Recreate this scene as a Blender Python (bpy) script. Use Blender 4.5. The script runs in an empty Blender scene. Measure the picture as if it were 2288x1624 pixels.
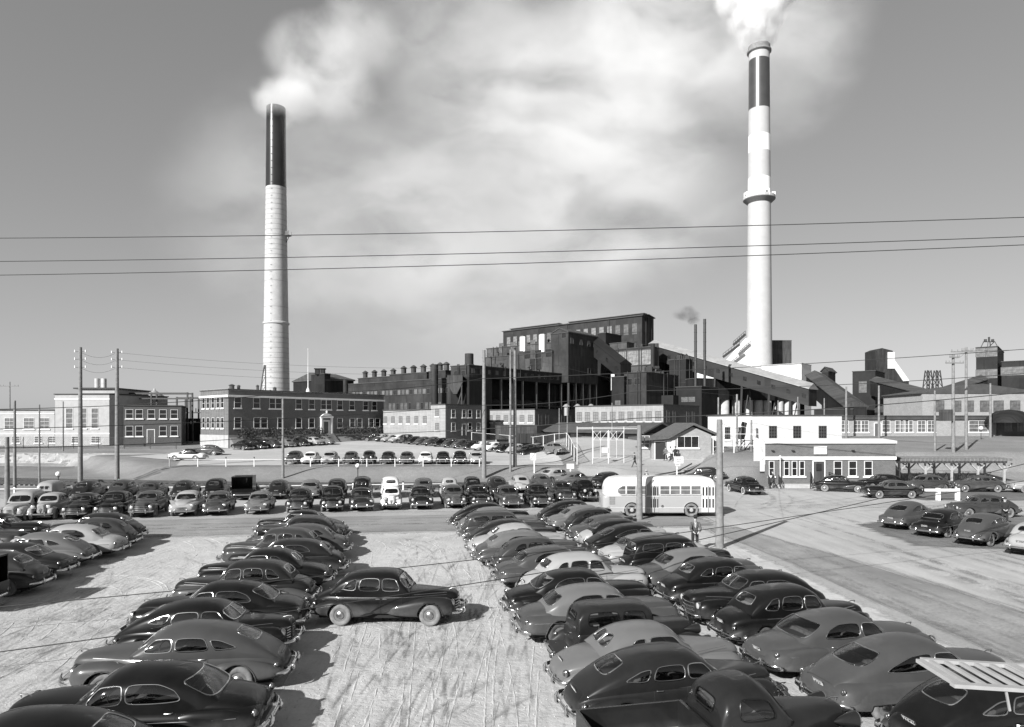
import bpy, bmesh, math, random
import numpy as np
from mathutils import Vector, Matrix
R = random.Random(7)
sc = bpy.context.scene
COL = sc.collection
PI = math.pi

# ------------------------------------------------------------------ camera numbers (photo measured on a 2287 px wide grid)
F, CX, YH, H = 1500.0, 1143.5, 945.0, 6.6
def gp(X, Y, z=0.0):
    d = (H - z) * F / (Y - YH)
    return Vector(((X - CX) * d / F, d, z))
def atd(X, d, z=0.0):
    return Vector(((X - CX) * d / F, d, z))
def zat(Y, d):
    return H + (YH - Y) * d / F

# ------------------------------------------------------------------ object helpers
def link(o, parent=None):
    COL.objects.link(o)
    if parent is not None:
        o.parent = parent
    return o
def tag(o, label=None, cat=None, group=None, kind=None):
    if label: o['label'] = label
    if cat: o['category'] = cat
    if group: o['group'] = group
    if kind: o['kind'] = kind
    return o
def empty(name, loc=(0, 0, 0), rz=0.0, label=None, cat=None, group=None, parent=None):
    o = bpy.data.objects.new(name, None)
    o.empty_display_size = 0.3
    o.location = loc
    o.rotation_euler = (0, 0, rz)
    link(o, parent)
    return tag(o, label, cat, group)

class MB:
    """collects geometry for ONE mesh"""
    def __init__(s):
        s.v = []; s.f = []; s.m = []; s.cm = 0
    def mat(s, i):
        s.cm = i; return s
    def add(s, verts, faces, m=None):
        b = len(s.v)
        s.v.extend([tuple(p) for p in verts])
        s.f.extend([tuple(i + b for i in f) for f in faces])
        s.m.extend([s.cm if m is None else m] * len(faces))
        return s
    def box(s, x0, x1, y0, y1, z0, z1, M=None):
        v = [(x0,y0,z0),(x1,y0,z0),(x1,y1,z0),(x0,y1,z0),(x0,y0,z1),(x1,y0,z1),(x1,y1,z1),(x0,y1,z1)]
        if M is not None: v = [M @ Vector(p) for p in v]
        return s.add(v, [(0,3,2,1),(4,5,6,7),(0,1,5,4),(1,2,6,5),(2,3,7,6),(3,0,4,7)])
    def cbox(s, c, d, M=None):
        return s.box(c[0]-d[0]/2, c[0]+d[0]/2, c[1]-d[1]/2, c[1]+d[1]/2, c[2]-d[2]/2, c[2]+d[2]/2, M)
    def bar(s, a, b, w, h=None):
        """square bar from a to b"""
        a = Vector(a); b = Vector(b); h = h or w
        d = b - a; L = d.length
        if L < 1e-6: return s
        d /= L
        up = Vector((0,0,1)) if abs(d.z) < 0.95 else Vector((1,0,0))
        sx = d.cross(up).normalized(); sy = sx.cross(d).normalized()
        v = []
        for p in (a, b):
            for i, j in ((-1,-1),(1,-1),(1,1),(-1,1)):
                v.append(p + sx*(i*w/2) + sy*(j*h/2))
        return s.add(v, [(0,1,2,3),(7,6,5,4),(0,4,5,1),(1,5,6,2),(2,6,7,3),(3,7,4,0)])
    def tube(s, pts, r, n=8, closed=False, caps=True):
        pts = [Vector(p) for p in pts]
        k = len(pts)
        rs = r if isinstance(r, (list, tuple)) else [r]*k
        v = []; prev = None
        for i, p in enumerate(pts):
            if closed:
                t = pts[(i+1) % k] - pts[i-1]
            else:
                t = pts[min(i+1, k-1)] - pts[max(i-1, 0)]
            t = t.normalized() if t.length > 1e-9 else Vector((0,0,1))
            if prev is None:
                up = Vector((0,0,1)) if abs(t.z) < 0.9 else Vector((0,1,0))
                a = t.cross(up).normalized()
            else:
                a = (prev - t*prev.dot(t))
                a = a.normalized() if a.length > 1e-6 else t.orthogonal().normalized()
            prev = a
            b = t.cross(a)
            for j in range(n):
                th = 2*PI*j/n
                v.append(p + a*(rs[i]*math.cos(th)) + b*(rs[i]*math.sin(th)))
        f = []
        for i in range(k if closed else k-1):
            i2 = (i+1) % k
            for j in range(n):
                j2 = (j+1) % n
                f.append((i*n+j, i*n+j2, i2*n+j2, i2*n+j))
        if caps and not closed:
            f.append(tuple(reversed(range(n)))); f.append(tuple((k-1)*n+j for j in range(n)))
        return s.add(v, f)
    def lathe(s, prof, n=24, M=None, a0=0.0, a1=2*PI):
        """prof list of (r,z) around z axis"""
        v = []; f = []; k = len(prof)
        full = abs(a1-a0-2*PI) < 1e-6
        m = n if full else n+1
        for j in range(m):
            th = a0+(a1-a0)*j/n
            for r, z in prof:
                v.append(Vector((r*math.cos(th), r*math.sin(th), z)))
        if M is not None: v = [M @ p for p in v]
        for j in range(n):
            j2 = (j+1) % m
            for i in range(k-1):
                f.append((j*k+i, j2*k+i, j2*k+i+1, j*k+i+1))
        return s.add(v, f)
    def ball(s, c, r, nu=12, nv=8, M=None):
        c = Vector(c)
        rr = r if isinstance(r, (tuple, list)) else (r, r, r)
        v = [c+Vector((0,0,-rr[2]))]
        for i in range(1, nv):
            ph = -PI/2+PI*i/nv
            for j in range(nu):
                th = 2*PI*j/nu
                v.append(c+Vector((rr[0]*math.cos(ph)*math.cos(th), rr[1]*math.cos(ph)*math.sin(th), rr[2]*math.sin(ph))))
        v.append(c+Vector((0,0,rr[2])))
        f = []
        for j in range(nu):
            f.append((0, 1+(j+1) % nu, 1+j))
        for i in range(nv-2):
            for j in range(nu):
                a = 1+i*nu
                f.append((a+j, a+(j+1) % nu, a+nu+(j+1) % nu, a+nu+j))
        L = len(v)-1; a = 1+(nv-2)*nu
        for j in range(nu):
            f.append((a+j, a+(j+1) % nu, L))
        if M is not None: v = [M @ p for p in v]
        return s.add(v, f)
    def prism(s, poly, y0, y1, M=None):
        """polygon in (x,z) extruded along y"""
        n = len(poly)
        v = [Vector((p[0], y0, p[1])) for p in poly]+[Vector((p[0], y1, p[1])) for p in poly]
        if M is not None: v = [M @ p for p in v]
        f = [tuple(range(n)), tuple(reversed(range(n, 2*n)))]
        for i in range(n):
            j = (i+1) % n
            f.append((i, n+i, n+j, j))
        return s.add(v, f)
    def mesh(s, name, mats, smooth=40):
        me = bpy.data.meshes.new(name)
        me.from_pydata(s.v, [], s.f)
        for m in mats: me.materials.append(m)
        if len(mats) > 1:
            me.polygons.foreach_set('material_index', np.array(s.m, dtype=np.int32))
        bm = bmesh.new(); bm.from_mesh(me)
        bmesh.ops.recalc_face_normals(bm, faces=bm.faces)
        bm.to_mesh(me); bm.free()
        if smooth:
            me.polygons.foreach_set('use_smooth', np.ones(len(me.polygons), dtype=bool))
            me.set_sharp_from_angle(angle=math.radians(smooth))
        me.update()
        return me
    def build(s, name, mats, parent=None, smooth=40, loc=None, rz=0.0):
        if not isinstance(mats, (list, tuple)): mats = [mats]
        o = bpy.data.objects.new(name, s.mesh(name, mats, smooth))
        if loc is not None: o.location = loc
        o.rotation_euler = (0, 0, rz)
        return link(o, parent)

# ------------------------------------------------------------------ materials (all neutral greys: the place is seen in black and white)
class NT:
    def __init__(s, m):
        s.t = m.node_tree; s.n = s.t.nodes
    def node(s, typ, **kw):
        x = s.n.new(typ)
        for k, v in kw.items():
            if k == 'ins':
                for kk, vv in v.items():
                    x.inputs[kk].default_value = vv
            else: setattr(x, k, v)
        return x
    def lk(s, a, b): s.t.links.new(a, b)
def g3(v, a=1.0): return (v, v, v, a)
def newmat(name):
    m = bpy.data.materials.new(name); m.use_nodes = True
    nt = NT(m); bs = nt.n['Principled BSDF']
    return m, nt, bs
def coords(nt, kind='Object', scale=(1,1,1), rot=(0,0,0)):
    tc = nt.node('ShaderNodeTexCoord')
    mp = nt.node('ShaderNodeMapping')
    mp.inputs['Scale'].default_value = scale
    mp.inputs['Rotation'].default_value = rot
    nt.lk(tc.outputs[kind], mp.inputs['Vector'])
    return mp.outputs['Vector']
def noise(nt, vec, scale, detail=4, rough=.55, dist=0.0):
    n = nt.node('ShaderNodeTexNoise', ins={'Scale': scale, 'Detail': detail, 'Roughness': rough, 'Distortion': dist})
    nt.lk(vec, n.inputs['Vector'])
    return n.outputs['Fac']
def ramp(nt, fac, stops):
    r = nt.node('ShaderNodeValToRGB')
    el = r.color_ramp.elements
    while len(el) < len(stops): el.new(0.5)
    for e, (p, v) in zip(el, stops):
        e.position = p; e.color = g3(v)
    nt.lk(fac, r.inputs['Fac'])
    return r.outputs['Color']
def mix(nt, fac, a, b, mode='MIX'):
    m = nt.node('ShaderNodeMix', data_type='RGBA', blend_type=mode)
    for i, v in ((0, fac), (6, a), (7, b)):
        if isinstance(v, (int, float)):
            m.inputs[i].default_value = v if i == 0 else g3(v)
        else: nt.lk(v, m.inputs[i])
    return m.outputs[2]
def math_(nt, op, a, b=None, c=None):
    m = nt.node('ShaderNodeMath', operation=op)
    for i, v in enumerate((a, b, c)):
        if v is None: continue
        if isinstance(v, (int, float)): m.inputs[i].default_value = v
        else: nt.lk(v, m.inputs[i])
    return m.outputs[0]
def bump(nt, bs, hgt, strength=.3, dist=.02, prev=None):
    b = nt.node('ShaderNodeBump', ins={'Strength': strength, 'Distance': dist})
    nt.lk(hgt, b.inputs['Height'])
    if prev is not None: nt.lk(prev, b.inputs['Normal'])
    nt.lk(b.outputs['Normal'], bs.inputs['Normal'])
    return b.outputs['Normal']
def simple(name, v, rough=.7, metal=0.0, var=.25, scale=2.0, bumpk=0.0, spec=None, coord='Object'):
    m, nt, bs = newmat(name)
    vec = coords(nt, coord)
    n = noise(nt, vec, scale, 5, .6)
    c = ramp(nt, n, [(.25, v*(1-var)), (.75, v*(1+var))])
    nt.lk(c, bs.inputs['Base Color'])
    bs.inputs['Roughness'].default_value = rough
    bs.inputs['Metallic'].default_value = metal
    if spec is not None: bs.inputs['Specular IOR Level'].default_value = spec
    if bumpk: bump(nt, bs, noise(nt, vec, scale*6, 4, .6), bumpk, .02)
    return m
def paint_mat(name, v, gloss=.10, dust=.12):
    m, nt, bs = newmat(name)
    vec = coords(nt, 'Object')
    oi = nt.node('ShaderNodeObjectInfo')
    n = noise(nt, vec, 1.7, 6, .65)
    n2 = noise(nt, vec, 22.0, 3, .6)
    d = math_(nt, 'MULTIPLY', ramp(nt, n, [(.35, 0), (.8, 1)]), dust)
    # dust thrown up by the wheels: more of it low on the body
    sep = nt.node('ShaderNodeSeparateXYZ')
    tc = nt.node('ShaderNodeTexCoord'); nt.lk(tc.outputs['Object'], sep.inputs[0])
    low = nt.node('ShaderNodeMapRange', ins={1: .75, 2: .2, 3: 0.0, 4: .55}); nt.lk(sep.outputs['Z'], low.inputs[0])
    d2 = math_(nt, 'MULTIPLY', low.outputs[0], ramp(nt, n, [(.3, .15), (.7, 1)]))
    dd = math_(nt, 'ADD', d, d2)
    c = mix(nt, dd, v, .22 if v < .3 else .4)
    geo = nt.node('ShaderNodeNewGeometry')
    c2 = mix(nt, geo.outputs['Backfacing'], c, .03)
    nt.lk(c2, bs.inputs['Base Color'])
    rr = math_(nt, 'MULTIPLY_ADD', dd, .6, .34)
    nt.lk(rr, bs.inputs['Roughness']); bs.inputs['Specular IOR Level'].default_value = .15
    cw = math_(nt, 'SUBTRACT', 1.0, math_(nt, 'MULTIPLY', geo.outputs['Backfacing'], 1.0))
    cw2 = math_(nt, 'MULTIPLY', cw, math_(nt, 'SUBTRACT', .38, math_(nt, 'MULTIPLY', dd, .6)))
    nt.lk(cw2, bs.inputs['Coat Weight'])
    cr = math_(nt, 'MULTIPLY_ADD', n2, .06, gloss-.05)
    nt.lk(cr, bs.inputs['Coat Roughness'])
    return m

PAINT = {k: paint_mat('paint_'+nm, v, gl, du) for k, nm, v, gl, du in (
    ('K', 'black', .004, .07, .025), ('D', 'dark', .011, .09, .04), ('C', 'charcoal', .030, .12, .07), ('M', 'mid', .046, .16, .08),
    ('G', 'grey', .105, .2, .10), ('L', 'light', .27, .2, .10), ('W', 'white', .58, .2, .08))}
PNAME = {'K': 'black', 'D': 'dark', 'C': 'charcoal', 'M': 'mid grey', 'G': 'grey', 'L': 'light grey', 'W': 'white'}

def make_glass():
    m, nt, bs = newmat('car_glass'); nt.n.remove(bs)
    out = nt.n['Material Output']
    tr = nt.node('ShaderNodeBsdfTransparent'); tr.inputs[0].default_value = g3(.82)
    gl = nt.node('ShaderNodeBsdfGlossy'); gl.inputs['Roughness'].default_value = .04; gl.inputs['Color'].default_value = g3(.9)
    fr = nt.node('ShaderNodeFresnel', ins={'IOR': 1.5})
    fa = math_(nt, 'MULTIPLY_ADD', fr.outputs[0], 1.0, .05)
    mx = nt.node('ShaderNodeMixShader')
    nt.lk(fa, mx.inputs[0]); nt.lk(tr.outputs[0], mx.inputs[1]); nt.lk(gl.outputs[0], mx.inputs[2])
    nt.lk(mx.outputs[0], out.inputs['Surface'])
    return m
GLASS = make_glass()
CHROME = simple('chrome', .62, .16, 1.0, .12, 5)
CHROME2 = simple('dull_chrome', .42, .3, 1.0, .25, 6)
RUBBER = simple('tyre_rubber', .06, .85, 0, .5, 6, .2)
DUSTY = simple('dusty_tyre', .16, .9, 0, .35, 7, .2)
WWALL = simple('white_wall', .6, .8, 0, .1, 6)
INTER = simple('dark_upholstery', .03, .9, 0, .4, 4)
CLOTH = simple('seat_cloth', .10, .95, 0, .35, 8)
LAMP = simple('lamp_lens', .55, .12, .3, .1, 8)
REDL = simple('tail_lens', .05, .15, 0, .2, 8)
PLATEM = simple('plate_enamel', .05, .4, 0, .3, 20)
PLATEW = simple('plate_digits', .6, .5, 0, .1, 20)
SHELF = simple('parcel_shelf', .30, .95, 0, .5, 5)
UNDER = simple('underbody', .012, .95, 0, .3, 4)
# ------------------------------------------------------------------ cars
def pchip(keys):
    xs = np.array([k[0] for k in keys], float); ys = np.array([k[1] for k in keys], float)
    if xs[0] > xs[-1]: xs = xs[::-1]; ys = ys[::-1]
    h = np.diff(xs); dl = np.diff(ys)/h
    m = np.zeros(len(xs))
    m[0], m[-1] = dl[0], dl[-1]
    for i in range(1, len(xs)-1):
        if dl[i-1]*dl[i] <= 0: m[i] = 0
        else:
            w1 = 2*h[i]+h[i-1]; w2 = h[i]+2*h[i-1]
            m[i] = (w1+w2)/(w1/dl[i-1]+w2/dl[i])
    def f(x):
        x = min(max(x, xs[0]), xs[-1])
        i = min(max(int(np.searchsorted(xs, x))-1, 0), len(h)-1)
        t = (x-xs[i])/h[i]
        return ((2*t**3-3*t*t+1)*ys[i]+(t**3-2*t*t+t)*h[i]*m[i]+(-2*t**3+3*t*t)*ys[i+1]+(t**3-t*t)*h[i]*m[i+1])
    f.lo, f.hi = xs[0], xs[-1]
    return f
def spacing(a, b, n, end=.55):
    """n+1 stations from a to b, denser at the ends"""
    out = []
    for i in range(n+1):
        t = i/n
        s = (1-math.cos(PI*t))/2
        out.append(a+(b-a)*((1-end)*t+end*s))
    return out
def smooth_poly(p, it=3):
    p = [Vector(q) for q in p]
    q = []
    for i in range(len(p)):
        a, b = p[i], p[(i+1) % len(p)]
        q += [a.lerp(b, .15), a.lerp(b, .85)]
    p = q
    for _ in range(it):
        q = []
        for i in range(len(p)):
            a, b = p[i], p[(i+1) % len(p)]
            q += [a*.75+b*.25, a*.25+b*.75]
        p = q
    return p
def densify(p, step=.03):
    out = []
    for i in range(len(p)):
        a, b = p[i], p[(i+1) % len(p)]
        n = max(1, int((b-a).length/step))
        for k in range(n): out.append(a.lerp(b, k/n))
    return out
def inside(pt, poly):
    x, y = pt; c = False; n = len(poly); j = n-1
    for i in range(n):
        xi, yi = poly[i]; xj, yj = poly[j]
        if (yi > y) != (yj > y) and x < (xj-xi)*(y-yi)/(yj-yi)+xi: c = not c
        j = i
    return c

class Hull:
    """closed loft: superellipse rings along x. keys: (x, halfwidth, zbottom, ztop)"""
    def __init__(s, keys, n=3.2, m=3.2, yc=0.0):
        s.w = pchip([(k[0], k[1]) for k in keys]); s.zb = pchip([(k[0], k[2]) for k in keys]); s.zt = pchip([(k[0], k[3]) for k in keys])
        s.n, s.m = n, m
        s.yc = yc if callable(yc) else (lambda x, c=yc: c)
        s.x0, s.x1 = s.w.lo, s.w.hi
    def half(s, x, z):
        zb, zt = s.zb(x), s.zt(x); c = (zb+zt)/2; h = (zt-zb)/2
        u = abs((z-c)/h)
        return s.w(x)*(max(0, 1-u**s.m))**(1/s.n) if u < 1 else 0.0
    def grid(s, mb, nx=40, nr=28, cut=None, caps=True):
        """cut(x,y,z)->True drops the face"""
        xs = spacing(s.x0, s.x1, nx)
        V = []
        for x in xs:
            w, zb, zt, yc = s.w(x), s.zb(x), s.zt(x), s.yc(x)
            c = (zb+zt)/2; h = (zt-zb)/2
            for j in range(nr):
                th = 2*PI*(j+.5)/nr
                co, si = math.cos(th), math.sin(th)
                V.append(Vector((x, yc+w*math.copysign(abs(co)**(2/s.n), co), c+h*math.copysign(abs(si)**(2/s.m), si))))
        Fc = []
        for i in range(nx):
            for j in range(nr):
                j2 = (j+1) % nr
                q = (i*nr+j, i*nr+j2, (i+1)*nr+j2, (i+1)*nr+j)
                if cut is not None:
                    c = (V[q[0]]+V[q[1]]+V[q[2]]+V[q[3]])/4
                    if cut(c.x, c.y, c.z): continue
                Fc.append(q)
        if caps:
            Fc.append(tuple(range(nr))); Fc.append(tuple(reversed(range(nx*nr, (nx+1)*nr))))
        mb.add(V, Fc)

class Cabin:
    """greenhouse: roof profile zr(x), belt zb(x), belt half width wb(x)"""
    def __init__(s, roof, belt, width, tum=.14, p=3.6, hull=None):
        s.hull = hull
        s.zr = pchip(roof); s.zb = belt; s.wb = width; s.tum = tum; s.p = p
        s.x0, s.x1 = s.zr.lo, s.zr.hi
    def half(s, x, z):
        zr, zb = s.zr(x), s.zb(x)
        if z >= zr: return 0.0
        q = max(0, (z-zb)/max(zr-zb, 1e-4))
        return s.wb(x)*(1-s.tum*q)*math.sqrt(max(0, 1-q**s.p))
    def xface(s, y, z, back):
        """x where the surface has half width |y| at height z, on the rear or front slope"""
        xm = (s.x0+s.x1)/2*.9
        a, b = xm, (s.x0 if back else s.x1)
        for _ in range(40):
            c = (a+b)/2
            if s.half(c, z) > abs(y): a = c
            else: b = c
        return a
    def shell(s, mb, sides, fronts, nx=84, nh=26):
        """sides: outlines in (x,z); fronts: list of (outline in (y,z), back)"""
        xs = spacing(s.x0, s.x1, nx, .35)
        us = [i/nh for i in range(nh+1)]
        rows = []
        for x in xs:
            zr, zb, wb = s.zr(x), s.zb(x), s.wb(x)
            zs = zb-.13
            ys = max(.02, min(wb*1.03, s.hull.half(x, zs)-.025)) if s.hull else wb
            row = [Vector((x, ys, zs))]
            for k in range(2*nh+1):
                u = us[k] if k <= nh else us[2*nh-k]
                th = PI/2*u**1.35
                q = (math.sin(th)**2)**(1/s.p)
                z = zb+(zr-zb)*q
                y = wb*(1-s.tum*q)*math.cos(th)
                row.append(Vector((x, y if k <= nh else -y, z)))
            row.append(Vector((x, -ys, zs)))
            rows.append(row)
        V = [p for r in rows for p in r]
        N = 2*nh+3
        dens = [np.array([(p[0], p[1]) for p in densify(o, .012)]) for o in sides]
        # snap nearby vertices to the window edges
        xmid = (s.x0+s.x1)/2
        for i, p in enumerate(V):
            k = i % N
            if abs(p.y) < .25: continue
            for o in dens:
                d = np.hypot(o[:, 0]-p.x, o[:, 1]-p.z)
                j = int(d.argmin())
                if d[j] < .016:
                    x, z = o[j]
                    y = s.half(x, z)
                    if y > .2: V[i] = Vector((x, math.copysign(y, p.y), z))
        Fc = []
        for i in range(nx):
            for k in range(N-1):
                q = (i*N+k, i*N+k+1, (i+1)*N+k+1, (i+1)*N+k)
                c = (V[q[0]]+V[q[1]]+V[q[2]]+V[q[3]])/4
                nn = (V[q[2]]-V[q[0]]).cross(V[q[3]]-V[q[1]])
                nn = nn.normalized() if nn.length > 1e-12 else nn
                drop = False
                if abs(nn.y) > .45 and any(inside((c.x, c.z), o) for o in sides): drop = True
                if not drop:
                    for o, back in fronts:
                        if ((c.x < xmid) == back) and abs(nn.y) < .93 and inside((c.y, c.z), o) and abs(c.x-s.xface(c.y, c.z, back)) < .12:
                            drop = True; break
                if not drop: Fc.append(q)
        mb.add(V, Fc)
    def side_pts(s, o, sg, off=0.0):
        return [Vector((x, sg*(s.half(x, z)+off), z)) for x, z in o]
    def front_pts(s, o, back, off=0.0):
        return [Vector((s.xface(y, z, back)+(-off if back else off), y, z)) for y, z in o]

def pane(mb, fn, outline, rings=4):
    """glass over an outline, following the surface through fn(list of 2d) -> 3d"""
    c = sum((Vector(p) for p in outline), Vector((0, 0)))/len(outline)
    n = len(outline); V = []
    for r in range(rings):
        t = 1-r/rings
        V += fn([c+(Vector(p)-c)*t for p in outline])
    V += fn([c])
    Fc = []
    for r in range(rings-1):
        for j in range(n):
            j2 = (j+1) % n
            Fc.append((r*n+j, r*n+j2, (r+1)*n+j2, (r+1)*n+j))
    L = len(V)-1
    for j in range(n): Fc.append(((rings-1)*n+j, (rings-1)*n+(j+1) % n, L))
    mb.add(V, Fc)

PTXT = {}
def plate_text(txt):
    if txt not in PTXT:
        cu = bpy.data.curves.new('lettering', 'FONT'); cu.body = txt; cu.size = .125; cu.extrude = .002; cu.align_x = 'CENTER'; cu.align_y = 'CENTER'
        o = bpy.data.objects.new('tmp', cu); COL.objects.link(o)
        me = bpy.data.meshes.new_from_object(o.evaluated_get(bpy.context.evaluated_depsgraph_get()))
        bpy.data.objects.remove(o); me.materials.clear(); me.materials.append(PLATEW); me.name = 'lettering'
        me.transform(Matrix(((0, 0, -1, -.0105), (-1, 0, 0, 0), (0, 1, 0, 0), (0, 0, 0, 1))))
        PTXT[txt] = me
    return PTXT[txt]
class Part:
    def __init__(s, name, mesh, loc=(0, 0, 0), rot=(0, 0, 0), paint=None, sub=None, opt=0):
        s.name, s.mesh, s.loc, s.rot, s.paint, s.sub, s.opt = name, mesh, loc, rot, paint, sub or [], opt

def wheel_meshes():
    out = {}
    def tyre(mats, r=.355, w=.16):
        mb = MB()
        prof = [(r*.60, -w*.40), (r*.72, -w*.50), (r*.88, -w*.5), (r*.97, -w*.36), (r, -w*.15), (r, w*.15), (r*.97, w*.36), (r*.88, w*.5), (r*.72, w*.5), (r*.60, w*.40)]
        M = Matrix.Rotation(-PI/2, 4, 'X')
        mb.mat(0)
        if len(mats) > 2:
            mb.lathe(prof[:8], 28, M); mb.mat(2); mb.lathe(prof[7:9], 28, M); mb.mat(0); mb.lathe(prof[8:], 28, M)
        else: mb.lathe(prof, 28, M)
        mb.mat(1); mb.lathe([(r*.62, w*.40), (r*.58, w*.30), (r*.30, w*.34), (0.001, w*.30)], 28, M)
        mb.lathe([(r*.62, -w*.40), (0.001, -w*.2)], 28, M)
        return mb.mesh('wheel', mats)
    rimm = simple('rim_paint', .12, .5, 0, .3, 5)
    out['dusty'] = tyre([DUSTY, rimm]); out['dark'] = tyre([RUBBER, rimm]); out['white'] = tyre([RUBBER, rimm, WWALL])
    mb = MB(); M = Matrix.Rotation(-PI/2, 4, 'X')
    mb.lathe([(.125, .05), (.122, .075), (.09, .098), (.04, .108), (0.0005, .112)], 24, M)
    out['cap'] = mb.mesh('hubcap', [CHROME2])
    return out
WM = wheel_meshes()

def bumper_mesh(x0, w, z, bow, wrap, hgt=.10, thick=.035, guards=(.38,), sgn=1, gh=.24):
    mb = MB()
    n = 20; P = []
    for i in range(n+1):
        y = -w+2*w*i/n; t = abs(y)/w
        P.append(Vector((x0-sgn*(bow*t*t+wrap*max(0, (t-.78)/.22)**2), y, z)))
    V = []; cs = [(-.5, -1), (.35, -.95), (.9, -.6), (1, 0), (.9, .6), (.35, .95), (-.5, 1)]
    for i, p in enumerate(P):
        e = 1.0 if .04 < i/n < .96 else .6
        for a, b in cs: V.append(p+Vector((sgn*a*thick, 0, b*hgt/2*e)))
    k = len(cs); Fc = []
    for i in range(n):
        for j in range(k-1): Fc.append((i*k+j, i*k+j+1, (i+1)*k+j+1, (i+1)*k+j))
        Fc.append((i*k+k-1, i*k, (i+1)*k, (i+1)*k+k-1))
    Fc.append(tuple(range(k))); Fc.append(tuple(reversed(range(n*k, n*k+k))))
    mb.add(V, Fc)
    for g in guards:
        for sg in (-1, 1):
            x = x0+sgn*.045-sgn*bow*(g/w)**2
            mb.tube([(x-sgn*.03, sg*g, z-gh*.45), (x+sgn*.02, sg*g, z-gh*.2), (x+sgn*.025, sg*g, z+gh*.3), (x-sgn*.01, sg*g, z+gh*.62)], [.03, .04, .04, .02], 8)
    for sg in (-1, 1):
        mb.bar((x0-sgn*.02, sg*w*.5, z), (x0-sgn*.35, sg*w*.45, z+.02), .05)
    return mb.mesh('bumper', [CHROME])

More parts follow.
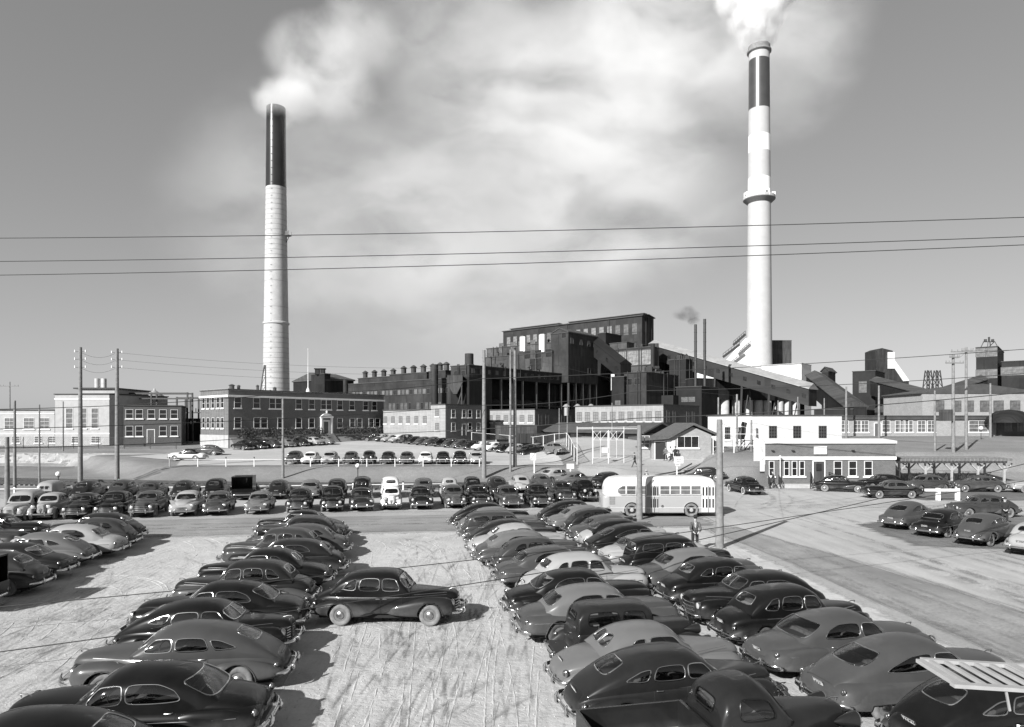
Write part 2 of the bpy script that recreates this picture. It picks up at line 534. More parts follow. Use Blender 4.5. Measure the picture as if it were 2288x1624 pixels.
def build_proto(sp):
    """turn a spec into a list of Parts (shared by every copy)"""
    P = []
    pnt = PAINT['K']
    wr, wx0, wx1, wy = sp.get('wr', .355), sp['wf'], sp['wb'], sp.get('wy', .70)
    arch = sp.get('arch', .42)
    skirt = sp.get('skirt', False)
    def wheelcut(x, y, z):
        if abs(y) < wy-.14: return False
        if (x-wx0)**2+(z-wr)**2 < arch**2: return True
        if not skirt and (x-wx1)**2+(z-wr)**2 < arch**2: return True
        if skirt and (x-wx1)**2+(z-wr)**2 < arch**2 and z < wr+.10: return True
        return False
    hull = Hull(sp['hull'], sp.get('hn', 3.4), sp.get('hm', 3.8))
    mb = MB(); hull.grid(mb, 64, 48, wheelcut if sp.get('pontoon') else None)
    P.append(Part('body', mb.mesh('body', [pnt], 35), paint='body'))
    if sp.get('pontoon'):
        for sg in (-1, 1):
            for wx in (wx0, wx1):
                mb = MB(); pts = []
                for i in range(25):
                    a = -.25+(PI+.5)*i/24
                    x, z = wx+arch*math.cos(a), wr+arch*math.sin(a)
                    if skirt and wx == wx1 and z > wr+.10: z = wr+.10
                    pts.append((x, sg*(hull.half(x, max(z, hull.zb(x)+.03))+.004), z))
                mb.tube(pts, .017, 6)
                P.append(Part('wheel_arch', mb.mesh('wheel_arch', [pnt]), paint='body'))
    # underbody so that no light shows through below
    mb = MB(); mb.box(sp['wb']-.75, sp['wf']+.55, -.60, .60, .22, .50)
    P.append(Part('underbody', mb.mesh('underbody', [UNDER])))
    # fenders of the older kind
    for nm, kk in (('front_fender', 'ff'), ('rear_fender', 'rf')):
        if kk in sp:
            for sg in (-1, 1):
                ks = sp[kk]   # (x, yc, hw, zb, zt)
                yc = pchip([(k[0], sg*k[1]) for k in ks])
                fh = Hull([(k[0], k[2], k[3], k[4]) for k in ks], 2.3, 2.2, yc)
                mb = MB()
                def cut(x, y, z, sg=sg):
                    return y*sg > wy-.10 and wheelcut(x, y, z)
                fh.grid(mb, 46, 30, cut)
                if not (kk == 'rf' and skirt):
                    wx = wx0 if kk == 'ff' else wx1
                    pts = []
                    for i in range(25):
                        a = -.35+(PI+.7)*i/24
                        x, z = wx+arch*math.cos(a), wr+arch*math.sin(a)
                        zz = max(z, fh.zb(x)+.03)
                        pts.append((x, fh.yc(x)+sg*(fh.half(x, zz)+.002), zz))
                    mb.tube(pts, .017, 6)
                P.append(Part(nm, mb.mesh(nm, [pnt], 35), paint='fender'))
    if 'hood' in sp:
        hd = Hull(sp['hood'], sp.get('hoodn', 2.6), 2.4)
        mb = MB(); hd.grid(mb, 30, 28)
        P.append(Part('hood', mb.mesh('hood', [pnt], 35), paint='body'))
    if 'deck' in sp:
        hd = Hull(sp['deck'], 2.8, 2.4)
        mb = MB(); hd.grid(mb, 26, 28)
        P.append(Part('trunk_lid', mb.mesh('trunk_lid', [pnt], 35), paint='body'))
    # cabin
    bz = sp.get('belt')
    belt = pchip(bz) if bz else (lambda x: hull.zt(x)-.05)
    if 'cw' in sp: wid = pchip(sp['cw'])
    else: wid = lambda x: hull.w(x)*.965
    cab = Cabin(sp['roof'], belt, wid, sp.get('tum', .12), sp.get('cp', 4)*1.2, hull)
    sides = [smooth_poly(o, 2) for o in sp['side']]
    ws = smooth_poly(sp['ws'], 2) if 'ws' in sp else None
    rws = [smooth_poly(o, 2) for o in sp.get('rw', [])]
    fronts = ([(ws, False)] if ws else [])+[(o, True) for o in rws]
    mb = MB(); cab.shell(mb, sides, fronts)
    P.append(Part('roof', mb.mesh('roof', [pnt], 45), paint='roof'))
    fm = CHROME if sp.get('frames', True) else pnt
    for o in sides:
        for sg in (-1, 1):
            mb = MB()
            pane(mb, lambda q, sg=sg: cab.side_pts(q, sg, -.008), o)
            mb.mat(1); mb.tube(cab.side_pts(densify(o, .05), sg, .002), .013, 6, True)
            P.append(Part('side_window', mb.mesh('side_window', [GLASS, fm]), paint=None))
    if ws:
        mb = MB()
        pane(mb, lambda q: cab.front_pts(q, False, -.006), ws, 5)
        mb.mat(1); mb.tube(cab.front_pts(densify(ws, .05), False, .002), .014, 6, True)
        if sp.get('split', True):
            zs = [p[1] for p in ws]
            mb.tube(cab.front_pts([(0, min(zs)+(max(zs)-min(zs))*i/6) for i in range(7)], False, .004), .014, 6)
        P.append(Part('windshield', mb.mesh('windshield', [GLASS, fm])))
    for o in rws:
        mb = MB()
        pane(mb, lambda q: cab.front_pts(q, True, -.006), o, 5)
        mb.mat(1); mb.tube(cab.front_pts(densify(o, .05), True, .002), .015, 6, True)
        P.append(Part('rear_window', mb.mesh('rear_window', [GLASS, fm])))
    # seats, steering wheel, dark floor
    xs0, xs1 = sp.get('inner', (cab.x0+.75, cab.x1-.45))
    mb = MB()
    zf = belt((xs0+xs1)/2)+.012
    zt_ = max(hull.zt(x) for x in (xs0, (xs0+xs1)/2, xs1))+.012
    mb.box(xs0, xs1, -wid(xs0)*.86, wid(xs0)*.86, zt_-.02, zt_)
    mb.mat(1)
    for xx in sp.get('seats', (-.15, -1.05)):
        hz = sp.get('seatz', 1.16)
        for sg in (-1, 1):
            mb.box(xx-.14, xx+.02, sg*.34-.30, sg*.34+.30, zt_-.05, max(hz, zt_+.06))
    mb.mat(0)
    sx = sp.get('steer', sp.get('seats', (-.15,))[0]+.48)
    ring = [(sx+.05*math.cos(2*PI*i/16), .36+.19*math.cos(2*PI*i/16), max(1.10, zt_+.02)+.15*math.sin(2*PI*i/16)) for i in range(16)]
    mb.tube(ring, .013, 6, True)
    if rws:
        mb.mat(2); sx0 = cab.x0+.42; sx1 = sx0+.42
        zs = max(belt(sx0), hull.zt(sx0), belt(sx1), hull.zt(sx1))+.016
        if cab.zr(sx0) > zs+.05: mb.box(sx0, sx1, -cab.half(sx0, zs)+.06, cab.half(sx0, zs)-.06, zs-.02, zs)
    P.append(Part('seats', mb.mesh('seats', [INTER, CLOTH, SHELF], 30)))
    # chrome belt line, door seams, handles
    if 'trim' in sp:
        for x0, x1, z0, z1, rr in sp['trim']:
            for sg in (-1, 1):
                pts = []
                for i in range(21):
                    x = x0+(x1-x0)*i/20; z = z0+(z1-z0)*i/20
                    pts.append((x, sg*(hull.half(x, z)+.004), z))
                mb = MB(); mb.tube(pts, rr, 6)
                P.append(Part('trim_strip', mb.mesh('trim_strip', [CHROME]), opt=1))
    seam = MB()
    for x in sp.get('seams', []):
        for sg in (-1, 1):
            pts = []
            for i in range(14):
                z = .42+(belt(x)+.02-.42)*i/13
                pts.append((x, sg*(hull.half(x, z)+.0005), z))
            seam.tube(pts, .006, 4)
    if seam.v: P.append(Part('door_seam', seam.mesh('door_seam', [UNDER])))
    for x, z in sp.get('handles', []):
        for sg in (-1, 1):
            y = sg*(hull.half(x, z)+.02)
            mb = MB(); mb.tube([(-.07, 0, 0), (-.05, sg*.02, 0), (.05, sg*.025, 0), (.09, sg*.015, -.005)], [.008, .013, .012, .008], 6)
            P.append(Part('door_handle', mb.mesh('door_handle', [CHROME]), (x, y, z), opt=1))
    # lamps
    for (x, y, z, r, kind) in sp.get('heads', []):
        for sg in (-1, 1):
            mb = MB()
            M = Matrix.Translation((x, sg*y, z)) @ Matrix.Rotation(PI/2, 4, 'Y')
            mb.lathe([(r*1.18, -.05), (r*1.22, 0), (r*1.12, .025), (r, .028)], 18, M)
            mb.mat(1); mb.lathe([(r, .028), (r*.7, .045), (.001, .055)], 18, M)
            if kind == 'pod':
                mb.mat(2)
                mb.lathe([(.012, -.42), (r*.5, -.33), (r*.95, -.18), (r*1.2, -.05), (r*1.22, 0)], 18, M)
                mb.bar((x-.12, sg*y, z-.1), (x-.12, sg*(y-.1), z-.28), .05)
            P.append(Part('headlight', mb.mesh('headlight', [CHROME, LAMP, pnt]), paint='slot2' if kind == 'pod' else None))
    for (x, y, z, r) in sp.get('tails', []):
        for sg in (-1, 1):
            mb = MB(); mb.ball((x, sg*y, z), (.05, r, r*1.25), 12, 8)
            mb.mat(1); mb.ball((x+.035, sg*y, z), (.05, r*1.18, r*1.45), 12, 8)
            P.append(Part('taillight', mb.mesh('taillight', [REDL, CHROME])))
    # grille
    if 'grille' in sp:
        x0, hw, z0, z1, nb, bow, kind = sp['grille']
        mb = MB()
        if kind == 'h':
            for i in range(nb):
                z = z0+(z1-z0)*i/max(1, nb-1)
                ww = hw*(1-.12*abs(i-(nb-1)/2)/(nb/2))
                pts = [(x0-bow*abs(t)**2, t*ww, z) for t in np.linspace(-1, 1, 13)]
                mb.tube(pts, .020, 6)
            mb.mat(1); mb.box(x0-bow-.14, x0-.10, -hw*.9, hw*.9, z0-.02, z1+.02)
        else:
            for i in range(nb):
                t = -1+2*i/(nb-1)
                mb.tube([(x0-bow*abs(t)-.06*0, t*hw*.45, z0), (x0-bow*abs(t)+.03, t*hw*.8, (z0+z1)/2), (x0-bow*abs(t)-.10, t*hw, z1)], .013, 6)
            mb.mat(1); mb.box(x0-bow-.16, x0-bow-.02, -hw*.7, hw*.7, z0, z1-.06)
        P.append(Part('grille', mb.mesh('grille', [CHROME, UNDER])))
    fb = sp['fb']; rb = sp['rb']
    P.append(Part('front_bumper', bumper_mesh(*fb, sgn=1)))
    P.append(Part('rear_bumper', bumper_mesh(*rb, sgn=-1)))
    if 'orn' in sp:
        x, z = sp['orn']
        mb = MB(); mb.tube([(x, 0, z-.01), (x+.02, 0, z+.05), (x-.10, 0, z+.055), (x-.22, 0, z+.02)], [.012, .022, .016, .006], 8)
        P.append(Part('hood_ornament', mb.mesh('hood_ornament', [CHROME]), opt=1))
    if 'plate' in sp:
        x, z, tilt = sp['plate']
        if 'bed_floor' not in [e.name for e in sp.get('extra', [])]:
            zt2 = max((hull.zt,)+((pchip([(k[0], k[3]) for k in sp['deck']]),) if 'deck' in sp else ()), key=lambda f: f(hull.x0+.12))
            lo = hull.x0 if 'deck' not in sp else min(hull.x0, min(k[0] for k in sp['deck']))
            x = lo
            while x < -1.2 and zt2(x) < z+.03: x += .01
            x -= .045; tilt = -.45
        mb = MB(); mb.box(-.008, .008, -.17, .17, -.08, .08)
        mb.mat(1)
        for zz in (-.072, .072): mb.box(-.0095, -.008, -.16, .16, zz-.004, zz+.004)
        tm = plate_text(sp.get('digits', '50764'))
        pl = Part('licence_plate', mb.mesh('licence_plate', [PLATEM, PLATEW], 0), (x, 0, z), (0, tilt, 0))
        pl.sub = [Part('lettering', tm)]
        P.append(pl)
    if 'board' in sp:
        x0, x1, y, z = sp['board']
        for sg in (-1, 1):
            mb = MB(); mb.box(x0, x1, min(sg*(y-.14), sg*(y+.12)), max(sg*(y-.14), sg*(y+.12)), z-.03, z+.02)
            P.append(Part('running_board', mb.mesh('running_board', [pnt]), paint='fender'))
    for ex in sp.get('extra', []): P.append(ex)
    # wheels
    for wx in (wx0, wx1):
        for sg in (-1, 1):
            P.append(Part('wheel', 'WHEEL', (wx, sg*(wy+.03), wr), (0, 0, 0 if sg > 0 else PI), sub=[Part('hubcap', WM['cap'])]))
    return P

def rot2(p, a):
    return Vector((p[0]*math.cos(a)-p[1]*math.sin(a), p[0]*math.sin(a)+p[1]*math.cos(a), 0))

def place_car(proto, loc, rz, body='K', roof=None, fender=None, label='', cat='car', group=None, name='parked_car', wheel='dusty', tilt=0.0, skip=(), caps=True):
    root = empty(name, loc, rz, label, cat, group)
    pm = {'body': PAINT[body], 'roof': PAINT[roof or body], 'fender': PAINT[fender or body]}
    for p in PROTO[proto]:
        if p.name in skip: continue
        me = WM[wheel] if p.mesh == 'WHEEL' else p.mesh
        o = bpy.data.objects.new(p.name, me)
        o.location = p.loc; o.rotation_euler = p.rot
        link(o, root)
        if p.paint and p.paint != 'slot2':
            o.material_slots[0].link = 'OBJECT'; o.material_slots[0].material = pm[p.paint]
        elif p.paint == 'slot2':
            o.material_slots[2].link = 'OBJECT'; o.material_slots[2].material = pm['fender']
        if caps or p.name == 'licence_plate':
            for q in p.sub:
                c = bpy.data.objects.new(q.name, q.mesh); c.location = q.loc; link(c, o)
    return root
# ------------------------------------------------------------------ the body types
FF40 = [(2.30, .56, .10, .46, .62), (2.22, .58, .20, .38, .80), (1.95, .61, .27, .32, .91), (1.5, .63, .265, .28, .93), (1.1, .655, .235, .28, .88), (.7, .69, .185, .30, .78), (.3, .71, .12, .34, .66), (.05, .68, .05, .4, .55)]
RF40 = [(-.38, .69, .05, .36, .46), (-.55, .72, .10, .32, .56), (-.8, .735, .14, .29, .71), (-1.2, .71, .195, .28, .83), (-1.6, .69, .20, .29, .83), (-2.05, .655, .17, .31, .73), (-2.38, .60, .10, .36, .56), (-2.46, .58, .05, .40, .50)]
def dz(keys, k):
    return keys
SPEC = {}
SPEC['fast40'] = dict(
    hull=[(-2.50,.30,.48,.60),(-2.42,.46,.40,.74),(-2.1,.62,.36,.92),(-1.6,.74,.32,1.02),(-1.0,.81,.30,1.06),(-.3,.83,.30,1.08),(.5,.81,.30,1.09),(.95,.74,.30,1.09),(1.5,.56,.30,1.07),(2.0,.42,.33,1.03),(2.30,.33,.38,.97),(2.40,.24,.45,.86)],
    roof=[(-2.38,.74),(-2.15,.95),(-1.8,1.19),(-1.4,1.40),(-1.0,1.525),(-.55,1.60),(-.1,1.615),(.25,1.575),(.5,1.47),(.75,1.28),(.98,1.06)], cp=4.0,
    ff=FF40, rf=RF40, wf=1.52, wb=-1.45,
    side=[[(.70,1.12),(.44,1.40),(.04,1.42),(.04,1.12)],[(-.04,1.12),(-.04,1.42),(-.68,1.40),(-.80,1.12)],[(-.92,1.12),(-.80,1.36),(-1.05,1.32),(-1.45,1.14)]],
    ws=[(-.62,1.12),(.62,1.12),(.54,1.42),(-.54,1.42)], rw=[[(-.40,1.19),(.40,1.19),(.34,1.43),(-.34,1.43)]],
    heads=[(2.24,.58,.72,.105,'f')], tails=[(-2.33,.60,.64,.05)], grille=(2.40,.52,.44,.80,6,.16,'h'),
    fb=(2.58,.84,.48,.14,.16), rb=(-2.62,.82,.48,.12,.18), orn=(2.32,1.0), plate=(-2.50,.80,-.55),
    trim=[(1.9,-1.5,.95,.95,.010)], seams=[.72,0.0,-.78], handles=[(.14,.93),(-.66,.93)])
SPEC['notch40'] = dict(
    hull=[(-2.42,.30,.48,.64),(-2.36,.48,.40,.80),(-2.1,.63,.36,.99),(-1.75,.71,.32,1.08),(-1.3,.78,.30,1.09),(-.3,.82,.30,1.09),(.5,.80,.30,1.10),(.95,.73,.30,1.10),(1.5,.56,.30,1.08),(2.0,.43,.33,1.04),(2.26,.36,.36,.99),(2.36,.28,.42,.90)],
    roof=[(-1.82,1.03),(-1.66,1.19),(-1.44,1.39),(-1.15,1.545),(-.7,1.625),(-.2,1.645),(.2,1.60),(.42,1.50),(.62,1.31),(.84,1.08)], cp=4.2,
    ff=FF40, rf=RF40, wf=1.50, wb=-1.42,
    side=[[(.56,1.14),(.36,1.42),(-.06,1.45),(-.06,1.14)],[(-.14,1.14),(-.14,1.45),(-.74,1.44),(-.82,1.14)],[(-.92,1.14),(-.86,1.42),(-1.10,1.38),(-1.38,1.18)]],
    ws=[(-.62,1.15),(.62,1.15),(.54,1.46),(-.54,1.46)], rw=[[(-.42,1.20),(.42,1.20),(.36,1.44),(-.36,1.44)]],
    heads=[(2.24,.58,.72,.105,'f')], tails=[(-2.34,.60,.68,.05)], grille=(2.40,.50,.44,.78,5,.16,'h'),
    fb=(2.56,.84,.46,.14,.16), rb=(-2.56,.82,.46,.12,.18), orn=(2.28,1.02), plate=(-2.46,.74,-.3),
    trim=[(2.0,-1.3,1.0,.98,.011),(2.0,-1.3,.94,.92,.009)], seams=[.58,-.10,-.86], handles=[(.03,.90),(-.20,.90)])
SPEC['tall40'] = dict(SPEC['notch40'],
    roof=[(-1.80,1.05),(-1.68,1.24),(-1.46,1.47),(-1.16,1.625),(-.7,1.70),(-.2,1.715),(.20,1.69),(.42,1.61),(.58,1.42),(.82,1.09)], cp=5.2, tum=.10,
    side=[[(.54,1.14),(.38,1.50),(-.06,1.53),(-.06,1.14)],[(-.14,1.14),(-.14,1.53),(-.76,1.52),(-.84,1.14)],[(-.94,1.14),(-.88,1.50),(-1.12,1.45),(-1.40,1.18)]],
    ws=[(-.64,1.15),(.64,1.15),(.57,1.54),(-.57,1.54)], rw=[[(-.42,1.24),(.42,1.24),(.37,1.50),(-.37,1.50)]], seatz=1.2)
SPEC['wagon40'] = dict(SPEC['tall40'],
    roof=[(-2.20,.98),(-2.12,1.28),(-1.96,1.52),(-1.6,1.635),(-1.0,1.68),(-.3,1.69),(.2,1.66),(.42,1.57),(.60,1.37),(.84,1.09)], cp=5.5, tum=.08,
    side=[[(.54,1.14),(.38,1.47),(-.06,1.50),(-.06,1.14)],[(-.14,1.14),(-.14,1.50),(-.84,1.50),(-.84,1.14)],[(-.94,1.14),(-.94,1.50),(-1.78,1.47),(-1.84,1.16)]],
    rw=[[(-.50,1.18),(.50,1.18),(.44,1.46),(-.44,1.46)]])
SPEC['panel40'] = dict(SPEC['wagon40'], side=[[(.54,1.14),(.38,1.47),(-.20,1.50),(-.20,1.14)]], rw=[[(-.36,1.22),(-.03,1.22),(-.03,1.44),(-.33,1.44)],[(.03,1.22),(.36,1.22),(.33,1.44),(.03,1.44)]],
    roof=[(-2.20,1.0),(-2.13,1.42),(-1.98,1.68),(-1.6,1.78),(-1.0,1.82),(-.3,1.82),(.16,1.76),(.40,1.62),(.60,1.38),(.84,1.09)])
SPEC['sedan40'] = dict(SPEC['notch40'],
    roof=[(-1.95,1.0),(-1.78,1.17),(-1.54,1.36),(-1.22,1.51),(-.7,1.595),(-.1,1.615),(.25,1.575),(.5,1.47),(.75,1.28),(.96,1.07)],
    side=[[(.66,1.14),(.42,1.41),(.02,1.43),(.02,1.14)],[(-.06,1.14),(-.06,1.43),(-.70,1.42),(-.98,1.30),(-1.12,1.14)]],
    rw=[[(-.46,1.17),(.46,1.17),(.40,1.42),(-.40,1.42)]], grille=(2.40,.55,.42,.76,4,.18,'h'),
    trim=[(1.9,-1.9,.96,.94,.010)], seams=[.68,-.02,-1.0])
SPEC['coupe40'] = dict(SPEC['fast40'],
    hull=[(-2.55,.30,.46,.58),(-2.46,.50,.40,.72),(-2.1,.68,.36,.91),(-1.6,.78,.32,1.03),(-1.0,.82,.30,1.09),(-.3,.83,.30,1.10),(.5,.81,.30,1.10),(.95,.74,.30,1.09),(1.5,.56,.30,1.07),(2.0,.42,.33,1.03),(2.30,.33,.38,.97),(2.40,.24,.45,.86)],
    roof=[(-1.50,1.03),(-1.30,1.24),(-1.02,1.45),(-.65,1.57),(-.2,1.61),(.2,1.58),(.46,1.48),(.7,1.29),(.92,1.07)],
    side=[[(.62,1.15),(.40,1.42),(-.24,1.44),(-.30,1.15)],[(-.40,1.15),(-.36,1.41),(-.62,1.38),(-.86,1.17)]],
    rw=[[(-.50,1.19),(-.04,1.16),(-.04,1.42),(-.34,1.43)],[(.04,1.16),(.50,1.19),(.34,1.43),(.04,1.42)]],
    trim=[(2.0,.9,.98,.98,.008),(2.0,.9,.93,.93,.008)], seams=[.62,-.36], handles=[(-.22,.95)], tails=[(-2.42,.64,.70,.06)], seats=(-.4,), inner=(-.95,.45), steer=.18)
SPEC['prewar36'] = dict(
    hull=[(-2.26,.36,.50,.72),(-2.16,.54,.42,.92),(-1.8,.67,.38,1.06),(-1.2,.73,.36,1.11),(-.4,.75,.36,1.13),(.4,.71,.36,1.14),(.75,.60,.36,1.14),(1.3,.42,.38,1.13),(1.85,.27,.42,1.11),(1.98,.17,.5,1.03)],
    roof=[(-2.06,.95),(-1.88,1.19),(-1.62,1.44),(-1.25,1.61),(-.8,1.69),(-.2,1.71),(.12,1.67),(.34,1.55),(.52,1.33),(.70,1.10)], cp=4.6,
    ff=[(2.20,.58,.07,.44,.54),(2.12,.59,.15,.40,.74),(1.75,.62,.19,.44,.90),(1.3,.63,.19,.36,.86),(.95,.64,.16,.28,.66),(.6,.66,.10,.27,.40)],
    rf=[(-.72,.67,.08,.27,.42),(-.98,.68,.15,.28,.68),(-1.35,.69,.18,.30,.86),(-1.75,.68,.18,.30,.80),(-2.1,.64,.14,.32,.62),(-2.3,.6,.06,.36,.46)],
    wf=1.42, wb=-1.42, wy=.66, board=(-.85,.72,.70,.29), frames=False, split=True,
    side=[[(.40,1.17),(.26,1.50),(-.12,1.53),(-.12,1.17)],[(-.20,1.17),(-.20,1.53),(-.76,1.53),(-.84,1.17)],[(-.94,1.18),(-.90,1.50),(-1.18,1.46),(-1.44,1.22)]],
    ws=[(-.52,1.20),(.52,1.20),(.46,1.52),(-.46,1.52)], rw=[[(-.36,1.24),(.36,1.24),(.30,1.44),(-.30,1.44)]],
    heads=[(1.98,.46,.94,.115,'pod')], tails=[(-2.18,.64,.72,.05)], grille=(1.98,.22,.46,1.06,9,.05,'v'),
    fb=(2.42,.80,.48,.10,.10), rb=(-2.46,.78,.48,.08,.10), orn=(1.94,1.10), plate=(-2.30,.78,-.3), seams=[.42,-.16,-.88], handles=[(-.04,.98),(-.26,.98)], inner=(-1.5,.3), seats=(-.25,-1.05), seatz=1.24)
SPEC['pon49'] = dict(pontoon=True, hn=4.6, hm=2.9,
    hull=[(-2.50,.58,.42,.66),(-2.44,.74,.35,.77),(-2.2,.85,.30,.87),(-1.6,.90,.27,.92),(-.6,.915,.26,.95),(.6,.915,.26,.97),(1.6,.90,.27,.95),(2.2,.84,.30,.91),(2.42,.74,.36,.83),(2.49,.60,.42,.72)],
    hood=[(.78,.70,.70,1.05),(1.4,.62,.70,1.07),(2.0,.50,.68,1.04),(2.32,.40,.66,.96),(2.46,.26,.66,.82)],
    deck=[(-1.25,.72,.70,1.02),(-1.6,.70,.68,1.035),(-2.1,.62,.66,.98),(-2.38,.50,.60,.86),(-2.50,.34,.58,.70)],
    belt=[(-1.80,.96),(-1.2,.95),(0,.95),(1.02,.97)], cw=[(-1.80,.62),(-1.4,.75),(-.6,.81),(.4,.81),(1.02,.70)],
    roof=[(-1.80,.99),(-1.62,1.16),(-1.36,1.36),(-1.0,1.50),(-.5,1.57),(0,1.58),(.3,1.54),(.54,1.42),(.80,1.20),(1.02,1.0)], cp=4.0,
    wf=1.46, wb=-1.42, wy=.73, skirt=False,
    side=[[(.74,1.04),(.48,1.36),(.02,1.40),(.02,1.04)],[(-.05,1.04),(-.05,1.40),(-.66,1.39),(-.98,1.27),(-1.14,1.06)]],
    ws=[(-.66,1.06),(.66,1.06),(.57,1.39),(-.57,1.39)], rw=[[(-.58,1.09),(.58,1.09),(.50,1.38),(-.50,1.38)]],
    heads=[(2.38,.66,.76,.10,'f')], tails=[(-2.44,.70,.72,.05)], grille=(2.52,.66,.46,.66,4,.12,'h'),
    fb=(2.62,.90,.44,.12,.18,.12), rb=(-2.64,.90,.44,.12,.18,.12), orn=(2.30,1.0), plate=(-2.55,.70,-.2),
    trim=[(2.2,-2.2,.74,.70,.012)], seams=[.78,-.02,-1.04], handles=[(.12,.86),(-.90,.86)], seatz=1.06)
SPEC['ponfast'] = dict(SPEC['pon49'], skirt=True,
    roof=[(-2.46,.80),(-2.1,1.02),(-1.7,1.23),(-1.2,1.43),(-.7,1.55),(-.1,1.59),(.25,1.55),(.5,1.43),(.76,1.22),(1.0,1.0)],
    belt=[(-2.46,.76),(-2.0,.88),(-1.0,.95),(1.0,.97)], cw=[(-2.46,.44),(-2.0,.64),(-1.4,.75),(-.5,.81),(.4,.81),(1.0,.71)],
    rf=[(-.70,.80,.05,.34,.56),(-.95,.80,.10,.29,.76),(-1.4,.79,.135,.28,.84),(-1.9,.77,.13,.29,.80),(-2.3,.72,.09,.33,.68),(-2.48,.68,.04,.40,.54)],
    side=[[(.72,1.04),(.46,1.36),(-.08,1.40),(-.10,1.04)],[(-.18,1.04),(-.16,1.40),(-.72,1.35),(-1.20,1.17),(-1.36,1.06)]],
    rw=[[(-.52,1.14),(.52,1.14),(.44,1.40),(-.44,1.40)]], trim=[(2.2,-.6,.72,.70,.010)], seams=[.76,-.14], handles=[(-.04,.86)], orn=(2.3,1.0))
del SPEC['ponfast']['deck']
SPEC['big49'] = dict(SPEC['pon49'],
    rw=[[(-.66,1.06),(.66,1.06),(.60,1.42),(-.60,1.42)]], skirt=True,
    rf=[(-.70,.80,.05,.34,.56),(-.95,.80,.10,.29,.78),(-1.4,.79,.135,.28,.88),(-1.9,.77,.13,.29,.86),(-2.35,.72,.09,.33,.76),(-2.62,.68,.04,.40,.60)],
    deck=[(-1.3,.74,.70,1.03),(-1.7,.72,.68,1.04),(-2.2,.64,.66,.96),(-2.52,.50,.60,.82),(-2.64,.34,.58,.66)],
    hull=[(-2.62,.58,.42,.66),(-2.56,.74,.35,.77),(-2.2,.85,.30,.87),(-1.6,.90,.27,.92),(-.6,.915,.26,.95),(.6,.915,.26,.97),(1.6,.90,.27,.95),(2.2,.84,.30,.91),(2.42,.74,.36,.83),(2.49,.60,.42,.72)],
    rb=(-2.76,.90,.44,.12,.18,.14), tails=[(-2.55,.70,.74,.055)], plate=(-2.68,.70,-.2), grille=(2.52,.66,.44,.68,3,.12,'h'))
def spare_part():
    mb = MB(); r, w = .36, .15
    prof = [(r*.60,-w*.4),(r*.72,-w*.5),(r*.9,-w*.5),(r,-w*.15),(r,w*.15),(r*.9,w*.5),(r*.72,w*.5),(r*.60,w*.4)]
    M = Matrix.Translation((-1.86, 0, .78)) @ Matrix.Rotation(PI/2-.12, 4, 'Y')
    mb.lathe(prof, 28, M); mb.mat(1); mb.lathe([(r*.62,-w*.2),(.08,-w*.5),(.001,-w*.6)], 20, M); mb.lathe([(r*.62,w*.2),(.001,w*.3)], 20, M)
    return Part('spare_wheel', mb.mesh('spare_wheel', [RUBBER, CHROME2]))
SPEC['boxy32'] = dict(
    hull=[(-1.66,.50,.42,1.06),(-1.5,.66,.38,1.13),(-.4,.68,.38,1.14),(.4,.66,.38,1.15),(.66,.60,.38,1.15),(.95,.45,.42,1.14),(1.78,.34,.45,1.11),(1.84,.30,.50,1.06)],
    roof=[(-1.60,1.06),(-1.54,1.44),(-1.36,1.66),(-.9,1.73),(0,1.735),(.36,1.71),(.50,1.64),(.60,1.36),(.66,1.11)], cp=6.5, tum=.08,
    ff=[(2.12,.58,.05,.46,.54),(2.0,.59,.13,.50,.76),(1.6,.61,.16,.56,.90),(1.2,.62,.16,.44,.80),(.9,.63,.14,.30,.58),(.55,.65,.10,.27,.38)],
    rf=[(-.70,.66,.08,.27,.40),(-.95,.67,.14,.30,.66),(-1.3,.68,.16,.40,.84),(-1.7,.68,.15,.36,.74),(-2.0,.67,.10,.34,.52)],
    wf=1.42, wb=-1.38, wy=.66, board=(-.82,.68,.70,.28), frames=False, split=False,
    side=[[(.38,1.20),(.32,1.56),(-.30,1.58),(-.30,1.20)],[(-.40,1.20),(-.40,1.58),(-1.26,1.57),(-1.28,1.20)]],
    ws=[(-.52,1.22),(.52,1.22),(.48,1.58),(-.48,1.58)], rw=[[(-.34,1.28),(.34,1.28),(.34,1.52),(-.34,1.52)]],
    heads=[(1.98,.40,.92,.115,'pod')], tails=[(-1.90,.62,.66,.045)], grille=(1.86,.28,.50,1.06,10,.02,'v'),
    fb=(2.30,.78,.48,.06,.06,.06), rb=(-2.22,.76,.46,.04,.06,.06,.03,()), seams=[.40,-.36], handles=[(-.24,.98)], inner=(-1.3,.3), seats=(-.3,-1.0), seatz=1.26, steer=.12)
def bed_parts():
    out = []
    mb = MB()
    for sg in (-1, 1): mb.box(-2.62, -.72, min(sg*.70, sg*.75), max(sg*.70, sg*.75), .60, 1.04)
    mb.box(-.78, -.72, -.70, .70, .60, 1.06)
    out.append(Part('bed_side', mb.mesh('bed_side', [PAINT['D']], 30), paint='body'))
    mb = MB(); mb.box(-2.62, -.78, -.70, .70, .57, .61)
    out.append(Part('bed_floor', mb.mesh('bed_floor', [simple('bed_planks', .20, .9, 0, .5, 3)], 30)))
    mb = MB(); mb.box(-2.68, -2.64, -.74, .74, .60, 1.04)
    out.append(Part('tailgate', mb.mesh('tailgate', [PAINT['D']], 30), paint='body'))
    return out
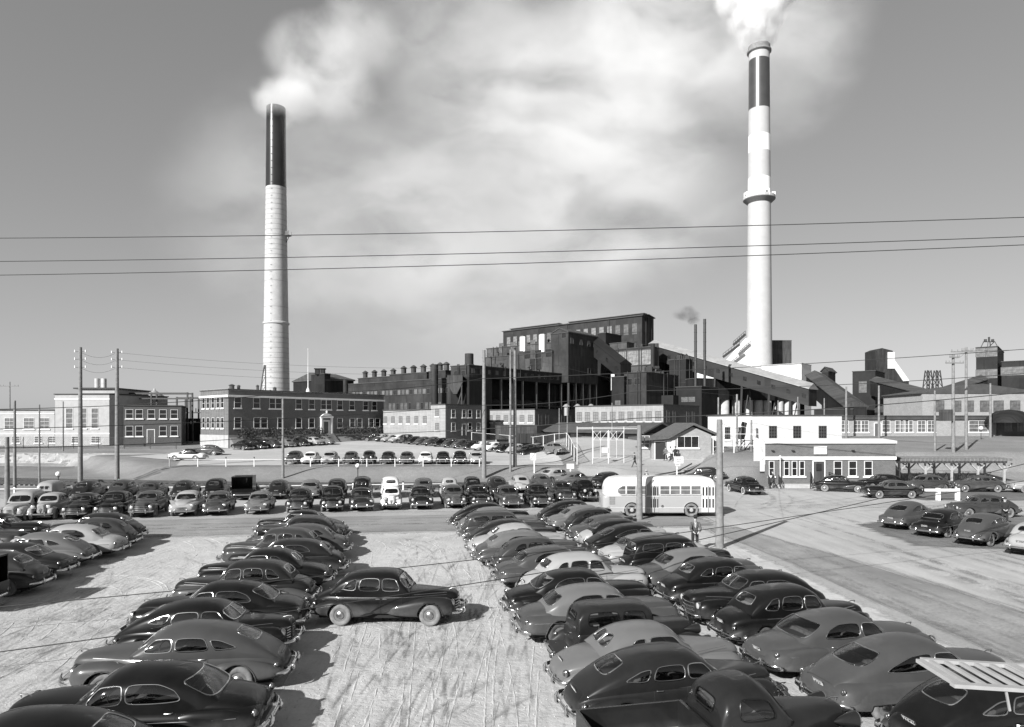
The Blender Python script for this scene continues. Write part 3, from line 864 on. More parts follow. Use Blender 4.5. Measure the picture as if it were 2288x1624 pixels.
SPEC['pickup40'] = dict(SPEC['prewar36'],
    hull=[(-.66,.66,.36,1.08),(-.5,.72,.36,1.13),(-.1,.74,.36,1.14),(.4,.71,.36,1.14),(.75,.60,.36,1.14),(1.3,.44,.38,1.13),(1.85,.31,.42,1.10),(1.98,.22,.5,1.02)],
    roof=[(-.66,1.04),(-.61,1.36),(-.48,1.56),(-.2,1.67),(.08,1.67),(.30,1.58),(.48,1.38),(.68,1.10)], cp=4.0,
    rf=[(-1.0,.86,.06,.32,.50),(-1.2,.86,.11,.34,.74),(-1.6,.86,.13,.40,.84),(-2.0,.86,.11,.36,.68),(-2.2,.86,.05,.34,.5)],
    side=[[(.36,1.17),(.22,1.46),(-.30,1.50),(-.34,1.17)]], rw=[[(-.34,1.22),(.34,1.22),(.32,1.44),(-.32,1.44)]],
    wb=-1.6, wy=.78, board=(-.95,.72,.74,.30), rb=(-2.74,.72,.50,.04,.06,.10,.03,()), tails=[(-2.66,.80,.62,.05)], plate=(-2.72,.72,0), seams=[.40,-.38], handles=[(-.28,1.0)], inner=(-.55,.3), seats=(-.4,), seatz=1.30, steer=.08, extra=bed_parts())
def box_parts():
    mb = MB()
    for sg in (-1, 1): mb.box(-2.6, -.70, min(sg*.80, sg*.84), max(sg*.80, sg*.84), .60, 1.92)
    mb.box(-2.6, -.70, -.84, .84, 1.90, 1.96); mb.box(-.74, -.70, -.8, .8, .6, 1.9); mb.box(-2.6, -.72, -.8, .8, .56, .62)
    mb.box(-2.64, -2.6, -.84, .84, .56, .98)
    return [Part('cargo_box', mb.mesh('cargo_box', [PAINT['D']], 30), paint='body')]
SPEC['boxtruck'] = dict(SPEC['pickup40'], extra=box_parts())
for k, t in (('fast40', '71546'), ('notch40', '38215'), ('tall40', '62B07'), ('sedan40', '94C13'), ('coupe40', '50278'), ('prewar36', '81E64'), ('pon49', '27D95'), ('ponfast', 'P7528'), ('big49', '50764'), ('boxy32', '13E42'), ('pickup40', '46C81'), ('boxtruck', '46C38'), ('wagon40', '7A120'), ('panel40', '43C66')): SPEC[k]['digits'] = t
PROTO = {k: build_proto(v) for k, v in SPEC.items()}
# ------------------------------------------------------------------ the ground
def lerp_tab(tab, x):
    if x <= tab[0][0]: return tab[0][1]
    for (a, va), (b, vb) in zip(tab, tab[1:]):
        if x <= b:
            t = (x-a)/(b-a); return va+(vb-va)*t
    return tab[-1][1]
def sstep(a, b, x):
    t = min(1, max(0, (x-a)/(b-a))); return t*t*(3-2*t)
def edge_y(x):
    if x > -42: return 82.0
    return min(106.0, 82.0+(-42-x)*.92)
PL = [(82, 1.3), (105, 1.7), (119, 2.3), (138, 3.0), (160, 3.5), (220, 4.0), (400, 4.0), (1600, -25)]
PR = [(71, 0), (76, .25), (82, 1.15), (88, 2.0), (100, 3.3), (112, 4.2), (160, 5.0), (400, 5.0), (1600, -25)]
PQ = [(67.5, 0), (71.5, .8), (75.5, 2.5), (79, 3.0), (84, 3.1), (88, 3.3), (100, 3.9), (112, 4.4), (160, 5.0), (400, 5.0), (1600, -25)]
def zg(x, y):
    e = edge_y(x)
    wd = 6.5 if x > -50 else max(1.6, 6.5-(-50-x)*.3)
    zl = lerp_tab(PL, max(y, 82)) if y > 82 else 1.3
    zl = zl if y >= e else zl*sstep(e-wd, e, y)
    zr = lerp_tab(PR, y); x0 = 19.5+4.6*sstep(79, 86, y); q = sstep(x0, x0+6.0-2.6*sstep(79, 86, y), x)*(1-sstep(26.0+.41*max(0, y-69.5), 26.9+.41*max(0, y-69.5), x)*(1-sstep(79, 82, y))); zr = zr*(1-q)+lerp_tab(PQ, y)*q
    t = sstep(6, 19, x) if y < 84 else sstep(6-4*sstep(84, 96, y), 19-9*sstep(84, 96, y), x)
    return zl*(1-t)+zr*t

def sheet(name, poly, mat, off, nx=60, ny=40, kind='structure', soft=0):
    """ground covering draped on the terrain: quad patch given by 4 corner points or a list of (left,right) rows"""
    mb = MB(); V = []; Fc = []
    rows = poly
    R_ = []
    for k in range(len(rows)-1):
        for i in range(ny):
            t = i/ny
            R_.append([rows[k][j]*(1-t)+rows[k+1][j]*t for j in range(4)])
    R_.append(list(rows[-1]))
    for lx, ly, rx, ry in R_:
        for i in range(nx+1):
            t = i/nx
            x, y = lx+(rx-lx)*t, ly+(ry-ly)*t
            V.append((x, y, zg(x, y)+off))
    for r in range(len(R_)-1):
        for i in range(nx):
            a = r*(nx+1)+i
            Fc.append((a, a+1, a+nx+2, a+nx+1))
    mb.add(V, Fc)
    o = mb.build(name, [mat], smooth=60)
    if soft:
        # distance to the border, for a ragged worn edge
        B = [Vector((r[0], r[1])) for r in R_]+[Vector((r[2], r[3])) for r in R_[::-1]]
        at = o.data.attributes.new('edge', 'FLOAT', 'POINT')
        for i, v in enumerate(V):
            p = Vector((v[0], v[1])); best = 9
            for a, b in zip(B, B[1:]+B[:1]):
                ab = b-a; L2 = ab.length_squared
                if L2 < 1e-9: continue
                t = max(0, min(1, (p-a).dot(ab)/L2)); best = min(best, (p-a-ab*t).length)
            at.data[i].value = min(1.0, best/soft)
    return tag(o, kind=kind)

def ground_mat(name, v, var=.22, sc_=.35, grit=.6, gr=.15, bumpk=.5, streak=None, soft=False):
    m, nt, bs = newmat(name)
    vec = coords(nt, 'Object')
    big = noise(nt, vec, sc_*.25, 6, .6, .4)
    mid = noise(nt, vec, sc_*2.2, 6, .65, .6)
    fine = noise(nt, vec, 9.0, 5, .7)
    c = ramp(nt, big, [(.3, v*(1-var)), (.7, v*(1+var))])
    c = mix(nt, math_(nt, 'MULTIPLY', ramp(nt, mid, [(.35, 0), (.7, 1)]), .45), c, v*(1-var*1.3))
    c = mix(nt, math_(nt, 'MULTIPLY', ramp(nt, fine, [(.4, 0), (.62, 1)]), gr), c, v*.45)
    if streak:
        v2 = coords(nt, 'Object', streak)
        st = noise(nt, v2, 1.0, 6, .65, .3)
        c = mix(nt, math_(nt, 'MULTIPLY', ramp(nt, st, [(.45, 0), (.7, 1)]), .6), c, v*.62)
    nt.lk(c, bs.inputs['Base Color'])
    bs.inputs['Roughness'].default_value = .95
    bs.inputs['Specular IOR Level'].default_value = .1
    h = math_(nt, 'ADD', math_(nt, 'MULTIPLY', mid, .5), math_(nt, 'MULTIPLY', fine, grit))
    bump(nt, bs, h, bumpk, .06)
    if soft:
        at = nt.node('ShaderNodeAttribute', attribute_name='edge')
        v3 = coords(nt, 'Object', streak or (1, 1, 1))
        e = noise(nt, v3, 1.6, 6, .7, .4)
        f = math_(nt, 'MULTIPLY_ADD', at.outputs['Fac'], 1.5, math_(nt, 'MULTIPLY_ADD', e, 1.4, -1.15))
        tr = nt.node('ShaderNodeBsdfTransparent'); mx = nt.node('ShaderNodeMixShader')
        nt.lk(ramp(nt, f, [(.1, 0), (.5, 1)]), mx.inputs[0]); nt.lk(tr.outputs[0], mx.inputs[1]); nt.lk(bs.outputs[0], mx.inputs[2])
        nt.lk(mx.outputs[0], nt.n['Material Output'].inputs['Surface'])
    return m

def lot_mat():
    """sandy lot, rutted by tyres"""
    m, nt, bs = newmat('rutted_sand')
    vec = coords(nt, 'Object')
    big = noise(nt, vec, .12, 5, .6, .3)
    mid = noise(nt, vec, .9, 6, .65, .8)
    fine = noise(nt, vec, 7.0, 6, .7)
    v = .44
    c = ramp(nt, big, [(.3, v*.80), (.72, v*1.14)])
    c = mix(nt, math_(nt, 'MULTIPLY', ramp(nt, mid, [(.45, 0), (.66, 1)]), .42), c, v*.66)
    tracks = None; hs = None
    for ang, sx, sy, sc_, th in ((5, 1.0, .03, 1.1, .03), (-14, 1.0, .04, .8, .03), (28, 1.0, .04, .6, .03), (70, 1.0, .05, .5, .03)):
        mp = nt.node('ShaderNodeMapping'); mp.inputs['Rotation'].default_value = (0, 0, math.radians(ang)); mp.inputs['Scale'].default_value = (sx, sy, 1)
        mp.inputs['Location'].default_value = (ang*1.7, ang*.3, 0)
        tc = nt.node('ShaderNodeTexCoord'); nt.lk(tc.outputs['Object'], mp.inputs['Vector'])
        n = noise(nt, mp.outputs['Vector'], sc_, 3, .5, .25)
        # thin lines where the stretched noise crosses its middle value
        ln = math_(nt, 'ABSOLUTE', math_(nt, 'SUBTRACT', n, .5))
        k = nt.node('ShaderNodeMapRange', ins={1: .0, 2: th*.35, 3: 1.0, 4: 0.0}); nt.lk(ln, k.inputs[0])
        msk = ramp(nt, noise(nt, vec, .55, 4, .6), [(.42+.02*abs(ang % 7), 0), (.60, 1)])
        kk = math_(nt, 'MULTIPLY', k.outputs[0], msk)
        wd = nt.node('ShaderNodeMapRange', ins={1: .0, 2: th*1.4, 3: 1.0, 4: 0.0}); nt.lk(ln, wd.inputs[0])
        hh = math_(nt, 'MULTIPLY', wd.outputs[0], msk)
        tracks = kk if tracks is None else math_(nt, 'MAXIMUM', tracks, kk)
        hs = hh if hs is None else math_(nt, 'MAXIMUM', hs, hh)
    c = mix(nt, math_(nt, 'MULTIPLY', tracks, .16), c, v*.42)
    c = mix(nt, math_(nt, 'MULTIPLY', ramp(nt, fine, [(.45, 0), (.65, 1)]), .22), c, v*.5)
    nt.lk(c, bs.inputs['Base Color'])
    bs.inputs['Roughness'].default_value = .97; bs.inputs['Specular IOR Level'].default_value = .05
    h = math_(nt, 'ADD', math_(nt, 'MULTIPLY', mid, .7), math_(nt, 'MULTIPLY', fine, .35))
    h = math_(nt, 'SUBTRACT', h, math_(nt, 'MULTIPLY', hs, .15))
    bump(nt, bs, h, .75, .12)
    at = nt.node('ShaderNodeAttribute', attribute_name='edge')
    e = noise(nt, vec, 1.3, 6, .7, .4)
    f = math_(nt, 'MULTIPLY_ADD', at.outputs['Fac'], 1.5, math_(nt, 'MULTIPLY_ADD', e, 1.4, -1.15))
    tr = nt.node('ShaderNodeBsdfTransparent'); mx = nt.node('ShaderNodeMixShader')
    nt.lk(ramp(nt, f, [(.1, 0), (.5, 1)]), mx.inputs[0]); nt.lk(tr.outputs[0], mx.inputs[1]); nt.lk(bs.outputs[0], mx.inputs[2])
    nt.lk(mx.outputs[0], nt.n['Material Output'].inputs['Surface'])
    return m

def make_ground():
    def axis(lo, hi, fl, fh, fine, grow):
        a = [fl]
        while a[-1] < fh: a.append(a[-1]+fine)
        st = fine
        while a[-1] < hi: st *= grow; a.append(a[-1]+st)
        st = fine; b = []; x = fl
        while x > lo: st *= grow; x -= st; b.append(x)
        return b[::-1]+a
    xs = axis(-1500, 1500, -95, 95, 1.0, 1.25)
    ys = axis(-60, 2200, 56, 142, 1.0, 1.25)
    V = [(x, y, zg(x, y)-.03) for y in ys for x in xs]
    n = len(xs); Fc = []
    for j in range(len(ys)-1):
        for i in range(n-1):
            a = j*n+i; Fc.append((a, a+1, a+n+1, a+n))
    mb = MB(); mb.add(V, Fc)
    o = mb.build('ground', [ground_mat('turf_and_dirt', .23, .25, .5, .9, .5, .9)], smooth=60)
    tag(o, kind='structure')
    base = ground_mat('yard_gravel', .33, .2, .35, .6, .3, .45)
    grav = ground_mat('packed_gravel', .40, .16, .4, .5, .25, .35, (1.2, .10, 1), True)
    gravy = ground_mat('gate_gravel', .36, .2, .4, .5, .3, .4, None, True)
    pale = ground_mat('pale_gravel', .38, .16, .35, .5, .25, .4, None, True)
    dark = ground_mat('oily_gravel', .17, .4, .5, .5, .35, .4, (.25, 1.2, 1), True)
    # one bed of gravel under everything between lot and tracks; patches lie over it with worn edges
    sheet('yard_gravel', [(-78, -9, 92, -9), (-78, 30, 92, 30), (-78, 57, 92, 60), (-78, 64, 92, 70)], base, -.016, 20, 10)
    sheet('lot_dirt', [(-62, -8, 13.4, -8), (-62, 18, 13.9, 18), (-62, 34.6, 12.6, 43.4)], lot_mat(), .0, 90, 22, soft=1.6)
    sheet('cross_road', [(-76, 31.8, 14.0, 42.6), (-76, 41.2, 14.0, 51.2)], ground_mat('road_dirt', .265, .3, .35, .5, .35, .4, (.05, .9, 1), True), -.004, 80, 10, soft=1.8)
    sheet('row_gravel', [(-75, 41.5, 13.5, 51.5), (-75, 57, 13.5, 66.6)], pale, -.008, 60, 10, soft=2.0)
    sheet('road_verge', [(13.0, -8, 18.4, -8), (13.2, 18, 19.4, 18), (12.4, 32, 17.4, 30.7), (11.4, 42, 14.8, 43.5)], ground_mat('verge_dirt', .29, .35, .5, .6, .4, .45, (1.1, .09, 1), True), -.004, 24, 18, soft=1.5)
    sheet('gravel_road', [(17.0, -8, 27.5, -8), (18.0, 20, 26.3, 24), (16.0, 31, 25.4, 33), (12.8, 44, 27, 46.5), (12.8, 51, 37, 55), (12.8, 62, 36, 63), (11, 68, 27, 68), (9.5, 71.9, 20.8, 71.9)], grav, -.010, 36, 14, soft=1.6)
    sheet('oily_patch', [(20.5, 35, 40, 31), (20.8, 40, 42, 41), (21.5, 44.5, 44, 46), (29, 48.5, 46, 50)], dark, .004, 40, 14, soft=2.5)
    sheet('oily_patch', [(34, 56, 60, 56), (34, 61, 60, 62), (36, 66.5, 60, 67)], dark, .004, 40, 10, soft=2.5)
    sheet('gate_road', [(8.5, 71.8, 20.5, 71.8), (7.2, 80, 21.5, 80), (8.0, 86, 25.4, 86), (8.2, 100, 30, 101), (2, 112, 32, 112)], gravy, .03, 40, 14, soft=1.2)
    sheet('upper_lot', [(-42, 82.9, 7, 82.9), (-46, 92, 7.2, 92), (-58, 100, 6, 100), (-54, 112, 2.5, 112), (-42, 124, -6, 124), (-29, 141, -22, 141)], ground_mat('lot_gravel', .42, .14, .35, .5, .25, .4, (.1, .7, 1), True), .03, 60, 14, soft=1.0)
    sheet('upper_road', [(-150, 110.0, -66, 101.0), (-150, 114.5, -50, 107)], gravy, .03, 60, 8, soft=1.2)
make_ground()

# rock cut below the upper road, at the far left
def rock_wall():
    m, nt, bs = newmat('rock')
    vec = coords(nt, 'Object', (1, 1, .35))
    n = noise(nt, vec, .9, 8, .75, .6)
    nt.lk(ramp(nt, n, [(.3, .10), (.5, .34), (.75, .55)]), bs.inputs['Base Color']); bs.inputs['Roughness'].default_value = .95
    bump(nt, bs, n, 1.0, .5)
    mb = MB(); V = []; nx, nz = 120, 7
    rr = random.Random(3)
    for j in range(nz+1):
        for i in range(nx+1):
            x = -135+72*i/nx; t = j/nz
            y = 104.4+t*1.6+rr.uniform(-.35, .35)
            V.append((x, y, -.1+t*(1.95)+rr.uniform(-.08, .08)))
    Fc = []
    for j in range(nz):
        for i in range(nx):
            a = j*(nx+1)+i; Fc.append((a, a+1, a+nx+2, a+nx+1))
    mb.add(V, Fc)
    tag(mb.build('rock_wall', [m], smooth=25), 'rough pale rock cut below the upper road at the left', 'rock wall')
rock_wall()

# ------------------------------------------------------------------ sky, sun
def world():
    w = bpy.data.worlds.new('World'); sc.world = w; w.use_nodes = True
    t = w.node_tree; bg = t.nodes['Background']
    sky = t.nodes.new('ShaderNodeTexSky'); sky.sky_type = 'NISHITA'; sky.sun_disc = False
    sky.sun_elevation = math.radians(SUN_EL); sky.sun_rotation = math.radians(SUN_ROT)
    sky.air_density = 1.0; sky.dust_density = SKY_DUST; sky.ozone_density = 1.0; sky.altitude = 250
    bw = t.nodes.new('ShaderNodeRGBToBW')
    t.links.new(sky.outputs[0], bw.inputs[0])
    # film response of the sky: the horizon is compressed the way the plate recorded it
    m1 = t.nodes.new('ShaderNodeMath'); m1.operation = 'MULTIPLY'; m1.inputs[1].default_value = .075
    m2 = t.nodes.new('ShaderNodeMath'); m2.operation = 'POWER'; m2.inputs[1].default_value = .60
    m3 = t.nodes.new('ShaderNodeMath'); m3.operation = 'MULTIPLY'; m3.inputs[1].default_value = SKY_GAIN
    t.links.new(bw.outputs[0], m1.inputs[0]); t.links.new(m1.outputs[0], m2.inputs[0]); t.links.new(m2.outputs[0], m3.inputs[0]); t.links.new(m3.outputs[0], bg.inputs[0])
    bg.inputs[1].default_value = SKY_STR
    l = bpy.data.lights.new('sun', 'SUN'); l.energy = SUN_STR; l.angle = math.radians(.53)
    l.color = (1, .995, .985)
    lo = bpy.data.objects.new('sun', l); COL.objects.link(lo); lo.location = (-40, -60, 60)
    az = math.radians(38); el = math.radians(SUN_EL)
    d = Vector((-math.sin(az)*math.cos(el), -math.cos(az)*math.cos(el), math.sin(el)))
    lo.rotation_euler = d.to_track_quat('Z', 'Y').to_euler()
SUN_EL, SUN_ROT, SKY_STR, SUN_STR, SKY_DUST, SKY_GAIN = 29.5, 218, .075, 4.5, .7, 6.2
world()
cam = bpy.data.cameras.new('camera'); cam.sensor_width = 36; cam.lens = 36*F/2287; cam.shift_y = (YH-812)/2287
cam.clip_end = 5000; cam.clip_start = .1
co = bpy.data.objects.new('camera', cam); COL.objects.link(co); co.location = (0, 0, H)
co.rotation_euler = (PI/2, 0, 0)
co.rotation_euler = (Matrix.Rotation(PI/2, 4, 'X') @ Matrix.Rotation(math.radians(-.04), 4, 'Z')).to_euler()
sc.camera = co
sc.view_settings.view_transform = 'Standard'; sc.view_settings.look = 'None'; sc.view_settings.gamma = 1
sc.view_settings.exposure = .95
sc.cycles.max_bounces = 8; sc.cycles.transparent_max_bounces = 16; sc.cycles.volume_bounces = 5; sc.cycles.volume_step_rate = 1.0
sc.cycles.volume_max_steps = 96
sc.cycles.sample_clamp_indirect = 6

# ------------------------------------------------------------------ smoke
def smoke(name, label, blobs, dens, nscale, lo, hi, dist, bbox, aniso=-.25, col=.97, edge=.5, det=6, stretch=False):
    """blobs: (centre, radii, amount). One domain box, density from soft ellipsoids broken up by noise"""
    m = bpy.data.materials.new(name+'_gas'); m.use_nodes = True
    nt = NT(m); nt.n.clear()
    out = nt.node('ShaderNodeOutputMaterial')
    pv = nt.node('ShaderNodeVolumePrincipled')
    pv.inputs['Color'].default_value = g3(col); pv.inputs['Anisotropy'].default_value = aniso
    tc = nt.node('ShaderNodeTexCoord')
    nz = nt.node('ShaderNodeTexNoise', ins={'Scale': nscale*.7, 'Detail': 4, 'Roughness': .6})
    nt.lk(tc.outputs['Object'], nz.inputs['Vector'])
    off = nt.node('ShaderNodeVectorMath', operation='SUBTRACT'); nt.lk(nz.outputs['Color'], off.inputs[0]); off.inputs[1].default_value = (.5, .5, .5)
    sl = nt.node('ShaderNodeVectorMath', operation='SCALE'); sl.inputs['Scale'].default_value = dist; nt.lk(off.outputs[0], sl.inputs[0])
    ad = nt.node('ShaderNodeVectorMath', operation='ADD'); nt.lk(tc.outputs['Object'], ad.inputs[0]); nt.lk(sl.outputs[0], ad.inputs[1])
    P_ = ad.outputs[0]
    tot = None
    for c, r, a in blobs:
        s1 = nt.node('ShaderNodeVectorMath', operation='SUBTRACT'); nt.lk(P_, s1.inputs[0]); s1.inputs[1].default_value = c
        s2 = nt.node('ShaderNodeVectorMath', operation='DIVIDE'); nt.lk(s1.outputs[0], s2.inputs[0]); s2.inputs[1].default_value = r
        ln = nt.node('ShaderNodeVectorMath', operation='LENGTH'); nt.lk(s2.outputs[0], ln.inputs[0])
        mr = nt.node('ShaderNodeMapRange', interpolation_type='SMOOTHSTEP', ins={1: 1.0, 2: edge, 3: 0.0, 4: a}); nt.lk(ln.outputs['Value'], mr.inputs[0])
        tot = mr.outputs[0] if tot is None else math_(nt, 'ADD', tot, mr.outputs[0])
    n2 = nt.node('ShaderNodeTexNoise', ins={'Scale': nscale, 'Detail': det, 'Roughness': .58, 'Distortion': .3})
    if stretch:
        mp = nt.node('ShaderNodeMapping'); mp.inputs['Rotation'].default_value = (0, math.radians(52), 0); mp.inputs['Scale'].default_value = (.6, 1, 1.45); nt.lk(P_, mp.inputs['Vector']); nt.lk(mp.outputs[0], n2.inputs['Vector'])
    else: nt.lk(P_, n2.inputs['Vector'])
    mr = nt.node('ShaderNodeMapRange', interpolation_type='SMOOTHSTEP', ins={1: lo, 2: hi, 3: 0.0, 4: 1.0}); nt.lk(n2.outputs['Fac'], mr.inputs[0])
    d = math_(nt, 'MULTIPLY', math_(nt, 'MULTIPLY', tot, mr.outputs[0]), dens)
    nt.lk(d, pv.inputs['Density']); nt.lk(pv.outputs[0], out.inputs['Volume'])
    mb = MB(); mb.box(*bbox)
    o = mb.build(name, [m], smooth=0)
    tag(o, label, 'smoke', kind='thing')
    return o
def pw(X, Y, d):
    return ((X-CX)*d/F, d, zat(Y, d))
def blobs_px(lst, d, thick, dd=0):
    out = []
    for X, Y, rx, ry, a in lst:
        s = d/F
        out.append((pw(X, Y, d+dd), (rx*s, thick, ry*s), a))
    return out
def bb(blobs, pad=1.1):
    xs = [c[0]+s*r[0]*pad for c, r, a in blobs for s in (-1, 1)]; ys = [c[1]+s*r[1]*pad for c, r, a in blobs for s in (-1, 1)]; zs = [c[2]+s*r[2]*pad for c, r, a in blobs for s in (-1, 1)]
    return (min(xs), max(xs), min(ys), max(ys), min(zs), max(zs))
SMOKE_ON = True
if SMOKE_ON:
    B1 = blobs_px([(1330, 260, 330, 300, .9), (1520, 90, 300, 240, .85), (1730, 140, 220, 200, .55), (1040, 130, 270, 230, .52), (1150, 520, 480, 330, .40), (740, 470, 430, 340, .35), (1430, 470, 300, 220, .35)], 420, 70)
    smoke('drifting_smoke', 'pale veil of smoke spreading across the sky between the two chimneys', B1, .0128, .021, .37, .57, 45, bb(B1), det=10, stretch=True)
    B2 = blobs_px([(650, 222, 75, 42, 1.5), (740, 200, 120, 80, .8), (700, 120, 130, 90, .5), (800, 90, 110, 110, .45), (610, 240, 42, 26, 1.2)], 235, 16)
    smoke('wispy_smoke', 'thin white smoke curling off the left chimney mouth', B2, .062, .065, .30, .56, 12, bb(B2))
    s = 283/F
    B3 = blobs_px([(1692, 80, 52, 34, 1.0), (1690, 45, 66, 45, 1.0), (1690, 10, 74, 50, 1.0), (1700, -40, 85, 60, 1.0), (1640, -5, 50, 40, .9), (1745, -30, 55, 50, .9)], 283, 10)
    B3 = [(c, (r[0], min(r[0], 15), r[2]), a) for c, r, a in B3]
    smoke('thick_smoke', 'dense white smoke boiling out of the striped right chimney', B3, .30, .24, .30, .50, 8, bb(B3), -.35, .999, .6, 8)
    B4 = blobs_px([(1532, 702, 34, 18, 1.0), (1548, 716, 14, 12, 1.0)], 186, 3)
    smoke('dark_smoke', 'small dark puff of smoke drifting off a thin stack', B4, .22, .30, .35, .6, 3, bb(B4), 0, .12)

def ruts():
    rr = random.Random(11); mb = MB()
    LOT = ground_mat('rut_sand', .43, .12, .5, .5, .2, .4)
    def ridge(pts, w, h):
        V = []; n = len(pts); gate = 1
        for i, p in enumerate(pts):
            t = (pts[min(i+1, n-1)]-pts[max(i-1, 0)]); t.normalize(); nrm = Vector((-t.y, t.x, 0))
            gate = (1 if gate < .5 else 0) if rr.random() < .06 else gate; k = h*max(.0, rr.gauss(.9, .5))*min(1, i/3, (n-1-i)/3)*gate; ww = w*rr.uniform(.6, 1.4)
            j = nrm*rr.uniform(-.012, .012)
            V += [p-nrm*ww+Vector((0, 0, -.02)), p+j+Vector((0, 0, k)), p+nrm*ww+Vector((0, 0, -.02))]
        Fc = []
        for i in range(n-1):
            a = i*3; Fc += [(a, a+1, a+4, a+3), (a+1, a+2, a+5, a+4)]
        mb.add(V, Fc)
    def track(x, y, a, L, curv, half=.70):
        P = []; s = 0
        while s < L:
            P.append((Vector((x, y, 0)), a)); x += math.cos(a)*.22; y += math.sin(a)*.22; a += curv*.22; s += .22
        for side in (-half, half):
            for off in (-.09, .09):
                if rr.random() < .45: continue
                i0 = rr.randrange(0, max(1, len(P)//4)); i1 = len(P)-rr.randrange(0, max(1, len(P)//4))
                pts = [p+Vector((-math.sin(b), math.cos(b), 0))*(side+off) for p, b in P[i0:i1]]
                if len(pts) > 8: ridge(pts, .075, .010)
    for i in range(13): track(rr.uniform(-4.4, -.4), rr.uniform(8, 12), PI/2+rr.uniform(-.06, .12), rr.uniform(14, 26), rr.uniform(-.012, .015))
    for i in range(10):
        y = rr.uniform(10, 36); sd = rr.choice((-1, 1)); track(-2.4-.12*(y-14)+rr.uniform(-1, 1), y, PI/2, rr.uniform(3, 6.5), sd*rr.uniform(.08, .28))
    for i in range(10): track(rr.uniform(-17, -12)-.0, rr.uniform(12, 20), PI/2+rr.uniform(-.1, .3), rr.uniform(6, 16), rr.uniform(-.02, .03))
    for i in range(14): track(rr.uniform(-16, -12), rr.uniform(14, 34), PI/2+rr.uniform(-.2, .2), rr.uniform(3, 7), rr.choice((-1, 1))*rr.uniform(.08, .25))
    o = mb.build('tyre_ruts', [LOT], smooth=0); tag(o, kind='structure')
    # damp, pressed wheel marks lying on the ground
    def mark_mat(name, v, dens):
        m, nt, bs = newmat(name); vec = coords(nt, 'Object')
        nt.lk(ramp(nt, noise(nt, vec, 3.0, 4, .6), [(.3, v*.7), (.7, v*1.3)]), bs.inputs['Base Color']); bs.inputs['Roughness'].default_value = .95; bs.inputs['Specular IOR Level'].default_value = .05
        at = nt.node('ShaderNodeAttribute', attribute_name='across')
        e = noise(nt, vec, .8, 5, .65, .5); e2 = noise(nt, vec, 9.0, 3, .6)
        f = math_(nt, 'MULTIPLY', at.outputs['Fac'], ramp(nt, math_(nt, 'MULTIPLY_ADD', e2, .35, math_(nt, 'MULTIPLY', e, .8)), [(.50, 0), (.68, dens)]))
        tr = nt.node('ShaderNodeBsdfTransparent'); mx = nt.node('ShaderNodeMixShader')
        nt.lk(f, mx.inputs[0]); nt.lk(tr.outputs[0], mx.inputs[1]); nt.lk(bs.outputs[0], mx.inputs[2]); nt.lk(mx.outputs[0], nt.n['Material Output'].inputs['Surface'])
        return m
    RB = []
    def ribbon(pts, w, z):
        n = len(pts); V = []
        for i, p in enumerate(pts):
            t = (pts[min(i+1, n-1)]-pts[max(i-1, 0)]); t.normalize(); nrm = Vector((-t.y, t.x, 0)); e = min(1, i/4, (n-1-i)/4)
            for q, k in ((-1, 0), (0, 1), (1, 0)):
                V.append(Vector((p.x, p.y, zg(p.x, p.y)+z))+nrm*(q*w)); RB[-1][1].append(k*e)
        Fc = []
        for i in range(n-1):
            a = i*3; Fc += [(a, a+1, a+4, a+3), (a+1, a+2, a+5, a+4)]
        RB[-1][0].add(V, Fc)
    def run(x, y, a, L, curv, w, half=.70, step=.3):
        P = []; s = 0
        while s < L: P.append((Vector((x, y, 0)), a)); x += math.cos(a)*step; y += math.sin(a)*step; a += (curv+rr.uniform(-.012, .012))*step; s += step
        for sd in (-half, half):
            if rr.random() < .2: continue
            RB[-1][2] += .0006
            ribbon([p+Vector((-math.sin(b), math.cos(b), 0))*sd for p, b in P], w, RB[-1][2])
    def layer(name, mat, z0):
        RB.append([MB(), [], z0])
        return lambda: None
    def finish(name, mat):
        mbx, ac, _ = RB[-1]
        o = mbx.build(name, [mat], smooth=0); at = o.data.attributes.new('across', 'FLOAT', 'POINT'); at.data.foreach_set('value', np.array(ac, dtype=np.float32)); tag(o, kind='structure')
    layer('', None, .006)
    for i in range(26): run(rr.uniform(-4.6, -.2), rr.uniform(7, 20), PI/2+rr.uniform(-.10, .16), rr.uniform(8, 24), rr.uniform(-.015, .018), rr.uniform(.035, .08))
    for i in range(26):
        y = rr.uniform(9, 38); run(-2.4-.12*(y-14)+rr.uniform(-1.2, 1.2), y, PI/2+rr.uniform(-.3, .3), rr.uniform(3, 7), rr.choice((-1, 1))*rr.uniform(.06, .26), rr.uniform(.05, .10))
    for i in range(24): run(rr.uniform(-17.5, -12), rr.uniform(10, 24), PI/2+rr.uniform(-.2, .4), rr.uniform(6, 18), rr.uniform(-.03, .04), rr.uniform(.05, .11))
    for i in range(22): run(rr.uniform(-17, -11), rr.uniform(14, 36), PI/2+rr.uniform(-.5, .5), rr.uniform(3, 8), rr.choice((-1, 1))*rr.uniform(.05, .24), rr.uniform(.05, .10))
    finish('tyre_marks', mark_mat('pressed_sand', .22, .48))
    layer('', None, .012)
    for i in range(9): run(rr.uniform(-70, -40), 37+rr.uniform(-2.6, 2.6)-.0, math.radians(7.2), rr.uniform(40, 80), .0, rr.uniform(.16, .4), step=1.2)
    for i in range(10): run(18+rr.uniform(1, 7.5), rr.uniform(8, 14), PI/2+rr.uniform(-.02, .05), rr.uniform(24, 44), rr.uniform(-.003, .006), rr.uniform(.16, .4), step=.8)
    for i in range(10): run(rr.uniform(14, 22), rr.uniform(44, 56), rr.uniform(-.5, 1.4), rr.uniform(8, 22), rr.uniform(-.06, .06), rr.uniform(.10, .3), step=.6)
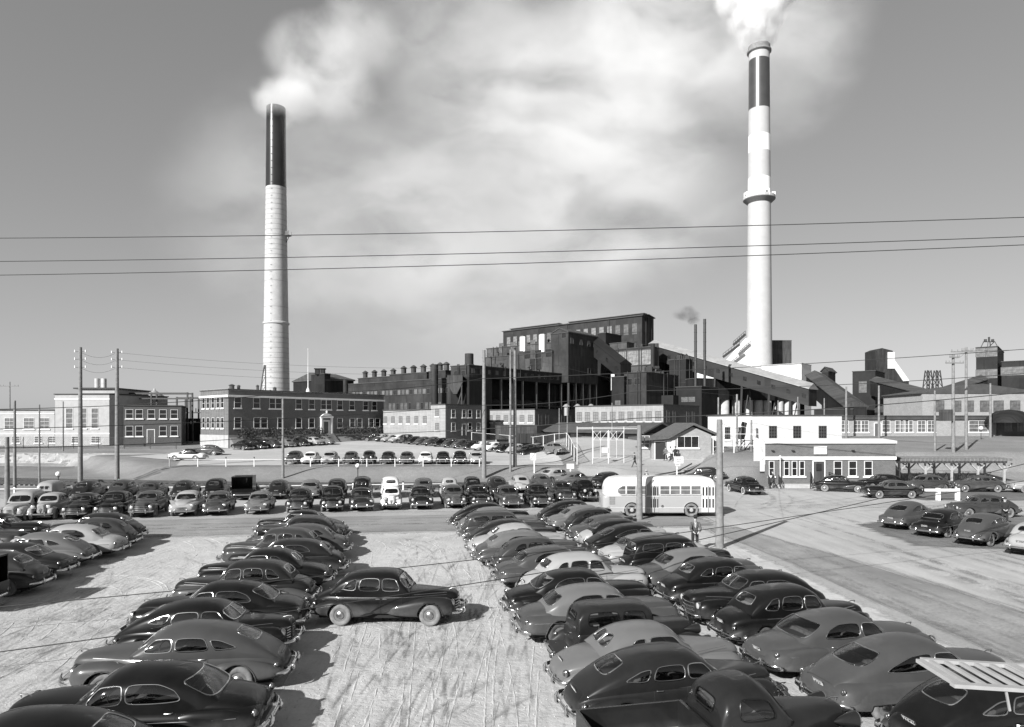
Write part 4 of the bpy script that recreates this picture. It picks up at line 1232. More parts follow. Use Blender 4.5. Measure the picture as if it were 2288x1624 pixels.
    for i in range(8): run(15+rr.uniform(-2.0, 3.0), rr.uniform(9, 16), PI/2+rr.uniform(-.02, .04), rr.uniform(14, 30), rr.uniform(-.003, .003), rr.uniform(.14, .3), step=.8)
    finish('road_wheel_marks', mark_mat('worn_wheel_path', .24, .4))
    # clods and stones scattered over the lot
    mb = MB()
    for i in range(2600):
        if rr.random() < .7: x, y = rr.uniform(-6, 1.5), rr.uniform(10, 36)
        else: x, y = rr.uniform(-19, -10), rr.uniform(12, 36)
        r = rr.uniform(.008, .022); mb.ball((x, y, r*.3), (r*rr.uniform(.8, 1.6), r, r*.8), 5, 3)
    o = mb.build('loose_clods', [LOT], smooth=0); tag(o, 'loose clods and stones strewn over the sandy lot', kind='stuff')
ruts()
# ------------------------------------------------------------------ the plant: helpers
GU = Vector((math.sin(math.radians(40)), math.cos(math.radians(40)), 0)); GV = Vector((-GU.y, GU.x, 0))
def reach(P0, D, X):
    k = (X-CX)/F
    return (k*P0.y-P0.x)/(D.x-k*D.y)
def brick_mat(name, v, v2=None, mortar=.3, sc_=1.0):
    m, nt, bs = newmat(name)
    tc = nt.node('ShaderNodeTexCoord')
    sep = nt.node('ShaderNodeSeparateXYZ'); nt.lk(tc.outputs['Object'], sep.inputs[0])
    cmb = nt.node('ShaderNodeCombineXYZ'); nt.lk(math_(nt, 'ADD', sep.outputs['X'], sep.outputs['Y']), cmb.inputs['X']); nt.lk(sep.outputs['Z'], cmb.inputs['Y'])
    br = nt.node('ShaderNodeTexBrick', ins={'Scale': 1.0, 'Mortar Size': .012, 'Brick Width': .24, 'Row Height': .085, 'Color1': g3(v), 'Color2': g3(v2 or v*.7), 'Mortar': g3(mortar), 'Bias': .1})
    nt.lk(cmb.outputs[0], br.inputs['Vector'])
    n = noise(nt, tc.outputs['Object'], .6, 6, .65)
    c = mix(nt, math_(nt, 'MULTIPLY', ramp(nt, n, [(.35, 0), (.7, 1)]), .5), br.outputs['Color'], v*.62)
    n3 = noise(nt, cmb.outputs[0], 2.2, 4, .7)
    c = mix(nt, math_(nt, 'MULTIPLY', ramp(nt, n3, [(.45, 0), (.7, 1)]), .25), c, v*1.5)
    nt.lk(c, bs.inputs['Base Color']); bs.inputs['Roughness'].default_value = .92
    bump(nt, bs, br.outputs['Fac'], -.2, .01)
    return m
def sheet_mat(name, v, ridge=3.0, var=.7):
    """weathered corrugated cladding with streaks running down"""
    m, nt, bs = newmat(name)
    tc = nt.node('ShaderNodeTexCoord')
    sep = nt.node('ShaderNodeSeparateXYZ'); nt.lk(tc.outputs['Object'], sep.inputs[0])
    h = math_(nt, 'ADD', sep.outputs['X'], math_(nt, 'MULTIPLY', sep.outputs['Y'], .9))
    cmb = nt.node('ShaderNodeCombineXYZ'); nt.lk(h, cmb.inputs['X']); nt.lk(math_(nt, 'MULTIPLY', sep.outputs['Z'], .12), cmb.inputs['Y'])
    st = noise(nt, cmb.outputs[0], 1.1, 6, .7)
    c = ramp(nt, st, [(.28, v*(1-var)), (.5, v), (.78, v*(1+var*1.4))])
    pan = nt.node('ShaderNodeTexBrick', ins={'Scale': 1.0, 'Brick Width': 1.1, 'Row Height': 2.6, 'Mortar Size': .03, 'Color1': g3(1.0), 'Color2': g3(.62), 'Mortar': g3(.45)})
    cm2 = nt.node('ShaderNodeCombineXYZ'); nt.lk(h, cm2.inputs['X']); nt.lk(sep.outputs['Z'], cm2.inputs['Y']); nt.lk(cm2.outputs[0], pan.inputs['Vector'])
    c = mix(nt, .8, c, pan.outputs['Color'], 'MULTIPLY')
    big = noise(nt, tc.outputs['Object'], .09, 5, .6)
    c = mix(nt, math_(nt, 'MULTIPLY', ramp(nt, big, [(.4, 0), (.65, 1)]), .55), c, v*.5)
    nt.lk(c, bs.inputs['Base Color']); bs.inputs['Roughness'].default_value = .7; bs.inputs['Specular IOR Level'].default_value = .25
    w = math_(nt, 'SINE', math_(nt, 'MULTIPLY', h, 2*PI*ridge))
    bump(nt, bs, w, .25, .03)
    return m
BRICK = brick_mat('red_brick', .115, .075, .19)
BRICKD = brick_mat('dark_and_shade_brick', .075, .05, .11)  # on the annex this darker tone is painted shade
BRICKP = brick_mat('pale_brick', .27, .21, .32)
WHITEW = brick_mat('whitewashed_brick', .52, .46, .48)
STUCCO = simple('pale_stucco', .33, .9, 0, .14, 1.2, .1)
CLAD = sheet_mat('dark_cladding', .036)
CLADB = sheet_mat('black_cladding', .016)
CLADM = sheet_mat('grey_cladding', .065)
ROOFD = simple('tar_roof', .05, .9, 0, .3, .8)
ROOFL = simple('tin_roof', .3, .5, .2, .2, .6)
SHINGLE = simple('shingle_roof', .075, .9, 0, .35, 3, .2)
TRIMW = simple('white_trim', .70, .7, 0, .1, 3)
WINF = simple('white_window_frame', .62, .7, 0, .1, 5)
WIND = simple('dark_window_frame', .08, .7, 0, .2, 5)
STEEL = simple('dark_steel', .045, .6, .3, .35, 3)
WHITEP = simple('white_paint', .60, .6, 0, .1, 4)
CONC = simple('concrete', .42, .9, 0, .2, 1.4, .15)
WOOD = simple('weathered_pole', .17, .9, 0, .35, 4, .3)
WOODP = simple('pale_timber', .33, .85, 0, .2, 5)
def pane_mat(name, v, rough, spec=.5):
    m, nt, bs = newmat(name)
    vec = coords(nt, 'Object'); n = noise(nt, vec, 1.3, 3, .6)
    nt.lk(ramp(nt, n, [(.3, v*.5), (.7, v*1.5)]), bs.inputs['Base Color']); bs.inputs['Roughness'].default_value = rough; bs.inputs['Specular IOR Level'].default_value = spec
    return m
PANE = pane_mat('dark_glass', .018, .08); PANEG = pane_mat('dusty_glass', .10, .35); PANEL_ = pane_mat('whitened_glass', .17, .6)
PBOARD = simple('blank_shutter', .16, .8, 0, .2, 3)

WCACHE = {}
def window_mesh(w, h, style):
    k = (round(w, 2), round(h, 2), style)
    if k in WCACHE: return WCACHE[k]
    fm, pm, cols, rows, sill = {'sash': (WINF, PANE, 1, 2, True), 'pair': (WINF, PANE, 2, 2, True), 'grid': (WIND, PANE, 3, 4, True), 'dusty': (WIND, PANEG, 3, 3, False), 'bright': (WIND, PANEL_, 4, 4, False), 'shut': (WIND, PBOARD, 2, 3, True), 'trio': (WINF, PANE, 3, 1, True), 'hole': (WIND, PANE, 1, 1, False), 'tall': (WINF, PANEG, 1, 4, True), 'pale': (WINF, PANEG, 2, 3, True)}[style]
    mb = MB(); t = .055
    mb.mat(1); mb.box(-w/2, w/2, -.01, .02, 0, h)
    mb.mat(0)
    for x in (-w/2, w/2): mb.box(x-t/2, x+t/2, -.06, .02, -t/2, h+t/2)
    for z in (0, h): mb.box(-w/2+t/2, w/2-t/2, -.058, .02, z-t/2, z+t/2)
    for i in range(1, cols):
        x = -w/2+w*i/cols; b = .035 if style != 'pair' else .16
        mb.box(x-b/2, x+b/2, -.045, .02, t/2, h-t/2)
    for i in range(1, rows):
        z = h*i/rows
        mb.box(-w/2+t/2, w/2-t/2, -.04, .02, z-.022, z+.022)
    if sill:
        mb.mat(2); mb.box(-w/2-.14, w/2+.14, -.15, .02, -.22, -.04)
    WCACHE[k] = mb.mesh('window', [fm, pm, TRIMW], 0)
    return WCACHE[k]

class Face:
    """a wall plane: origin, direction along, outward normal"""
    def __init__(s, root, P0, D, base):
        s.root, s.P0, s.D = root, Vector(P0), Vector(D).normalized()
        s.rz = math.atan2(s.D.y, s.D.x)
        s.base = base
    def put(s, mesh, name, t, z, out=0.0):
        N = Vector((s.D.y, -s.D.x, 0))
        o = bpy.data.objects.new(name, mesh)
        p = s.P0+s.D*t+N*out
        o.location = Vector((p.x, p.y, z))-s.root.location
        o.rotation_euler = (0, 0, s.rz)
        return link(o, s.root)
    def window(s, t, z, w, h, style): return s.put(window_mesh(w, h, style), 'window', t, z)
    def row(s, ts, z, w, h, style):
        for t in ts: s.window(t, z, w, h, style)
    def door(s, t, z, w=1.0, h=2.1, mat=None, frame=True):
        mb = MB()
        mb.box(-w/2, w/2, -.03, .02, 0, h)
        if frame:
            mb.mat(1)
            for x in (-w/2-.06, w/2+.06): mb.box(x-.06, x+.06, -.06, .02, 0, h+.12)
            mb.box(-w/2, w/2, -.058, .02, h, h+.12)
        return s.put(mb.mesh('door', [mat or WIND, WINF], 0), 'door', t, z)

def block(name, label, Xc, d, XL, XR, Ytop, z0, mat, roof=ROOFD, cat='building', coping=None, cop_h=.35, over=.25, grid=True, group=None, ztop=None, dirs=None):
    """a building on the plant's grid: near corner at photo column Xc, depth d; left face reaches XL, right face XR"""
    P0 = atd(Xc, d, 0)
    U, V = dirs or (GU, GV)
    lu = reach(P0, U, XR); lv = reach(P0, V, XL)
    zt = ztop if ztop is not None else zat(Ytop, d)
    return block3(name, label, P0, U, V, lu, lv, z0, zt, mat, roof, cat, coping, cop_h, over, group)
def block3(name, label, P0, U, V, lu, lv, z0, zt, mat, roof=ROOFD, cat='building', coping=None, cop_h=.35, over=.25, group=None):
    root = empty(name, (P0.x, P0.y, 0), 0, label, cat, group)
    M = Matrix(((U.x, V.x, 0, 0), (U.y, V.y, 0, 0), (0, 0, 1, 0), (0, 0, 0, 1)))
    mb = MB(); mb.box(0, lu, 0, lv, z0-1.5, zt, M)
    mb.build('wall', [mat], root, 0)
    over = min(over, .14); mb = MB(); mb.box(-over, lu+over, -over, lv+over, zt, zt+.18, M)
    mb.build('roof', [roof], root, 0)
    if coping:
        mb = MB(); mb.box(-.12, lu+.12, -.12, lv+.12, zt-cop_h-.9, zt-.9, M)
        mb.build('cornice', [coping], root, 0)
    root['lu'] = lu; root['lv'] = lv; root['zt'] = zt
    Lf = Face(root, P0+V*lv, -V, z0); Rf = Face(root, P0, U, z0)
    return root, Lf, Rf, lu, lv, zt, M
def ventilator(root, p, r=.55, h=1.6, mat=None):
    mb = MB(); Mx = Matrix.Translation(Vector(p)-root.location)
    mb.lathe([(r*.8, -.6), (r*.8, h*.62), (r*1.05, h*.62), (r*1.12, h*.66), (r*.4, h*.86), (.01, h*.92)], 10, Mx)
    return mb.build('ventilator', [mat or CLADM], root, 40)
def frange(a, b, n): return [a+(b-a)*(i+.5)/n for i in range(n)]
# ------------------------------------------------------------------ offices
def bush(loc, r, h, label, n=420, seed=0):
    rr = random.Random(seed); mb = MB()
    for _ in range(n):
        th = rr.uniform(0, 2*PI); ph = rr.uniform(0, PI/2); q = rr.uniform(.55, 1.05)*(1+.25*math.sin(3*th+seed))
        p = Vector((r*q*math.cos(th)*math.cos(ph), r*.7*q*math.sin(th)*math.cos(ph), h*q*math.sin(ph)))
        a = Vector((rr.uniform(-1, 1), rr.uniform(-1, 1), rr.uniform(-1, 1))).normalized()*.13; b = a.orthogonal().normalized()*.09
        mb.add([p-a, p+b, p+a, p-b], [(0, 1, 2, 3)])
    mb.tube([(0, 0, -.1), (0, 0, h*.5)], .05, 5)
    o = mb.build('shrub', [LEAF], smooth=0, loc=loc)
    return tag(o, label, 'shrub', 'shrubs along the office front')
LEAF = simple('dark_leaves', .045, .8, 0, .5, 3)

def office():
    P0 = atd(510, 118); zb = 2.4
    root, L_, R_, lu, lv, zt, M = block('office_building', 'two storey dark brick office with white cornice at the foot of the left chimney', 510, 118, 448, 857, 870, zb, BRICK)
    root['label'] = 'two storey brick office with white cornice in front of the dark topped chimney'
    mb = MB(); mb.box(-.22, lu+.22, -.22, lv+.22, 11.25, 11.6, M); mb.box(-.1, lu+.1, -.1, lv+.1, zt-.02, zt+.20, M)
    mb.build('cornice', [TRIMW], root, 0)
    mb = MB(); mb.box(-.06, lu+.06, -.06, lv+.06, 1.5, 4.5, M); mb.build('foundation', [STUCCO], root, 0)
    def tu(X): return reach(P0, GU, X)
    for X in (531, 573, 667, 696, 759, 786, 816.5, 836): R_.window(tu(X), 9.35, 1.25, 1.85, 'sash')
    for X in (615, 728.5): R_.window(tu(X), 9.35, 2.4, 1.85, 'pair')
    for X in (531, 574, 590, 627, 667, 696, 759, 787, 803, 829, 843): R_.window(tu(X), 5.75, 1.25, 1.85, 'sash')
    def tl(X): return lv-reach(P0, GV, X)
    for z in (9.35, 5.75):
        for X in (455, 465, 476, 487.4, 497): L_.window(tl(X), z, .95, 1.85, 'sash')
    L_.door(tl(497), 2.45, 1.2, 1.9, WIND); L_.window(tl(480), 2.9, 1.0, .8, 'hole')
    # entrance with pilasters and pediment
    t = tu(728)
    mb = MB()
    for s in (-1, 1): mb.cbox((s*1.15, -.22, 1.55), (.38, .4, 3.1))
    mb.cbox((0, -.24, 3.25), (2.9, .46, .34))
    mb.prism([(-1.35, 3.43), (1.35, 3.43), (.75, 3.85), (0, 4.0), (-.75, 3.85)], -.42, -.02)
    mb.mat(1); mb.cbox((0, -.02, 1.35), (1.75, .08, 2.7)); mb.mat(2); mb.cbox((0, -.075, 1.2), (1.0, .03, 2.3))
    e = R_.put(mb.mesh('entrance', [TRIMW, WINF, WIND], 0), 'entrance', t, 4.55)
    mb = MB()
    for i in range(8): mb.box(-1.6, 1.6, -.05-.32*(i+1), -.05, 0, 2.1-.26*i)
    R_.put(mb.mesh('entrance_steps', [CONC], 0), 'entrance_steps', t, 2.45)
    mb = MB(); mb.tube([(0, -.3, 0), (0, -.3, .12)], .2, 8); mb.ball((0, -.3, .3), .2)
    R_.put(mb.mesh('globe_lamp', [TRIMW]), 'globe_lamp', t, 8.6)
    for i, X in enumerate((538, 560, 604, 640, 676, 706)):
        p = P0+GU*tu(X)+GV*-1.1
        k = ('nearest the lit corner', 'second from the lit corner', 'left of the flagpole', 'below the roof flagpole', 'right of the flagpole', 'just left of the doorway')[i]
        bush((p.x, p.y, 4.0), 1.5, 1.5, 'dark clipped shrub against the brick office front, '+k, seed=i)
    for i, X in enumerate((765, 790, 815, 840)):
        p = P0+GU*tu(X)+GV*-1.1
        bush((p.x, p.y, 4.2), 1.7, 1.6, 'dark clipped shrub right of the office doorway, '+('next to the steps', 'second from the steps', 'third from the steps', 'at the far corner')[i], seed=10+i)
    # grassy terrace the shrubs stand on
    mb = MB(); mb.prism([(0, 1.4), (-2.6, 2.2), (-.1, 4.1), (0, 4.1)], .2, lu-.4, Matrix(((GV.x, GU.x, 0, P0.x), (GV.y, GU.y, 0, P0.y), (0, 0, 1, 0), (0, 0, 0, 1))))
    tag(mb.build('terrace_bank', [TURF], smooth=0), kind='structure')
    for X, dd, r, h in ((500, 4, .8, 1.0), (516, 6, .5, .9), (560, 5, .45, 1.1), (600, 6, .6, .8)):
        p = P0+GU*max(.8, tu(X)+3)+GV*3
        ventilator(root, (p.x, p.y, zt+.3), r*.7, h, ROOFD)
    f = atd(688, 134)
    mb = MB(); z1 = zt+.2
    mb.tube([(0, 0, z1), (0, 0, z1+4), (0, 0, z1+8.6)], [.10, .07, .03], 8); mb.lathe([(.5, z1), (.2, z1+.9), (.1, z1+1)], 10); mb.ball((0, 0, z1+8.7), .1)
    tag(mb.build('flagpole', [WHITEP], loc=(f.x, f.y, 0)), 'white flagpole standing on the flat roof of the brick office', 'flagpole')
    return root
TURF = ground_mat('bank_turf', .2, .2, .6, .8, .4, .7)
office()

def left_works():
    U = Vector((.9986, .052, 0)).normalized(); V = Vector((-.052, .9986, 0)).normalized()
    # big lit powerhouse block, its tall hall and the low wing
    P0 = atd(244, 124)
    root, L_, R_, lu, lv, zt, M = block3('powerhouse', 'pale powerhouse with three tall windows at the far left', P0, Vector((.35, .937, 0)), Vector((-.937, -.0, 0)).normalized(), 13, 10, 2.0, 11.9, STUCCO)
    lit = Face(root, P0+Vector((-10, 0, 0)), Vector((1, 0, 0)), 2)
    def t(X): return 10+(X-244)*124/F
    for X in (155, 186, 212): lit.window(t(X), 5.7, 1.25, 3.7, 'tall')
    for X in (170, 214): lit.window(t(X), 3.0, 1.6, 1.2, 'pale')
    mb = MB(); mb.box(-10.05, .06, -.06, .02, 4.6, 4.8); mb.box(-10.1, .1, -.1, .02, 11.0, 11.2); mb.build('string_course', [TRIMW], root, 0)
    mb = MB(); mb.box(-6.5, .3, 1.2, 13, 12.2, 13.0, Matrix.Identity(4)); mb.mat(1); mb.box(-7.2, .6, .8, 13.4, 13.0, 13.25); mb.build('parapet', [STUCCO, ROOFD], root, 0)
    mb = MB()
    for x in (-7.0, -8.3): mb.tube([(x+3, 5, 12), (x+3, 5, 15.2)], .45, 10)
    mb.build('roof_vent', [CONC], root)
    root2, L2, R2, lu2, lv2, zt2, M2 = block3('low_wing', 'lower pale wing with square windows at the photo edge', atd(122, 124.6), Vector((0, 1, 0)), Vector((-1, 0, 0)), 12, 24, 2.0, 9.0, STUCCO)
    lit2 = Face(root2, atd(124, 124.6)+Vector((-24, 0, 0)), Vector((1, 0, 0)), 2)
    def t2(X): return 24+(X-124)*124.6/F
    for X in (22, 65, 99): lit2.window(t2(X), 5.6, 1.9, 2.0, 'pale')
    for X in (36, 86, 118): lit2.window(t2(X), 3.0, 1.4, 1.2, 'pale')
    mb = MB(); mb.box(-24, .0, -.06, .02, 4.6, 4.8); mb.box(-24, 0, -.1, .02, 8.3, 8.45); mb.build('string_course', [TRIMW], root2, 0)
    P = atd(276, 121)
    D = Vector((.93, .37, 0)).normalized(); V3 = Vector((-D.y, D.x, 0))
    root3, L3, R3, lu3, lv3, zt3, M3 = block3('brick_annex', 'dark two storey brick annex beside the pale powerhouse', P, D, V3, reach(P, D, 405), 10, 2.2, zat(906, 121), BRICKD)  # powerhouse shadow on the front is put into this darker brick
    def t3(X): return reach(P, D, X)
    for X in (289, 311, 338, 364, 389): R3.window(t3(X), 7.5, 1.15, 1.6, 'sash')
    for X in (289, 311, 364, 389): R3.window(t3(X), 4.3, 1.15, 1.8, 'sash')
    R3.door(t3(337), 3.0, 1.1, 2.4)
    c = atd(345, 136)
    mb = MB(); mb.lathe([(1.75, 7.5), (1.75, 11.9), (1.95, 11.95), (1.9, 12.1), (.2, 13.3), (.1, 13.7), (.01, 13.75)], 28)
    tag(mb.build('storage_tank', [ROOFL], loc=(c.x, c.y, 0)), 'round silver tank with a conical roof behind the dark brick annex', 'tank')
    mb = MB()
    for y0 in (0, 2):
        for x in (-7, 0, 7): mb.bar((x, y0, 0), (x, y0, 12.6), .25)
        mb.bar((-7, y0, 12.4), (7, y0, 12.4), .3); mb.bar((-7, y0, 11.4), (7, y0, 11.4), .2)
    c = atd(338, 130)
    tag(mb.build('pipe_rack', [STEEL], loc=(c.x, c.y, 0), smooth=0), 'steel pipe rack on the annex roof in front of the silver tank', 'pipe rack')
    # switchyard between annex and office
    c = atd(425, 150)
    mb = MB()
    for x in (-3, 0, 3):
        for y in (0, 4): mb.bar((x, y, 2), (x, y, 12.5), .3)
    for z in (6, 9, 12.3):
        for y in (0, 4): mb.bar((-3, y, z), (3, y, z), .22)
    for x in (-2.2, -1, .3, 1.5, 2.4): mb.tube([(x, -.3, 6), (x, -.3, 7.3)], .14, 6); mb.tube([(x, 2, 9), (x, 2, 10)], .12, 6)
    tag(mb.build('switchyard_frame', [STEEL], loc=(c.x, c.y, 0), smooth=0), 'dark steel switchyard frame seen between annex and office', 'switchyard')
    block('yard_shed', 'low black shed below the switchyard frame', 400, 138, 395, 452, 936, 2, CLADB, dirs=(Vector((1, 0, 0)), Vector((0, 1, 0))))
left_works()

# ------------------------------------------------------------------ the two chimneys
def chimneys():
    c = atd(617, 235)
    def rad(z, r0, r1, z0, z1, b=1.25):
        t = (z-z0)/(z1-z0); return r1+(r0-r1)*(1-t)**b
    brickm = brick_mat('chimney_block', .40, .35, .45)
    glaze = simple('black_glaze', .022, .22, 0, .25, .15)
    root = empty('chimney', (c.x, c.y, 0), 0, 'tall tapering chimney with a glossy black top behind the brick office', 'chimney')
    z0, zt = 2, zat(241, 235); zk = zat(420, 235)
    mb = MB(); mb.lathe([(rad(z, 4.75, 3.18, z0, zt), z) for z in np.linspace(z0, zk, 24)], 48); mb.build('shaft', [brickm], root)
    mb = MB(); mb.lathe([(rad(z, 4.75, 3.18, z0, zt)+.03, z) for z in np.linspace(zk, zt, 16)]+[(2.7, zt+.25), (2.3, zt), (2.2, zt-6)], 48); mb.build('black_top', [glaze], root)
    mb = MB(); z = 10
    while z < zk:
        if not (zat(722, 235)-1.5 < z < zat(722, 235)+1.5):
            r = rad(z, 4.75, 3.18, z0, zt); mb.lathe([(r+.0, z-.05), (r+.03, z-.04), (r+.03, z+.04), (r+.0, z+.05)], 48)
        z += 1.75 if (z < 38 or z > 62) else 9
    o = mb.build('iron_bands', [simple('band_iron', .16, .8)], root)
    r = rad(zat(722, 235), 4.75, 3.18, z0, zt)
    mb = MB(); zz = zat(722, 235); mb.lathe([(r, zz-.6), (r+.35, zz-.3), (r+.35, zz+.2), (r, zz+.4)], 48); mb.build('ring', [CONC], root)
    mb = MB(); a = math.radians(-8); zz = zat(527, 235); r = rad(zz, 4.75, 3.18, z0, zt)
    Mx = Matrix.Rotation(a, 4, 'Z')
    mb.box(r-.1, r+1.5, -1.1, 1.1, zz-.1, zz+.1, Mx)
    for x in (r+.1, r+1.45):
        for y in (-1.05, 1.05): mb.box(x-.05, x+.05, y-.05, y+.05, zz, zz+1.5, Mx)
    mb.box(r+.2, r+1.2, -1.0, -.9, zz+.1, zz+1.4, Mx); mb.bar(Mx @ Vector((r, 0, zz-2.4)), Mx @ Vector((r+1.3, 0, zz-.1)), .2)
    mb.build('service_platform', [STEEL], root)
    mb = MB()
    for i in range(46):
        z = 6+i*2.4; r = rad(z, 4.75, 3.18, z0, zt); th = math.radians(-95)
        p = Vector((math.cos(th), math.sin(th), 0))
        mb.cbox(p*(r+.12)+Vector((0, 0, z)), (.5, .08, .1))
    mb.build('ladder', [STEEL], root)
    # lattice derrick at its foot
    d0 = atd(568, 215)
    mb = MB()
    A = [(0, 0, 2), (3.6, 0, 2), (3.6, 0, zat(815, 215)), (3.0, 0, zat(815, 215))]
    zt2 = zat(815, 215)
    mb.bar((-.2, 0, 2), (3.2, 0, zt2), .3); mb.bar((3.6, 0, 2), (3.6, 0, zt2), .3)
    for i in range(7):
        t = i/7; z = 2+(zt2-2)*t; z2 = 2+(zt2-2)*(i+1)/7
        mb.bar((-.2+3.4*t, 0, z), (3.6, 0, z), .15); mb.bar((-.2+3.4*t, 0, z), (3.6, 0, z2), .13)
    tag(mb.build('lattice_mast', [STEEL], loc=(d0.x, d0.y, 0), smooth=0), 'dark lattice mast leaning against the foot of the black topped chimney', 'lattice mast')

    c = atd(1696, 283); s = 283/F
    root = empty('chimney', (c.x, c.y, 0), 0, 'taller white and dark banded concrete chimney at right, smoking thickly', 'chimney')
    z0 = 2; zt = zat(103, 283)
    def rr(z): return rad(z, 5.4, 4.15, z0, zt, 1.2)
    conc = simple('chimney_concrete', .38, .9, 0, .07, .35, .05); white = simple('chimney_white', .82, .7, 0, .05, .5); dk = simple('chimney_dark_paint', .05, .35, 0, .2, .3)
    segs = [(z0, 450, 'shaft', conc), (440, 400, 'white_band', white), (400, 342, 'grey_band', conc), (342, 305, 'white_band', white), (305, 247, 'grey_band', conc), (247, 137, 'dark_band', dk), (137, 103, 'top_band', conc)]
    prev = z0
    for a, b, nm, m in segs:
        z1 = zat(b, 283)
        mb = MB(); pr = [(rr(z), z) for z in np.linspace(prev, z1, 12)]
        if nm == 'top_band': pr += [(3.5, zt+.02), (3.4, zt-5)]
        mb.lathe(pr, 48); mb.build(nm, [m], root); prev = z1
    z = zat(110, 283); r = rr(z)
    mb = MB(); mb.lathe([(r, z-2.2), (r+.75, z-1.6), (r+.75, z-1.0), (r+.25, z-.8), (r+.25, z+.9), (r, z+1.0)], 48); mb.build('crown_ring', [simple('crown', .2, .8)], root)
    z = zat(446, 283); r = rr(z)
    mb = MB(); mb.lathe([(r, z-2.0), (r+1.9, z-.3), (r+1.9, z), (r, z)], 48); mb.mat(1); mb.lathe([(r+1.75, z), (r+1.8, z), (r+1.8, z+1.1), (r+1.75, z+1.1)], 48)
    mb.build('gallery', [simple('gallery_concrete', .16, .9), CONC], root)
    for a in (-82, -8, -172, 80):
        mb = MB(); Mx = Matrix.Rotation(math.radians(a), 4, 'Z')
        mb.box(r+.3, r+1.7, -1.3, 1.3, z+.02, z+2.7, Mx); mb.mat(1); mb.box(r+1.7, r+1.74, -.4, .4, z+.9, z+1.8, Mx)
        mb.build('gallery_cabin', [TRIMW, WIND], root, 0)
    # white flue climbing into the chimney with stairs, white base house
    flue = empty('flue', (0, 0, 0), 0, 'white sloping flue with outside stairs climbing into the banded chimney', 'flue')
    a = Vector(pw(1641, 806, 278)); b = Vector(pw(1674, 772, 281))
    mb = MB(); mb.prism([(a.x-2, 3), (a.x-2, a.z), (b.x, b.z+3.5), (b.x+2, b.z+3.5), (b.x+2, 3)], 280, 286); mb.build('duct', [TRIMW], flue, 0)
    mb = MB()
    for (X0, Y0, X1, Y1) in ((1615, 798, 1652, 770), (1638, 771, 1665, 747)):
        p, q = Vector(pw(X0, Y0, 275)), Vector(pw(X1, Y1, 275))
        mb.bar(p, q, .5, .9); mb.bar(p+Vector((0, 0, 1.4)), q+Vector((0, 0, 1.4)), .15)
        for k in range(7): r_ = p.lerp(q, k/6); mb.bar(r_, r_+Vector((0, 0, 1.4)), .12)
    mb.build('stairs', [STEEL], flue, 0)
chimneys()
# ------------------------------------------------------------------ smelter and mill
def gable(root, M, lu, lv, zt, h, along='v', over=.4, mat=None, wall=None):
    mb = MB(); t = .25
    if along == 'v':   # ridge runs along V
        P = [(-over, zt-.1), (lu/2, zt+h), (lu+over, zt-.1), (lu+over, zt+t-.1), (lu/2, zt+h+t), (-over, zt+t-.1)]
        Mx = M
        mb.prism(P, -over, lv+over, Mx)
        g = MB(); g.prism([(0, zt), (lu, zt), (lu/2, zt+h)], 0.01, lv-.01, Mx)
    else:
        M2 = M @ Matrix(((0, 1, 0, 0), (1, 0, 0, 0), (0, 0, 1, 0), (0, 0, 0, 1)))
        P = [(-over, zt-.1), (lv/2, zt+h), (lv+over, zt-.1), (lv+over, zt+t-.1), (lv/2, zt+h+t), (-over, zt+t-.1)]
        mb.prism(P, -over, lu+over, M2)
        g = MB(); g.prism([(0, zt), (lv, zt), (lv/2, zt+h)], .01, lu-.01, M2)
    mb.build('gable_roof', [mat or ROOFD], root, 0)
    g.build('gable_wall', [wall or CLAD], root, 0)

def clutter(root, M, lu, lv, zt, seed, n=6, girts=3, z0=6):
    rr = random.Random(seed)
    for i in range(n):
        u, v = rr.uniform(.15, .85)*lu, rr.uniform(.08, .92)*lv; p = M @ Vector((u, v, zt)); k = rr.random(); mb = MB()
        if k < .4: h = rr.uniform(.8, 2.6); mb.tube([p, p+Vector((0, 0, h))], rr.uniform(.12, .3), 8); mb.lathe([(.45, h), (.05, h+.35)], 8, Matrix.Translation(p))
        elif k < .7: w = rr.uniform(.5, 1.2); mb.box(p.x-w, p.x+w, p.y-w, p.y+w, zt, zt+rr.uniform(.6, 1.5))
        else: q = M @ Vector((min(lu, u+rr.uniform(1, 3)), v, zt)); mb.tube([p, p+Vector((0, 0, 1.0)), q+Vector((0, 0, 1.0)), q], .16, 8)
        mb.build('roof_vent', [STEEL if rr.random() < .6 else CLADM], root)
    mb = MB()
    for i in range(girts):
        z = z0+(zt-z0)*(i+1)/(girts+1); mb.box(-.05, -.005, .05, lv-.05, z-.09, z+.09, M); mb.box(.05, lu-.05, -.05, -.005, z-.09, z+.09, M)
    for i in range(3):
        v = rr.uniform(.1, .9)*lv; mb.box(-.22, -.055, v-.09, v+.09, z0, zt+.4, M)
        u = rr.uniform(.1, .9)*lu; mb.box(u-.09, u+.09, -.22, -.055, z0, zt+.4, M)
    mb.build('girts', [CLAD], root, 0)
